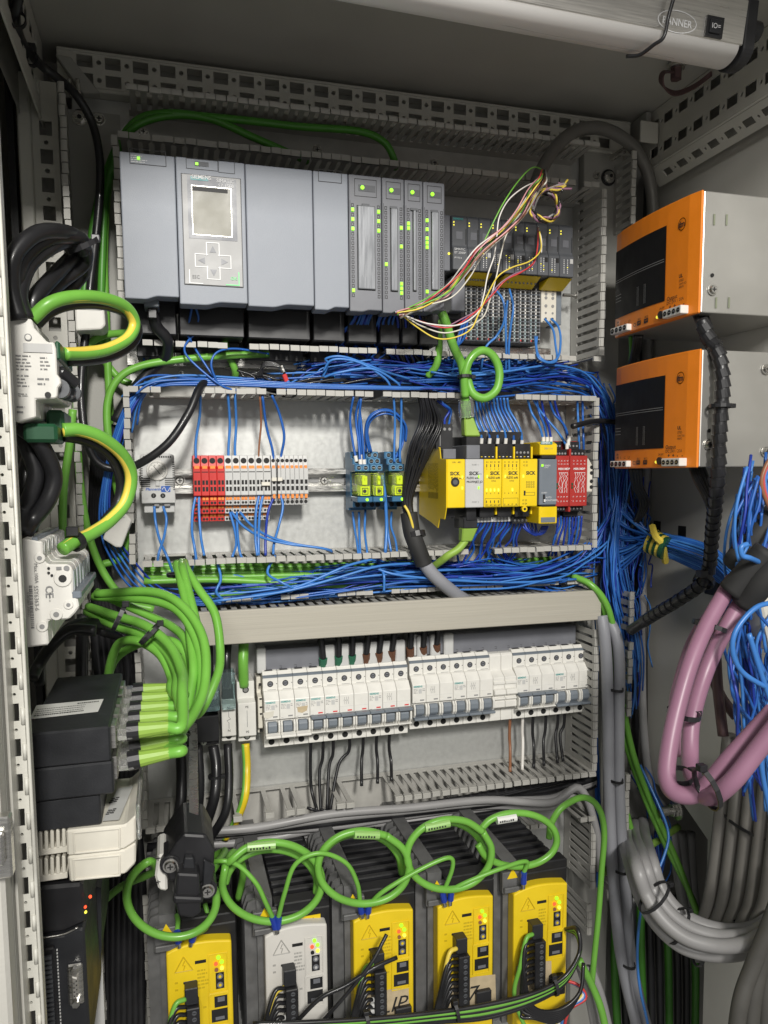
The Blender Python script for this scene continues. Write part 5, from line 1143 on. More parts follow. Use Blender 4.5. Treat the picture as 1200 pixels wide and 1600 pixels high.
    for b in (.335, .42): q = f(.805, b); mb = MB(); mb.cyl((q[0], YD-.0005, q[1]), (q[0], YD-.0012, q[1]), .0030, PLCM, 12); mb.cyl((q[0], YD-.0012, q[1]), (q[0], YD-.0016, q[1]), .0015, YELD if m is YELD else LGREY, 8); mb.obj('rotary_switch', t)
    mb = MB(); p, q = f(.62, .50), f(.93, .83)
    framed(mb, p[0], q[0], q[1], p[1], YD-.0012, .0012, m); mb.obj('socket_frame', t, bevel=.0004)
    mb = MB(); R(mb, .71, .535, .91, .645, .0004, BLACK); R(mb, .66, .665, .92, .79, .0005, BLACK); mb.obj('network_socket', t)
    mb = MB(); R(mb, .76, .545, .87, .59, .0008, PLCM); R(mb, .72, .74, .86, .77, .0008, PLCM); mb.obj('socket_contacts', t)
    # plug-in terminal strip
    mb = MB(); R(mb, .24, .33, .45, .36, .0006, BLACK); p, q = f(.26, .335), f(.46, 1.06)
    mb.box(p[0], q[0], YD-.012, YD+.001, p[1]-.017, p[1], BLACKM); mb.box(p[0]+.001, q[0]+.001, YD-.017, YD+.001, q[1], p[1]-.0175, BLACK); mb.obj('terminal_strip', t, bevel=.0008)
    mb = MB()
    for k in range(8): z_ = p[1]-.022-k*.0066; c = Vector(((p[0]+q[0])/2+.002, YD-.017, z_)); mb.cyl(c, c+Vector((0, -.0004, 0)), .0023, PLCD, 10); mb.box(c.x-.0017, c.x+.0017, c.y-.0006, c.y-.0004, c.z-.0003, c.z+.0003, HOLE)
    mb.obj('screw_heads', t, kind='stuff')
    mb = MB(); R(mb, .66, 1.0, .94, 1.22, .006, BLACK); mb.obj('lower_plug', t, bevel=.001)
    # lettering low on the cover
    q = f(.22, 1.09)
    if idx != 1: text('BALDOR', (q[0], y, q[1]), .0040, INK, t, bold=.03); text('MotiFlex e100', (q[0]+.001, y, q[1]-.0045), .0026, mat('red_print_ink', (.45, .03, .02), .6, var=0), t)
    return t
MATC = {'drive_yellow_plastic': (.78, .56, .012), 'drive_pale_grey_plastic': (.50, .49, .46)}
for i, (a, b, c, d, k) in enumerate(dr):
    drive(dl[i], P(a, b, YD).x, P(c, d, YD).x, YELD if k == 'y' else DG, i)
# warning sticker on drive 2's case, masking tape on others
a = rect(456, 1437, 501, 1447, YD+.011); t = thing('warning_sticker', 'small yellow warning sticker on the case above the pale grey front', 'sticker', (a[0], YD, a[2])); mb = MB(); mb.box(a[0], a[1], YD+.0112, YD+.0118, a[2]+.001, a[3]+.001, YEL); mb.obj('sticker', t)
mb = MB(); c = (a[0]+.006, a[2]+.0055); mb.prism([(c[0]-.004, c[1]-.003), (c[0]+.004, c[1]-.003), (c[0], c[1]+.004)], 'y', YD+.0110, YD+.0112, INK); mb.prism([(c[0]-.0027, c[1]-.0023), (c[0]+.0027, c[1]-.0023), (c[0], c[1]+.0025)], 'y', YD+.0108, YD+.0110, YEL); lines_print(mb, a[0]+.013, a[1]-.002, a[2]+.003, a[3]-.001, YD+.0110, 3, INK, 8); mb.obj('print', t, kind='stuff')
for (u0, v0, u1, v1, s_, lab) in ((560, 1556, 640, 1590, 'LIP', 'strip of masking tape with handwriting on the third drive'), (694, 1536, 775, 1572, '7', 'strip of masking tape with handwritten figure on the fourth drive'), (806, 1510, 862, 1556, '2', 'worn masking tape on the rightmost drive')):
    a = rect(u0, v0, u1, v1, YD-.0008); t = thing('masking_tape', lab, 'tape', (a[0], YD, a[2])); w_ = a[1]-a[0]; h = a[3]-a[2]
    mb = MB(); mb.prism([(a[0], a[2]+.002), (a[0]+w_*.3, a[2]), (a[0]+w_*.7, a[2]+.0015), (a[1], a[2]), (a[1]-.001, a[3]-.002), (a[0]+w_*.6, a[3]), (a[0]+w_*.25, a[3]-.0015), (a[0]+.001, a[3])], 'y', YD-.0008, YD-.0004, TAPE); mb.obj('tape', t)
    text(s_, (a[0]+w_*.4, YD-.0009, a[2]+h*.3), h*.45, INK, t, shear=.3)
# ================================================================== DEVICES ON THE LEFT SIDE WALL (seen from their flat side)
def PL(pts, y): return [(P(u, v, y).x, P(u, v, y).z) for u, v in pts]
YG = -.42
def panelprint(parent, u0, v0, u1, v1, n, y, seed, m=INKG, name='small_print'):
    a = rect(u0, v0, u1, v1, y); mb = MB(); lines_print(mb, a[0], a[1], a[2], a[3], y-.0002, n, m, seed); return mb.obj(name, parent)
# surge arrester
t = thing('surge_arrester', 'white surge arrester with green terminals and loops of striped earth cable', 'surge arrester', P(60, 600, YG))
out = [(14, 497), (49, 498), (53, 512), (60, 520), (66, 526), (74, 534.5), (84, 534.5), (87, 545), (89, 585), (94, 592), (95, 600), (90, 606), (89, 620), (86, 622.5), (55, 623.5), (56, 652), (27, 660), (16, 655)]
for k in range(4):
    y0 = YG+.0178*k; mb = MB(); mb.prism(PL(out, YG), 'y', y0+.0003, y0+.0175, WHITE); mb.obj('pole', t, bevel=.001)
a = rect(36, 536, 82, 551.5, YG); mb = MB(); mb.box(a[0], a[1], YG-.0004, YG, a[2], a[3], LGREY); mb.obj('label_field', t)
for i, (u0, v0, u1, v1, n) in enumerate(((24, 553, 50, 580, 5), (62, 556, 80, 580, 4), (26, 584, 46, 606, 4), (58, 588, 78, 604, 2), (28, 614, 44, 620, 2), (26, 632, 44, 648, 2))): panelprint(t, u0, v0, u1, v1, n, YG, 20+i)
q = P(44, 527, YG); mb = MB(); mb.cyl(q, q+Vector((0, -.0005, 0)), .0022, INKG, 14); mb.cyl(q+Vector((0, -.0005, 0)), q+Vector((0, -.0006, 0)), .0016, WHITE, 12); mb.obj('round_logo', t)
q = P(75, 617, YG); mb = MB(); mb.cyl(q, q+Vector((0, -.0004, 0)), .0019, INK, 12); mb.obj('rivet_hole', t)
a = P(88, 540, YG)
mb = MB(); mb.box(P(84, 540, YG).x, P(92, 540, YG).x, YG+.004, YG+.07, P(84, 560, YG).z, P(84, 531, YG).z, TGREEN); mb.obj('upper_terminal', t, bevel=.001)
mb = MB(); mb.box(P(60, 640, YG).x, P(90, 640, YG).x, YG+.030, YG+.072, P(60, 672, YG).z, P(60, 634, YG).z, TGREEN); mb.box(P(30, 655, YG).x, P(85, 655, YG).x, YG+.010, YG+.05, P(60, 690, YG).z, P(60, 660, YG).z, TGREEN); mb.obj('lower_terminal', t, bevel=.002)
mb = MB(); p0, p1 = P(92, 578, YG+.012), P(119, 601, YG+.02); mb.tube([p0, (p0+p1)/2, p1], .0042, BLACK, 8); mb.obj('lever', t, bevel=.001)
for k in range(3): c = P(94+9*k, 608+3*k, YG+.012+.018*k); mb = MB(); mb.cyl(c+Vector((0, -.004, 0)), c+Vector((0, .004, 0)), .0062, PLCD, 16); mb.obj('toggle_barrel', t)
# six pole residual current breaker
t = thing('side_breaker', 'white multipole breaker seen from its flat side with printed approval mark', 'circuit breaker', P(70, 930, YG))
out = [(33, 841), (60, 846), (66, 846), (67, 872), (74, 882), (107, 882), (113, 889), (114, 926), (121, 936), (123.5, 949), (117, 958), (107, 968), (75, 969.5), (74, 985), (76, 1008), (41, 1012), (36, 990)]
for k in range(6):
    y0 = YG+.018*k; mb = MB(); mb.prism(PL(out, YG), 'y', y0+.0004, y0+.0177, WHITE); mb.obj('pole', t, bevel=.001)
for k in range(6):
    y0 = YG+.018*k+.009; mb = MB()
    x_ = P(66.3, 858, YG).x; z_ = P(66, 859, YG).z; mb.cyl((x_, y0, z_), (x_+.0006, y0, z_), .0042, LGREY, 12); mb.obj('terminal_opening', t)
    mb = MB(); x_ = P(114, 905, YG).x; mb.box(x_-.001, x_+.0004, y0-.005, y0+.005, P(114, 924, YG).z, P(114, 893, YG).z, mat('clear_grey_plastic', (.40, .43, .45), .3)); mb.obj('window', t)
mb = MB(); x_ = P(117, 930, YG).x; zq = P(117, 931, YG).z; mb.box(x_-.002, x_+.004, YG, YG+.105, zq-.002, zq+.0028, MGREY); mb.obj('joined_lever', t, bevel=.0008)
mb = MB(); a = P(38, 843, YG); b = P(58, 846, YG); mb.box(a.x+.004, b.x, YG+.002, YG+.10, a.z-.002, a.z+.001, MGREY); mb.obj('label_bar', t)
for (u, v, r) in ((62, 872, .0034), (98, 904, .0056), (107, 945, .003), (88, 960, .004), (66, 979, .0036)):
    q = P(u, v, YG); mb = MB(); mb.cyl(q, q+Vector((0, -.0006, 0)), r, WHITE, 18, r*.9); mb.cyl(q+Vector((0, -.0006, 0)), q+Vector((0, -.0008, 0)), r*.45, INK if r > .005 else INKG, 12); mb.obj('rivet', t)
for (u, v) in ((76, 888), (76, 895), (81, 899)): q = P(u, v, YG); mb = MB(); mb.cyl(q, q+Vector((0, -.0004, 0)), .0009, INK, 8); mb.obj('rivet_hole', t)
mb = MB(); q = P(92, 888, YG); mb.box(q.x-.0016, q.x+.0016, YG-.0003, YG, q.z-.001, q.z+.001, INKG); q = P(104, 888, YG); mb.cyl(q, q+Vector((0, -.0004, 0)), .0018, INKG, 12); mb.obj('round_logo', t)
dn = (0, 0, -1); rt = (1, 0, 0)
q = P(71, 915, YG); text('CE', (q.x, YG, q.z), .0046, INKG, t, dn, rt, bold=.02); q = P(53, 915, YG); text('5SY6363-6', (q.x, YG, q.z), .0026, INKG, t, dn, rt); q = P(53, 880, YG); text('Max.100A', (q.x, YG, q.z), .0022, INKG, t, dn, rt)
q = P(76, 925, YG); text('Made in', (q.x, YG, q.z), .0014, INKG, t, dn, rt); q = P(42, 925, YG); text('4 001869 346021', (q.x, YG, q.z), .0016, INKG, t, dn, rt)
mb = MB(); a = rect(45, 915, 54, 982, YG); zz_ = a[3]; rr = random.Random(3)
while zz_ > a[2]: l = rr.choice((.0003, .0006, .0009)); mb.box(a[0], a[1], YG-.0002, YG, zz_-l, zz_, INKG); zz_ -= l+rr.choice((.0004, .0007))
mb.obj('bar_code', t)
# network switch: stacked black boxes with plugs
YK = -.42
t = thing('network_switch', 'black metal network switch with white label on top and green cables plugged in', 'network switch', P(110, 1180, YK))
zs_ = lambda v: P(110, v, YK).z
xa_ = P(40, 1150, YK).x; xb_ = P(172, 1150, YK).x; dz_ = P(45, 1145, YK).z; yb_ = -.275
mb = MB(); mb.box(xa_, xb_, YK, yb_, zs_(1196), zs_(1141), BLACKM); mb.obj('upper_housing', t, bevel=.0012)
mb = MB(); mb.box(xa_, xb_+.001, YK, yb_, zs_(1248), zs_(1197), BLACKM); mb.obj('lower_housing', t, bevel=.0012)
mb = MB(); mb.box(xa_, P(157, 1270, YK).x, YK+.003, yb_-.01, zs_(1298), zs_(1249), BLACKM); mb.obj('foot', t, bevel=.0012)
zt_ = zs_(1141); A = [PZ(u, v, zt_+.0003) for u, v in ((46, 1124), (153, 1112), (162, 1092), (57, 1102))]
mb = MB(); mb.add([(p.x, p.y, p.z) for p in A], [(0, 1, 2, 3)], FILM); mb.obj('paper_label', t)
def on(a, b): return A[0].lerp(A[1], a).lerp(A[3].lerp(A[2], a), b)
mb = MB(); rr = random.Random(2)
for r_ in range(5):
    a = .04 if r_ < 4 else .62; b0 = .16+r_*.155
    while a < (.75 if r_ < 4 else .93):
        l = rr.uniform(.01, .035); h = .07 if r_ in (0, 4) else .035
        mb.add([p+Vector((0, 0, .0002)) for p in (on(a, b0), on(a+l, b0), on(a+l, b0+h), on(a, b0+h))], [(0, 1, 2, 3)], INK); a += l+.008
mb.obj('label_print', t)
sk = MB(); xk = xb_+.0006
ports = []
for row, zc_ in ((0, zs_(1163)-.001), (1, zs_(1222)+.003)):
    for k in range(5):
        y_ = YK+.018+k*.0255; ports.append((row, k, Vector((xk, y_, zc_))))
for row, k, c in ports:
    mb = MB(); mb.box(c.x-.001, c.x+.0025, c.y-.009, c.y+.009, c.z-.008, c.z+.008, STEEL); mb.obj('port', t, bevel=.0005)
# each patch plug is a thing
PLUGS = []
for row, k, c in ports:
    e = thing('network_plug', '%s network plug with yellow green boot in the %s row of the switch' % (('nearest', 'second', 'third', 'fourth', 'rearmost')[k], ('upper', 'lower')[row]), 'plug', c+Vector((.003, 0, 0)), 'plugs in the network switch')
    dx = Vector((1, 0, .02 if row == 0 else .10)).normalized(); o0 = c+Vector((.003, 0, 0))
    mb = MB(); mb.box(o0.x, o0.x+.010, o0.y-.006, o0.y+.006, o0.z-.004, o0.z+.004, CLEARP); mb.obj('clear_body', e, bevel=.0006)
    mb = MB(); mb.cyl(o0+dx*.006, o0+dx*.014, .0068, BLACK, 12); mb.obj('black_collar', e)
    mb = MB(); mb.cyl(o0+dx*.012, o0+dx*.034, .0060, BOOT, 12, .0042); mb.obj('boot', e, smooth=False)
    PLUGS.append((row, k, o0+dx*.033, dx))
# two cream relay housings
YR = -.42
for i, (vt, vb, lab) in enumerate(((1297, 1338, 'upper cream relay housing with comb shaped fins below the black switch'), (1339, 1379, 'lower grimy cream relay housing with comb shaped fins'))):
    t = thing('relay_housing', lab, 'relay', P(150, vb, YR))
    d = -1 if i == 0 else 0
    if i == 0: out = [(103, 1298), (196, 1289), (212, 1274), (212, 1315), (194, 1327), (105, 1338)]
    else: out = [(105, 1339), (194, 1328), (212, 1317), (212, 1349), (196, 1366), (109, 1379)]
    mb = MB(); mb.prism(PL(out, YR), 'y', YR, YR+.085, CREAM); mb.obj('housing', t, bevel=.0012)
    a = PL([(115, vt+4), (187, vt-3), (187, vb-12), (117, vb-5)], YR); mb = MB()
    for j in range(4):
        p, q = Vector((a[j][0], YR-.0003, a[j][1])), Vector((a[(j+1) % 4][0], YR-.0003, a[(j+1) % 4][1])); mb.tube([p, q], .0008, CREAM, 6, 1)
    mb.obj('raised_edge', t)
    z0, z1 = P(80, vb, YR).z, P(80, vt+4, YR).z
    for k in range(5):
        x = P(58+9.3*k, vt+10, YR).x; mb = MB(); mb.prism([(x, z0+.004), (x+.0024, z0+.004), (x+.0026, z1-.001), (x+.0018, z1+.0005), (x+.0004, z1+.0005)], 'y', YR+.002, YR+.08, CREAM); mb.obj('fin', t, bevel=.0006)
    mb = MB(); mb.box(P(52, vb, YR).x, P(105, vb, YR).x, YR+.0025, YR+.08, z0, z0+.0045, CREAM); mb.box(P(60, vb, YR).x, P(104, vb, YR).x, YR+.03, YR+.08, z0+.004, z1-.001, BLACK); mb.obj('foot', t, bevel=.0005)
    if i == 0:
        zt_ = P(150, 1293, YR).z; mb = MB(); A2 = [PZ(u, v, zt_+.0014) for u, v in ((160, 1283), (186, 1281), (208, 1228), (184, 1232))]; mb.add(A2, [(0, 1, 2, 3)], LGREY); mb.obj('grey_label', t)
        mb = MB()
        for (u, v) in ((168, 1272), (175, 1270), (173, 1254), (180, 1252)): 
            for j in range(3): q = PZ(u+j*2, v-j*3, zt_+.0017); mb.box(q.x-.0012, q.x+.0012, q.y-.0008, q.y+.0008, q.z, q.z+.0001, INK)
        mb.obj('label_print', t)
        x_ = P(212.5, 1290, YR).x; mb = MB(); mb.box(x_, x_+.003, YR+.004, YR+.08, P(212, 1318, YR).z, P(212, 1262, YR).z, CLEARP); mb.obj('clear_cover', t, bevel=.001)
# dark controller at the bottom left
t = thing('motion_controller', 'black controller at the bottom left with ribbed terminal strip and metal plug socket', 'controller', P(100, 1500, YG))
zz = lambda v, y=YG: P(100, v, y).z
xl_ = P(52, 1480, YG).x
mb = MB(); mb.prism(PL([(56, 1467), (100, 1461), (124, 1450), (132, 1452), (140, 1600), (140, 1660), (60, 1660)], YG), 'y', YG, YG+.12, BLACKM); mb.obj('front_case', t, bevel=.0015)
mb = MB(); mb.prism(PL([(54, 1392), (128, 1385), (134, 1446), (124, 1451), (100, 1462), (56, 1468)], YG), 'y', YG+.004, YG+.12, BLACK); mb.obj('top_case', t, bevel=.002)
mb = MB(); mb.tube([P(62, 1466, YG-.001), P(98, 1460, YG-.001), P(122, 1449, YG-.001)], .0007, STEEL, 6); mb.obj('bright_edge', t, smooth=True)
a = rect(68, 1481, 94, 1640, YG-.002); mb = MB(); mb.box(a[0], a[1], YG-.004, YG+.004, a[2], a[3], BLACK); mb.obj('terminal_strip', t, bevel=.001)
for k in range(26): z_ = a[3]-.0055-k*.0033; mb = MB(); mb.box(a[0]+.0004, a[0]+.0052, YG-.0062, YG-.004, z_-.0010, z_+.0010, PLCD); mb.obj('terminal_rib', t)
mb = MB()
for k in range(36): z_ = a[3]-.004-k*.0024; mb.box(a[1]+.0006, a[1]+.0014, YG-.0006, YG, z_-.0006, z_+.0006, LGREY)
mb.obj('pin_marks', t)
a = rect(105, 1506, 132, 1565, YG); mb = MB(); mb.box(a[0], a[1], YG-.0025, YG, a[2], a[3], STEEL); mb.obj('plug_flange', t, bevel=.001)
mb = MB(); w_ = a[1]-a[0]; h = a[3]-a[2]; mb.prism([(a[0]+w_*.3, a[2]+h*.2), (a[0]+w_*.72, a[2]+h*.27), (a[0]+w_*.72, a[2]+h*.73), (a[0]+w_*.3, a[2]+h*.8)], 'y', YG-.006, YG-.002, ALU); mb.obj('plug_shell', t, bevel=.0008)
mb = MB()
for k in range(8): mb.box(a[0]+w_*(.42+.16*(k % 2)), a[0]+w_*(.50+.16*(k % 2)), YG-.0064, YG-.006, a[2]+h*(.30+.052*k), a[2]+h*(.325+.052*k), INK)
for k in (.1, .9): c = Vector((a[0]+w_*.5, YG-.0025, a[2]+h*k)); mb.cyl(c, c+Vector((0, -.004, 0)), .0026, STEEL, 6)
mb.obj('pins', t)
for (u, v, m) in ((133, 1417, LEDR), (133.5, 1425, LEDY), (141, 1401, LEDR)): q = P(u, v, YG+.006); mb = MB(); mb.sphere(q, .0012, m, 8); mb.obj('led', t)
t = thing('circuit_board_edge', 'dark upright circuit board edge with a grey strip right of the black controller', 'circuit board', P(148, 1480, -.34))
mb = MB(); mb.prism(PL([(150, 1385), (158, 1388), (159, 1480), (150, 1545), (146, 1530)], -.34), 'y', -.34, -.26, BLACKM); mb.obj('board', t)
mb = MB(); mb.prism(PL([(141, 1435), (147, 1432), (147, 1520), (144, 1540)], -.35), 'y', -.35, -.345, GREYB); mb.obj('grey_strip', t)
t = thing('grey_bracket', 'pale galvanised bracket edge low beside the black cables', 'bracket', P(155, 1560, -.3)); mb = MB(); mb.prism(PL([(159, 1490), (164, 1600), (164, 1680), (146, 1680), (147, 1545)], -.32), 'y', -.32, -.318, LGREY); mb.obj('plate', t)
# small white boxes behind the left cables
for i, (pp, y, lab) in enumerate((([(116, 474), (162, 470), (165, 508), (158, 515), (118, 517)], -.09, 'small white junction box behind the striped earth loop'), ([(178, 800), (198, 803), (206, 813), (190, 856), (180, 855), (160, 842)], -.08, 'tilted white plastic box behind the blue wires on the left'))):
    t = thing('junction_box', lab, 'box', P(*pp[0], y)); mb = MB(); mb.prism(PL(pp, y), 'y', y, y+.05, WHITE); mb.obj('housing', t, bevel=.002, seg=2)
    mb = MB(); q = PL([(pp[0][0]+4, pp[0][1]+8), (pp[1][0]-3, pp[1][1]+8)], y); mb.box(q[0][0], q[1][0], y-.0006, y, q[0][1]-.0008, q[0][1], LGREY); mb.obj('lid_joint', t)
# main switch shaft and its black plug
t = thing('switch_shaft', 'square galvanised switch shaft ending in a bulky black coupling', 'switch shaft', P(302, 1300, -.2))
a, b = P(302, 1140, -.10), P(303.5, 1302, -.25)
mb = MB(); s = .0042; mb.add([a+Vector((x, 0, 0)) for x in (-s, s)]+[a+Vector((x, 2*s, s)) for x in (s, -s)]+[b+Vector((x, 0, 0)) for x in (-s, s)]+[b+Vector((x, 2*s, s)) for x in (s, -s)], [(0,1,5,4),(1,2,6,5),(2,3,7,6),(3,0,4,7),(4,5,6,7)], STEEL); mb.obj('shaft', t)
yq = -.27
mb = MB(); mb.prism(PL([(288, 1302), (322, 1304), (336, 1330), (333, 1372), (322, 1382), (262, 1378), (254, 1350), (274, 1318)], yq), 'y', yq, yq+.07, BLACK); mb.obj('flange', t, bevel=.003, seg=2)
mb = MB(); mb.prism(PL([(276, 1360), (312, 1362), (314, 1424), (300, 1432), (278, 1428), (272, 1404)], yq-.014), 'y', yq-.018, yq+.03, BLACK); mb.prism(PL([(270, 1398), (318, 1400), (318, 1410), (270, 1412)], yq-.02), 'y', yq-.022, yq+.01, BLACK); mb.obj('coupling', t, bevel=.0025, seg=2)
mb = MB(); mb.prism(PL([(288, 1334), (302, 1334), (306, 1356), (284, 1356)], yq), 'y', yq-.008, yq, BLACKM); mb.prism(PL([(318, 1338), (336, 1350), (330, 1376), (316, 1380)], yq), 'y', yq-.006, yq, BLACKM); mb.obj('rib', t, bevel=.001)
for (u, v) in ((266, 1352), (324, 1391)):
    q = P(u, v, yq-.002); screw(q, .0052, t); mb = MB(); mb.cyl(q+Vector((0, .001, 0)), q+Vector((0, .03, 0)), .009, BLACK, 14); mb.obj('screw_boss', t)
mb = MB(); mb.prism(PL([(246, 1334), (260, 1331), (262, 1390), (248, 1388), (242, 1366)], yq+.01), 'y', yq+.006, yq+.05, WHITE); mb.obj('white_plate', t, bevel=.002)
for v in (1341, 1378): q = P(247, v, yq+.006); mb = MB(); mb.box(q.x-.002, q.x+.002, q.y-.0004, q.y, q.z-.0004, q.z+.0004, INK); mb.box(q.x-.0004, q.x+.0004, q.y-.0005, q.y-.0001, q.z-.002, q.z+.002, INK); mb.obj('mark', t)

# ================================================================== RIGHT WALL: two orange power supplies
XF = .53
def supply(lab, uv, green):
    (u0, v0), (u1, v1), (u2, v2), (u3, v3) = uv    # far top, near top, near bottom, far bottom
    pts = [PX(*p, XF) for p in uv]
    yn = (pts[1].y+pts[2].y)/2; yf = (pts[0].y+pts[3].y)/2; zt = (pts[0].z+pts[1].z)/2; zb = (pts[2].z+pts[3].z)/2
    h = zt-zb; L = yf-yn
    t = thing('power_supply', lab, 'power supply', (XW-.002, (yn+yf)/2, zb))
    # orange front: gently convex in plan
    N = 10; arc = []
    for k in range(N+1):
        s = k/N; e = min(s, 1-s); bul = -.006*math.sin(math.pi*s)
        arc.append((XF+bul+ (.0015 if k in (0, N) else 0), yn+L*s))
    mb = MB(); mb.prism(arc+[(XF+.004, yf), (XF+.004, yn)], 'z', zb, zt, ORANGE); mb.obj('front_panel', t, bevel=.001)
    mb = MB(); mb.box(XF+.004, XW-.002, yn+.0004, yf, zb+.0006, zt-.0006, SIDEALU); mb.obj('metal_case', t, bevel=.0012, seg=2)
    fx = lambda s: XF-.006*math.sin(math.pi*s)
    # s: 0 at the far (left) edge, 1 near edge; q: 0 top, 1 bottom. follow the bulge
    def pt(s, q, d=.0): return Vector((fx(s)-d, yf-L*s, zt-h*q))
    def patch(mb, s0, s1, q0, q1, d, m, n=6):
        vs = []
        for i in range(n+1):
            s = s0+(s1-s0)*i/n; vs += [pt(s, q0, d), pt(s, q1, d)]
        mb.add(vs, [(2*i, 2*i+1, 2*i+3, 2*i+2) for i in range(n)], m)
    mb = MB(); patch(mb, .018, .69, .175, .822, .0004, mat('black_label_foil', (.010, .010, .011), .55, var=.1, spec=.2), 10); mb.obj('black_label', t)
    mb = MB()
    for q in (.455, .475): patch(mb, .03, .675, q, q+.0045, .0006, INKG, 8)
    for s in (.36, .375, .45, .465):
        for k in range(16): q = .61+k*.011; patch(mb, s, s+.006, q, q+.006, .0006, INKG, 1)
    for q in (.60, .63, .66): patch(mb, .03, .12, q, q+.006, .0006, INKG, 2)
    mb.obj('label_print', t)
    R = (0, -1, 0)
    text('POWER', pt(.03, .395), h*.030, INKG, t, R, bold=.02); text('SUPPLY', pt(.03, .43), h*.030, INKG, t, R, bold=.02)
    c = pt(.84, .22, .0006); mb = MB(); ring = []
    for i in range(24):
        a = 2*math.pi*i/24
        for r in (1, .88): ring.append(c+Vector((0, -math.cos(a)*h*.052*r, math.sin(a)*h*.052*r)))
    mb.add(ring, [(2*i, 2*((i+1) % 24), 2*((i+1) % 24)+1, 2*i+1) for i in range(24)]+[(2*i+1, 2*((i+1) % 24)+1, 2*((i+1) % 24), 2*i) for i in range(24)], INK); mb.obj('logo_ring', t)
    text('ifm', c+Vector((-.0002, 0, -h*.026)), h*.050, INK, t, R, align='CENTER', bold=.03)
    c = pt(.84, .665); text('UL', c, h*.030, INK, t, R, align='CENTER', bold=.03); text('LISTED', pt(.84, .70), h*.02, INK, t, R, align='CENTER'); text('IND.CONT.EQ.', pt(.84, .728), h*.017, INK, t, R, align='CENTER'); text('E180592', pt(.84, .753), h*.017, INK, t, R, align='CENTER')
    text('Output', pt(.71, .83), h*.034, INK, t, R, bold=.01); text('DC 24V / 20A', pt(.71, .865), h*.028, INK, t, R); text('3AC 400-500V 50-60Hz', pt(.05, .872), h*.022, INK, t, R, bold=.01)
    for k, s in enumerate(('PE', 'L1', 'L2', 'L3')): text(s, pt(.06+.06*k, .905), h*.024, INK, t, R)
    for k, s in enumerate('++--'): text(s, pt(.735+.045*k, .906), h*.034, INK, t, R, bold=.03)
    text('CE', pt(.315, .965), h*.036, INK, t, R); 
    mb = MB()
    for s in (.37, .46):
        patch(mb, s, s+.05, .925, .935, .0005, INK, 1); patch(mb, s, s+.05, .95, .965, .0005, INK, 1)
        for j in range(3): patch(mb, s+.02*j, s+.011+.02*j, .935, .95, .0005, INK, 1)
    mb.obj('pictograms', t); text('SEC1', pt(.375, .918), h*.018, INK, t, R); text('SEC2', pt(.465, .918), h*.018, INK, t, R)
    for (s0, s1, q0, q1) in ((.06, .285, .925, .985), (.715, .915, .915, .985)):
        mb = MB(); a = pt(s0, q0); b = pt(s1, q1); fxm = min(a.x, b.x); mb.box(fxm-.006, fxm+.004, b.y, a.y, b.z, a.z, WHITE); mb.obj('terminal_row', t, bevel=.0006)
        for k in range(4):
            c = Vector((fxm-.006, a.y+(b.y-a.y)*(.14+.24*k), (a.z+b.z)/2)); mb = MB(); mb.cyl(c, c+Vector((-.0004, 0, 0)), abs(a.y-b.y)*.085, HOLE, 12); mb.box(c.x-.0008, c.x-.0004, c.y-.0015, c.y+.0015, c.z-.0003, c.z+.0003, STEEL); mb.obj('terminal_hole', t)
    c = pt(.655, .935); mb = MB(); mb.cyl(c, c+Vector((-.002, 0, 0)), h*.034, BLACK, 18); mb.obj('knob', t)
    c = pt(.615, .945); mb = MB(); mb.cyl(c, c+Vector((-.0012, 0, 0)), h*.013, LEDY, 12); mb.obj('led', t)
    text('24-28V', pt(.635, .885), h*.018, INK, t, R)
    # screws and slots on the metal side
    for (ux, vz) in (((1113, 430), 0), ((1113, 453), 1)) if green else (((1108, 673), 0), ((1107, 695), 1)):
        q = P(*ux, yn-.0002)
        if vz: screw(q, .0046, t)
        else: mb = MB(); mb.cyl(q, q+Vector((0, -.0004, 0)), .002, HOLE, 12); mb.obj('hole', t)
    if green:
        for (u, v) in ((1116, 343), (1135.5, 343.5), (1119, 473), (1139, 473)): q = P(u, v, yn-.0002); mb = MB(); mb.box(q.x-.0011, q.x+.0011, q.y-.0003, q.y, q.z-.0055, q.z+.0055, mat('slot_shade_green', (.22, .24, .17), .5)); mb.obj('slot', t)
    else:
        for (u, v) in ((1196, 706), (1197, 577)): screw(P(u, v, yn-.0006), .0045, t)
    return t, yn, zt, zb
S1 = supply('upper orange fronted power supply with black label on the right wall', ((957, 370), (1093, 297), (1093, 488), (964, 527)), True)
S2 = supply('lower orange fronted power supply crossed by the wrapped black cable', ((958, 577), (1088, 545), (1092, 731), (962, 732)), False)
# ================================================================== CABLES
GN = 'green network cables'
def gc(label, pts, r=.0042, m=GREEN, group=None, name='network_cable', n=9, sub=8):
    return cable(name, label, pts, r, m, group, 'cable', n, sub)
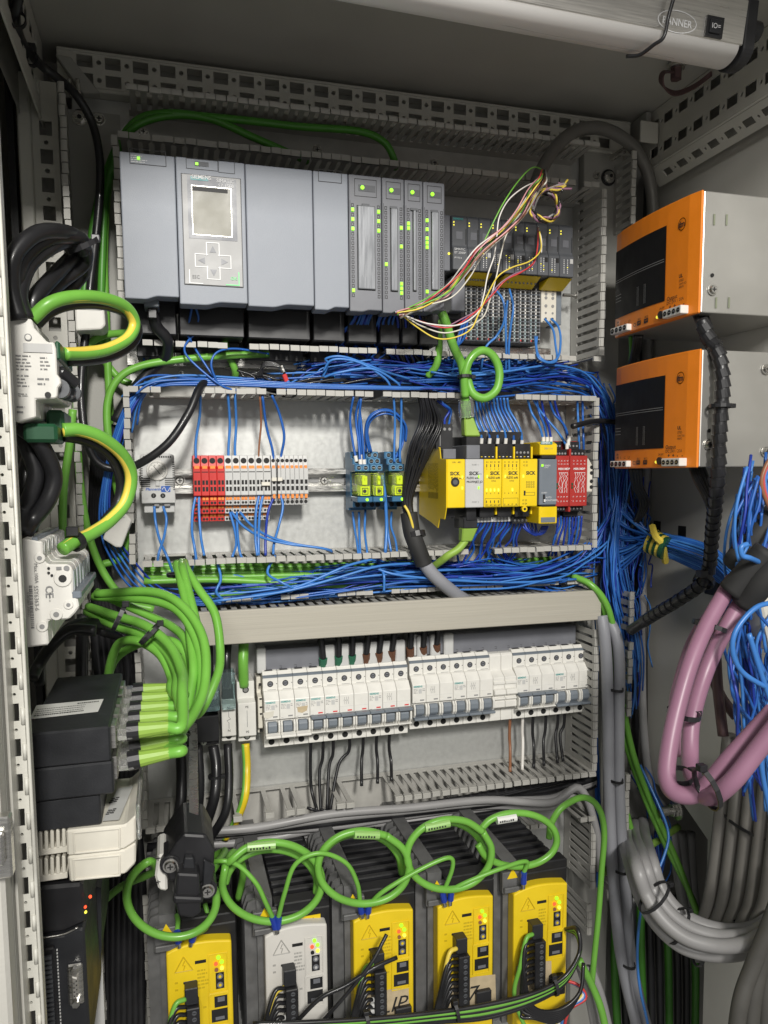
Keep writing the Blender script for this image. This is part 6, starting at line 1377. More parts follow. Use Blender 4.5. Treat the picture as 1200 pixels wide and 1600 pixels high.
# --- upper left: green and black cables
gc('dark green cable arching from the upper left over the controller to the right', [(128, 480, -.03), (150, 330, -.03), (178, 240, -.035), (212, 190, -.045), (258, 177, -.05), (330, 183, -.05), (400, 190, -.05), (470, 198, -.05), (560, 205, -.05), (600, 222, -.05), (616, 250, -.045), (617, 262, -.03)], .0042, GREEND)
gc('dark green cable passing behind the top duct fingers', [(156, 560, -.04), (160, 400, -.04), (166, 300, -.035), (185, 232, -.04), (215, 195, -.05), (270, 180, -.05), (330, 186, -.05), (390, 212, -.05), (440, 234, -.05), (480, 252, -.03)], .0042, GREEND)
gc('green cable rising straight up the left duct from the looped cables', [(172, 650, -.035), (168, 560, -.035), (165, 470, -.035), (163, 400, -.032), (168, 300, -.03), (186, 225, -.03)], .0042)
cable('black_cable', 'black cable from the upper left roof corner down the left duct', [(30, -10, -.20), (24, 30, -.18), (36, 68, -.12), (62, 100, -.08), (95, 126, -.07), (120, 150, -.07), (143, 190, -.06), (155, 240, -.06), (156, 300, -.06), (150, 370, -.06), (142, 440, -.06), (134, 520, -.065), (127, 590, -.07), (128, 640, -.075), (136, 690, -.08), (152, 722, -.08), (180, 733, -.08), (215, 726, -.09), (262, 693, -.095), (295, 645, -.09), (312, 606, -.08), (330, 590, -.06)], .0044, BLKCAB, n=10)
cable('black_cable', 'thin pale grey and black cable beside the rising green cable', [(155, 230, -.05), (154, 330, -.05), (146, 430, -.05), (136, 540, -.055), (130, 640, -.05)], .0022, BLKCAB, n=8)
tie(None, P(27, 30, -.185), P(30, 40, -.165)-P(25, 20, -.19), .0062, 'black cable tie on the black cable at the roof corner', 'cable ties', .006)
tie(None, P(50, 92, -.10), P(60, 100, -.09)-P(45, 85, -.11), .0058, 'black cable tie where the black cable crosses the left roof rail', 'cable ties', .006)
# grey cable arch at the upper right
cable('grey_cable', 'thick dark grey cable arching over the upper right corner behind the orange unit', [(838, 285, -.10), (848, 262, -.09), (872, 226, -.08), (905, 203, -.07), (945, 202, -.06), (985, 225, -.05), (1008, 260, -.04), (1018, 300, -.03), (1020, 345, -.02), (1018, 420, -.01), (1012, 560, 0), (1008, 700, 0)], .0078, mat('dark_grey_sheath', (.15, .145, .135), .5, var=.08), n=12)
# --- black loops at the upper left
for k, (dx, r) in enumerate(((0, .0052), (1, .0052), (2, .0052), (3, .0050))):
    pp = [[(30, 500, -.42), (18, 450, -.42), (22, 400, -.42), (55, 366, -.41), (95, 362, -.39), (120, 372, -.37), (130, 395, -.36)],
          [(40, 498, -.41), (30, 460, -.41), (45, 415, -.40), (80, 385, -.39), (115, 374, -.37), (133, 388, -.36), (130, 412, -.35), (95, 440, -.36), (62, 470, -.38), (38, 500, -.39)],
          [(48, 500, -.39), (55, 465, -.39), (90, 425, -.37), (120, 395, -.35), (133, 385, -.34), (134, 400, -.33), (120, 430, -.33), (70, 478, -.35), (40, 505, -.36)],
          [(26, 500, -.40), (24, 445, -.41), (40, 400, -.405), (75, 374, -.395), (110, 370, -.38), (131, 380, -.365), (132, 420, -.34), (112, 448, -.34), (80, 472, -.36), (60, 500, -.38)]][k]
    cable('black_cable', 'thick black cable looped at the upper left above the white arrester, %s of the coil' % ('outermost', 'second', 'third', 'innermost')[k], pp, r, BLKCAB, 'black cable coil', n=12)
tie(None, P(128, 384, -.365), Vector((.4, .3, -.8)), .011, 'thin black tie holding the black coil at the upper left', 'cable ties')
for k, pp in enumerate(([(30, 665, -.40), (60, 690, -.40), (84, 740, -.39), (76, 780, -.39), (52, 812, -.39), (36, 838, -.40)], [(36, 668, -.38), (66, 700, -.38), (72, 740, -.38), (60, 780, -.38), (38, 815, -.39)], [(28, 668, -.39), (44, 700, -.39), (56, 740, -.39), (48, 775, -.39), (36, 800, -.39), (34, 835, -.40)], [(45, 668, -.37), (50, 700, -.37), (40, 745, -.38), (34, 790, -.38)])):
    cable('black_cable', 'thick black cable curving down between the two white side devices, %s' % ('outermost bend', 'second bend', 'third bend', 'innermost')[k], pp, .0056, BLKCAB, 'black cables between the side devices', n=12)
# striped earth loops
def earth_loop(label, pts, r):
    t0 = cpts(pts)[0]; t = thing('earth_cable', label, 'cable', t0, 'green and yellow earth loops'); mb = MB(); mb.tube(cpts(pts), r, GREEN, 16, 10); mb.obj('green_sheath', t, smooth=True)
    return t
def stripe(t, pts, r, off, m=WYEL, name='yellow_stripe', cen=None, inn=.0022):
    p = [q+Vector(off)+((Vector(cen)-q).normalized()*inn if cen else Vector((0, 0, 0))) for q in cpts(pts)]; mb = MB(); mb.tube(p, r, m, 10, 10); mb.obj(name, t, smooth=True)
E1 = [(50, 498, -.40), (78, 474, -.40), (115, 464, -.39), (160, 466, -.37), (196, 480, -.35), (210, 505, -.34), (200, 528, -.345), (170, 545, -.36), (135, 552, -.375), (100, 553, -.39)]
t = earth_loop('upper striped green and yellow earth loop springing from the white arrester', E1, .0044); stripe(t, E1, .0030, (0, -.0012, 0), cen=P(140, 510, -.38), inn=.0016)
B1 = [(u+4, v+10, y+.012) for u, v, y in E1]; cable('black_cable', 'black cable following the upper striped earth loop', B1, .0042, BLKCAB, n=12)
E2 = [(98, 672, -.39), (125, 672, -.385), (160, 685, -.375), (192, 712, -.36), (205, 745, -.35), (196, 785, -.35), (170, 815, -.36), (140, 835, -.375), (118, 845, -.385), (98, 858, -.395)]
t = earth_loop('lower striped green and yellow earth loop between the two white side devices', E2, .0047); stripe(t, E2, .0030, (0, -.0012, 0), cen=P(110, 760, -.38), inn=.0016)
B2 = [(98, 680, -.38), (130, 686, -.37), (160, 700, -.36), (180, 722, -.35), (190, 755, -.34), (184, 790, -.34), (165, 815, -.35)]; cable('black_cable', 'black cable following the lower striped earth loop', B2, .0044, BLKCAB, n=12)
tie(None, P(119, 846, -.385), P(130, 840, -.38)-P(110, 851, -.39), .0058, 'black tie round the lower striped earth loop', 'cable ties', .005)
# green cables in the left duct
gc('green cable dropping down the left duct behind the lower earth loop', [(200, 520, -.03), (160, 525, -.05), (135, 545, -.06), (122, 590, -.065), (120, 660, -.07), (126, 760, -.07), (140, 840, -.07), (165, 900, -.07), (200, 940, -.07), (240, 952, -.07)])
gc('green cable bending round the end of the middle row duct', [(420, 553, -.05), (350, 556, -.055), (280, 562, -.06), (220, 572, -.06), (185, 592, -.06), (168, 630, -.06), (170, 690, -.06), (182, 760, -.055), (196, 830, -.05), (190, 870, -.05), (160, 882, -.05)])
gc('green cable vertical at the left post', [(114, 640, -.09), (108, 700, -.09), (100, 760, -.09), (98, 820, -.09), (102, 850, -.10)])
gc('green cable tangled behind the white junction box', [(140, 530, -.03), (160, 560, -.03), (185, 590, -.03), (205, 600, -.03)])
gc('second green cable rising beside the blue bundle at the left', [(172, 640, -.03), (170, 700, -.03), (180, 760, -.03), (195, 800, -.03)])
gc('green cable hanging from the processor module', [(348, 470, -.08), (349, 500, -.07), (352, 540, -.05), (366, 575, -.04), (368, 590, -.03)])
cable('black_cable', 'black supply lead hanging from the power module into the wire tangle', [(238, 490, -.10), (246, 512, -.09), (262, 532, -.08), (258, 560, -.06), (235, 580, -.05), (205, 615, -.05), (180, 660, -.05)], .0062, BLKCAB, n=10)
for k in range(7):
    cable('black_cable', 'one of several black cables running down the left duct', [(150+5*k, 700-6*k, -.02-.003*k), (146+4*k, 800, -.02-.003*k), (150+3*k, 900, -.03), (150+9*k, 1000, -.03), (160+9*k, 1100, -.03), (170+7*k, 1250, -.03), (168+9*k, 1400, -.05), (165+9*k, 1640, -.07)], .0058, BLKCAB, 'black cables in the left duct', n=9)
for k, pp in enumerate(([(150, 985, -.25), (110, 985, -.25), (80, 1010, -.25), (60, 1040, -.25), (50, 1060, -.26)], [(165, 975, -.2), (120, 975, -.22), (90, 1000, -.24), (64, 1030, -.24), (62, 1070, -.24)], [(130, 960, -.12), (128, 1020, -.12), (128, 1080, -.12), (130, 1150, -.12)], [(155, 985, -.1), (190, 1000, -.08), (200, 1040, -.06), (196, 1100, -.06)])):
    cable('black_cable', 'black cable in the dark gap above the black network switch', pp, .0062 if k == 2 else .005, BLKCAB, 'black cables above the switch', n=10)
# --- patch cables from the switch
curves = [ # row 0 (upper) nearest..rear, then row 1
 [(262, 1110), (285, 1078), (284, 1050), (266, 1010), (228, 978), (180, 962), (138, 948)],
 [(258, 1104), (276, 1078), (276, 1052), (258, 1018), (222, 992), (180, 978), (135, 955)],
 [(254, 1098), (268, 1076), (268, 1058), (250, 1022), (216, 1002), (186, 1006), (172, 1040), (168, 1075)],
 [(254, 1098), (292, 1080), (300, 1040), (290, 1000), (270, 980), (240, 965), (150, 925)],
 [(250, 1092), (290, 1070), (296, 1040), (276, 1006), (245, 1000), (212, 1008), (180, 1030), (165, 1070)],
 [(215, 1188), (262, 1165), (300, 1120), (320, 1070), (318, 1000), (288, 950), (240, 925), (150, 928)],
 [(236, 1182), (280, 1150), (312, 1090), (312, 1020), (284, 960), (236, 938), (146, 932)],
 [(246, 1170), (290, 1120), (302, 1050), (298, 1000), (292, 950), (282, 906), (276, 880)],
 [(250, 1160), (300, 1110), (316, 1040), (308, 980), (296, 930), (286, 890), (284, 878)],
 [(258, 1150), (310, 1115), (338, 1060), (344, 1020), (336, 960), (310, 920), (292, 890), (288, 878)]]
deep = [-.36, -.335, -.31, -.29, -.26, -.37, -.34, -.30, -.27, -.25]
for i, (row, k, p, dx) in enumerate(PLUGS):
    c = curves[i]; y0 = p.y; pts = [p, p+dx*.01]
    for j, (u, v) in enumerate(c[1:]): s = (j+1)/(len(c)-1); pts.append(P(u, v, y0+(-.14-y0)*s*.8))
    gc('green cable from the %s plug of the %s switch row' % (('nearest', 'second', 'third', 'fourth', 'rearmost')[k], ('upper', 'lower')[row]), pts, .0041, group='network cables fanning from the switch', n=10)
for (u, v, y, d, r, lab) in ((186, 965, -.30, (1, 0, -.5), (.0105, .006), 'upper left of the green cable fan'), (234, 990, -.28, (1, 0, -1), (.0105, .006), 'upper bend of the green cable fan'), (270, 1027, -.25, (.4, 0, -1), (.010, .010), 'right bend of the green cable fan'), (277, 1072, -.27, (0, 0, 1), (.010, .012), 'inner green cables before the plugs'), (284, 1138, -.28, (1, 0, .9), (.0085, .008), 'lower bend of the green cable fan'), (278, 898, -.16, (.2, 0, -1), (.010, .011), 'green cables leaving the slotted duct')):
    tie(None, P(u, v, y), d, r, 'black cable tie on the ' + lab, 'cable ties')
# long green cables lying in duct 3
for k in range(7):
    z = [(225, 888+k*3, -.02-.006*k), (350, 884+k*4, -.02-.005*k), (480, 882+k*5, -.02-.005*k), (600, 882+k*6, -.02-.004*k), (720, 880+k*6, -.02-.003*k), (860, 876+k*4, -.02)]
    gc('green cable lying behind the finger shadows in the lower wide duct', [(u, v+((k*37+i*17) % 7-3), y) for i, (u, v, y) in enumerate(z)], .004, GREEN, 'green cables in the lower wide duct', n=8)
gc('green cable crossing from the lower duct to the right side', [(330, 932, -.05), (450, 915, -.045), (560, 908, -.04), (700, 905, -.035), (860, 895, -.04), (905, 905, -.06), (935, 930, -.08), (950, 980, -.07), (962, 1060, -.06), (975, 1150, -.05), (1005, 1240, -.05), (1040, 1320, -.06), (1080, 1400, -.07), (1094, 1440, -.07)])
gc('green cable running down the right duct and behind the grey bundle', [(895, 900, -.06), (925, 915, -.08), (950, 950, -.085), (965, 1020, -.07), (972, 1090, -.06), (990, 1180, -.06), (1020, 1260, -.06), (1060, 1350, -.07), (1096, 1445, -.08)])
gc('green cable on the right between grey cables and blue wires', [(930, 935, -.075), (958, 1000, -.06), (970, 1100, -.05), (966, 1200, -.05), (985, 1290, -.05), (1000, 1330, -.06)], .0038)
gc('short yellow green connector tube crossing at the lower right', [(940, 1365, -.06), (975, 1345, -.06), (1010, 1325, -.05), (1060, 1292, -.03)], .0052, mat('yellow_green_hose', (.22, .38, .07), .4, var=.08), name='hose')
# --- loops above the drives
def ring(cx_, cy_, rx, ry, y, a0, a1, tilt=0, dy=.0, n=12):
    out = []
    for i in range(n+1):
        a = math.radians(a0+(a1-a0)*i/n); out.append((cx_+rx*math.cos(a)+tilt*math.sin(a), cy_-ry*math.sin(a), y+dy*i/n))
    return out
gc('green loop round the black switch coupling, first from the left', [(160, 1410, -.12), (190, 1385, -.16), (240, 1362, -.22)]+ring(268, 1402, 70, 62, -.245, 115, 390, -4)+[(352, 1330, -.14), (330, 1340, -.10)], .0038, n=10)
gc('green loop above the pale grey drive, second from the left', [(372, 1405, -.15), (380, 1360, -.17), (366, 1332, -.19)]+ring(425, 1378, 78, 62, -.22, 150, -200, 0)+[(352, 1345, -.2)], .0038, n=10)
gc('second turn of the green loop above the pale grey drive', ring(424, 1385, 72, 58, -.20, 175, 10)+[(494, 1395, -.20)], .0038, n=10)
gc('large green loop above the third drive', ring(568, 1355, 71, 57, -.225, 60, 420, 0), .0038, n=10)
gc('second turn of the large green loop above the third drive', [(500, 1388, -.2)]+ring(562, 1362, 66, 60, -.205, 190, 20)+[(628, 1365, -.19)], .0038, n=10)
gc('green loop above the fourth drive', ring(702, 1335, 66, 55, -.225, 40, 400, 3), .0038, n=10)
gc('second turn of the green loop above the fourth drive', [(630, 1360, -.19)]+ring(696, 1342, 62, 58, -.205, 185, 10)+[(757, 1345, -.18)], .0038, n=10)
gc('green loop above the rightmost drive', ring(808, 1312, 62, 42, -.215, 160, -170, 0), .0038, n=10)
gc('green cable from the rightmost loop up and down the right duct', [(858, 1310, -.19), (862, 1285, -.19), (880, 1260, -.19), (912, 1246, -.18), (935, 1262, -.17), (944, 1300, -.16), (940, 1360, -.15), (935, 1430, -.15), (928, 1500, -.15), (925, 1535, -.15)], .0038, n=10)
gc('green cable sloping down at the right of the last drive', [(905, 1500, -.17), (925, 1540, -.17), (940, 1580, -.18), (952, 1640, -.19)], .0046, n=10)
for (u0, v0, u1, v1, y, lab) in ((386, 1322, 430, 1318, -.225, 'second'), (553, 1302, 592, 1303, -.228, 'third'), (664, 1292, 702, 1284, -.228, 'fourth'), (776, 1280, 806, 1275, -.218, 'rightmost')):
    t = thing('cable_label', '%s marker wrapped round the %s green loop' % ('white paper' if u0 == 776 else 'pale green', lab), 'cable marker', P(u0, v0, y), 'cable markers on the green loops'); mb = MB(); a, b = P(u0, v0+2, y), P(u1, v1+2, y); mb.cyl(a, b, .0043, FILM if u0 == 776 else mat('pale_green_sleeve', (.30, .52, .16), .3, var=.05), 12); mb.obj('sleeve', t)
    rr = random.Random(u0); mb = MB(); dxx = (b-a); 
    for k in range(7): p = a+dxx*(.12+.11*k)+Vector((0, -.0044, 0)); mb.box(p.x-.0009, p.x+.0008, p.y-.0001, p.y, p.z-.0012, p.z+.0013*rr.random(), INK)
    mb.obj('marker_print', t)
# thin green earth wires with blue lugs
for k, (pts, lab) in enumerate((([(428, 1438, -.22), (415, 1410, -.225), (400, 1380, -.225), (372, 1352, -.22), (345, 1345, -.22), (320, 1350, -.2)], 'pale grey drive to the left'), ([(434, 1438, -.22), (445, 1395, -.228), (462, 1350, -.23), (500, 1333, -.232), (540, 1348, -.23), (558, 1380, -.228), (563, 1412, -.222)], 'pale grey drive to the third drive'), ([(578, 1412, -.22), (600, 1392, -.228), (650, 1362, -.23), (690, 1343, -.23), (706, 1342, -.23), (706, 1360, -.228), (692, 1396, -.222)], 'third drive to the fourth drive'), ([(702, 1392, -.222), (730, 1378, -.228), (780, 1358, -.23), (822, 1346, -.225), (818, 1365, -.22)], 'fourth drive to the rightmost drive'), ([(276, 1460, -.22), (278, 1440, -.21), (276, 1430, -.2)], 'first drive'), ([(306, 1460, -.22), (322, 1450, -.215), (326, 1435, -.20), (320, 1412, -.19)], 'first drive to the right'))):
    gc('thin green earth wire looping from the ' + lab, pts, .0024, GREEN, name='earth_wire', n=8)
for (u, v, du, lab) in ((428, 1440, -6, 'left lug on the pale grey drive'), (434, 1440, 5, 'right lug on the pale grey drive'), (563, 1416, -3, 'left lug on the third drive'), (575, 1416, 5, 'right lug on the third drive'), (692, 1398, -4, 'left lug on the fourth drive'), (704, 1396, 5, 'right lug on the fourth drive'), (277, 1462, -2, 'upright lug on the first drive'), (300, 1460, 16, 'sideways lug on the first drive'), (818, 1370, 2, 'lug on the rightmost drive')):
    t = thing('cable_lug', 'blue crimped ' + lab, 'cable lug', P(u, v, -.222)); a = P(u+du*.3, v-6, -.223); b = P(u+(2 if du < 0 else 0), v+10, -.221); mb = MB(); mb.cyl(a, b, .0034, BLUED, 10); mb.obj('sleeve', t); mb = MB(); mb.cyl(b, b+(b-a)*.5, .0022, STEEL, 8); mb.obj('tongue', t)
# --- grey cables in duct 5
for k in range(9):
    yy = -.02-.0055*k; o = (k*29) % 13-6
    pts = [(300, 1338-5*k+o*.4, yy), (400, 1328-5*k+o, yy-.004), (520, 1314-5*k-o*.5, yy-.004), (640, 1300-5*k+o*.4, yy-.006), (760, 1274-3*k, yy-.006), (860, 1254-2*k+(k % 3)*8, yy-.006), (905, 1255-3*k, yy-.006), (930, 1290, yy-.01), (938, 1360, -.06)] if k > 3 else [(230, 1345-7*k, yy), (400, 1330-8*k+o, yy-.004), (560, 1310-9*k, yy-.004), (720, 1283-8*k+o*.6, yy-.006), (850, 1255-6*k, yy-.006), (930, 1225-3*k, -.04)]
    cable('grey_cable', 'grey cable lying in the duct below the breakers', pts, .0052, GREYC if k % 3 else BLKCAB, 'grey cables in the lower duct', n=9)
for k in range(6):
    cable('black_wire', 'thin black wire among the grey cables in the lower duct', [(480+k*20, 1262+3*k, -.055), (540+k*30, 1278-2*k, -.055), (620+k*30, 1262-3*k, -.055), (760+k*18, 1238-2*k, -.05), (860+k*10, 1215, -.04)], .0019, BLKCAB, 'thin black wires in the lower duct', 'wire', 7)
# black cables below the main switch and the green-yellow one
for k, (pp, r) in enumerate((([(282, 1165, -.06), (284, 1220, -.07), (280, 1270, -.08), (260, 1330, -.06)], .0062), ([(310, 1165, -.06), (313, 1230, -.07), (308, 1290, -.06)], .005), ([(333, 1165, -.05), (338, 1200, -.06), (334, 1250, -.075), (312, 1310, -.06), (290, 1350, -.05)], .0062), ([(356, 1162, -.05), (358, 1220, -.065), (352, 1270, -.075), (322, 1320, -.06)], .0052))):
    cable('black_cable', 'thick black cable below the main switch terminals, %s from the left' % ('first', 'second', 'third', 'fourth')[k], pp, r, BLKCAB, n=10)
tie(None, P(336, 1213, -.065), (0, 0, 1), .0068, 'black tie on the third black cable below the main switch', 'cable ties')
pp = [(384, 1162, -.05), (386, 1200, -.055), (383, 1245, -.07), (368, 1285, -.06), (352, 1310, -.05)]
t = thing('earth_cable', 'yellow and green striped earth cable below the earth terminal', 'cable', cpts(pp)[0]); mb = MB(); mb.tube(cpts(pp), .0046, mat('earth_yellow', (.75, .55, .02), .4), 10, 8); mb.obj('yellow_sheath', t, smooth=True); stripe(t, pp, .0032, (-.0022, -.0006, 0), GREEN, 'green_stripe')
# --- drive front wiring
DK = [P(a, b, YD) for a, b, c, d, k in dr]
DW = [P(c, d, YD).x-P(a, b, YD).x for a, b, c, d, k in dr]
for i in range(5):
    x0 = DK[i].x; w_ = DW[i]; X = lambda a: x0+w_*a; Z = lambda b: zDt-.105*b
    nm = ('first', 'pale grey', 'third', 'fourth', 'rightmost')[i]
    nw = 7
    for k in range(nw):
        b = .50+.075*k; st = Vector((X(.27), YD-.012, Z(b)))
        if i == 4: pts = [st, st+Vector((-.012, -.006, .0)), Vector((X(.02-.01*k), YD-.024, Z(b+.25))), Vector((X(.15), YD-.03, Z(1.10+.02*k))), Vector((X(.6), YD-.032, Z(1.18+.02*k))), Vector((X(1.0), YD-.03, Z(1.05))), Vector((X(1.15), YD-.02, Z(.8)))]
        else: pts = [st, st+Vector((-.010, -.004, .001)), Vector((X(-.05-.02*k), YD-.022, Z(b+.22+.02*k))), Vector((X(-.25+.02*k), YD-.02, Z(1.30+.03*k))), Vector((X(-.1+.1*k), YD-.025, Z(1.55)))]
        cable('signal_wire', 'black signal wire at the terminal strip of the %s drive' % nm, pts, .0021, BLKCAB, 'black wires at the drive fronts', 'wire', 8)
    st = Vector((X(.27), YD-.011, Z(.43 if i != 1 else .5)))
    pts = [st, st+Vector((-.010, -.004, -.002)), Vector((X(-.02), YD-.02, Z(.7))), Vector((X(-.12), YD-.02, Z(1.0))), Vector((X(.05), YD-.026, Z(1.35))), Vector((X(.35), YD-.028, Z(1.6)))]
    cable('earth_wire', 'green yellow earth wire at the terminal strip of the %s drive' % nm, pts, .0024, (GREEN, WYEL, GREEN, WYEL, GREEN)[i], None, 'wire', 8)
    if i in (1, 2):
        for k in range(3):
            st = Vector((X(.22), YD-.012, Z(.80+.06*k))); mb = MB(); t = thing('wire_ferrule', 'grey wire ferrule in the strip of the %s drive' % nm, 'ferrule', st, 'wire ferrules at the drives'); mb.cyl(st, st+Vector((.008, 0, 0)), .0026, LGREY, 10); mb.obj('sleeve', t)
# loose wires lying across drive 3
cable('signal_wire', 'loose black wire with bare end lying across the third drive front', [(460, 1600, -.245), (500, 1560, -.25), (540, 1540, -.25), (585, 1512, -.25), (620, 1496, -.245)], .0022, BLKCAB, cat='wire')
cable('signal_wire', 'loose black wire rising to a point over the third drive', [(500, 1600, -.245), (540, 1555, -.25), (580, 1505, -.25), (598, 1472, -.245), (604, 1460, -.242)], .0020, BLKCAB, cat='wire')
# harness along the bottom
for k in range(6):
    m = (BLKCAB, GREEN, BLKCAB, GREEN, BLKCAB, BLKCAB)[k]
    cable('harness_cable', '%s cable in the tied harness along the drive bottoms' % ('green' if m is GREEN else 'black'), [(395, 1600+4*k, -.25), (470, 1598+3*k, -.255), (580, 1592+3*k, -.258), (680, 1582+3*k, -.258), (760, 1570+4*k, -.258), (830, 1553+3*k, -.258), (880, 1528+2*k, -.255), (905, 1490, -.25), (902, 1462-2*k, -.24), (885, 1452, -.22)], .0024, m, 'harness along the drive bottoms', n=8)
for (u, v) in ((574, 1597), (712, 1580), (866, 1540)): tie(None, P(u, v, -.256), (1, 0, .15), (.010, .008), 'black tie on the harness %s' % ('below the third drive', 'below the fourth drive', 'below the rightmost drive')[(574, 712, 866).index(u)], 'cable ties')
for k, m in enumerate((WRED, BLUE2, WWHITE, WYEL)): cable('signal_wire', '%s wire hanging at the lower right of the last drive' % ('red', 'blue', 'white', 'yellow')[k], [(878+k*3, 1530, -.22), (905+k*2, 1540+3*k, -.23), (915-4*k, 1560, -.235), (890-6*k, 1578, -.235), (880-4*k, 1610, -.23)], .0017, m, None, 'wire', 7)
for k in range(4): cable('grey_cable', 'pale grey cable sloping down beside the last drive', [(905+6*k, 1510, -.14), (920+7*k, 1560, -.15), (935+8*k, 1640, -.16)], .0048, GREYC, 'pale grey cables beside the last drive', n=9)
# ================================================================== BLUE WIRES
RW = .00125
BL = (BLUE, BLUE, BLUE2, BLUE, BLUED)
def wire(label, pts, m=BLUE, r=RW, group=None, sub=6, n=6): return cable('blue_wire', label, pts, r, m, group, 'wire', n, sub)
def ferr(p, d, label, m=WHITE):
    d = Vector(d).normalized(); t = thing('wire_ferrule', label, 'ferrule', p, 'white wire ferrules'); mb = MB(); mb.cyl(Vector(p)-d*.003, Vector(p)+d*.004, .0022, m, 10); mb.obj('sleeve', t); return t
def tangle(n, guide, su, sv, sy, label, group, seed, mats=BL, r=RW, wob=1.0, trim=.35, loops=.0):
    """n wires roughly following a guide (pixel,pixel,depth), each with its own start, end and wander"""
    rr = random.Random(seed); g = smooth_path([Vector(q) for q in guide], 8)
    for i in range(n):
        a, b = rr.uniform(0, trim), 1-rr.uniform(0, trim)
        if b-a < .25: continue
        k = 9; ou = rr.gauss(0, su); ov = rr.uniform(-sv, sv); oy = rr.uniform(-sy, sy); pts = []; ph = rr.uniform(0, 6.28); fr = rr.uniform(.6, 1.8); dv = rr.uniform(-sv, sv)*wob
        for j in range(k):
            s = a+(b-a)*j/(k-1); q = g[min(int(s*(len(g)-1)), len(g)-1)]; w_ = math.sin(ph+fr*6.28*s)
            pts.append((q.x+ou*.6+rr.uniform(-1, 1)*su*.3, q.y+ov*(1-s)+dv*s+w_*sv*.35*wob+rr.uniform(-1, 1)*sv*.10, q.z+oy+.006*math.cos(ph+fr*5*s)))
        wire(label, pts, mats[(i*7+seed) % len(mats)], r, group)
def mass(n, guide, su, sv, sy, name, seed, mats=(BLUE, BLUED, BLUE2), r=.0011):
    """the deeper, uncountable part of a tangle: many thin wires as one object"""
    rr = random.Random(seed); g = smooth_path([Vector(q) for q in guide], 8); mb = MB()
    for i in range(n):
        a = rr.uniform(0, .7); b = min(1, a+rr.uniform(.2, .6)); ov = rr.uniform(-sv, sv); dv = rr.uniform(-sv, sv); oy = rr.uniform(-sy, sy); ou = rr.gauss(0, su); ph = rr.uniform(0, 6.3); fr = rr.uniform(.5, 2.4); pts = []
        for j in range(7):
            s = a+(b-a)*j/6; q = g[min(int(s*(len(g)-1)), len(g)-1)]; pts.append(P(q.x+ou+rr.uniform(-1, 1)*su*.4, q.y+ov*(1-j/6)+dv*j/6+math.sin(ph+fr*j)*sv*.3, q.z+oy+.005*math.cos(ph+j)))
        mb.tube(pts, r, mats[i % len(mats)], 5, 4)
    o = mb.obj(name, smooth=True); o['kind'] = 'stuff'; return o
mass(90, [(440, 588, -.035), (560, 580, -.04), (680, 585, -.042), (800, 585, -.042), (915, 590, -.042)], 14, 24, .02, 'blue_wire_mass', 111)
mass(70, [(300, 925, -.03), (440, 918, -.04), (600, 900, -.045), (760, 898, -.045), (915, 895, -.045)], 16, 22, .016, 'blue_wire_mass', 112)
mass(90, [(940, 600, -.03), (958, 690, -.03), (962, 800, -.03), (960, 900, -.03), (968, 1000, -.03), (975, 1110, -.03)], 13, 18, .016, 'blue_wire_mass', 113)
mass(40, [(1000, 760, -.02), (990, 840, -.04), (985, 930, -.03), (990, 1040, -.02)], 12, 22, .012, 'blue_wire_mass', 114)
mass(60, [(1185, 700, -.30), (1172, 800, -.31), (1168, 900, -.31), (1172, 1000, -.31), (1185, 1120, -.31), (1195, 1260, -.31)], 14, 20, .03, 'blue_wire_mass', 115, r=.0015)
mass(30, [(560, 490, -.06), (590, 520, -.055), (620, 560, -.045)], 24, 10, .01, 'blue_wire_mass', 116)
# duct 2 tangle
tangle(34, [(450, 592, -.045), (560, 578, -.05), (680, 585, -.05), (800, 585, -.05), (900, 590, -.05)], 18, 20, .022, 'blue wire tangled in the duct below the controller row', 'blue wires in the upper wide duct', 11)
tangle(14, [(640, 590, -.06), (760, 600, -.065), (860, 590, -.06), (925, 605, -.05), (960, 680, -.05), (975, 800, -.045)], 8, 18, .015, 'blue wire leaving the upper wide duct and bending down at the right', 'blue wires bending into the right duct', 12, trim=.25)
tangle(9, [(190, 630, -.06), (230, 600, -.06), (330, 596, -.06), (480, 600, -.055), (620, 590, -.055)], 12, 9, .012, 'blue wire in the left half of the upper wide duct', 'blue wires in the left of the upper duct', 13, mats=(BLUE, BLUE2, BLUE))
tangle(16, [(380, 590, -.05), (440, 604, -.06), (510, 602, -.06), (620, 600, -.055)], 14, 14, .012, 'black wire lying among the blue ones in the upper wide duct', 'black wires in the upper wide duct', 14, mats=(BLKCAB,))
for k in range(4):
    wire('long blue wire running along the top edge of the middle row duct', [(190+8*k, 700-12*k, -.05), (205+6*k, 640-6*k, -.06), (240+5*k, 606-3*k, -.072), (330, 601-3*k, -.074), (480, 606-2*k, -.077), (640, 608-k, -.079), (700+20*k, 606, -.07)], BL[k], RW, 'long blue wires on the duct edge')
for k in range(5):
    wire('blue wire sweeping down the left duct from the middle row', [(250, 598-2*k, -.06), (205+3*k, 622, -.065), (178+3*k, 680, -.065), (160+3*k, 760, -.065), (156+5*k, 820, -.06), (172+8*k, 870, -.06), (215+12*k, 925, -.055), (300+15*k, 945-2*k, -.05), (400, 938, -.045)], BL[k], RW, 'blue wires in the left duct')
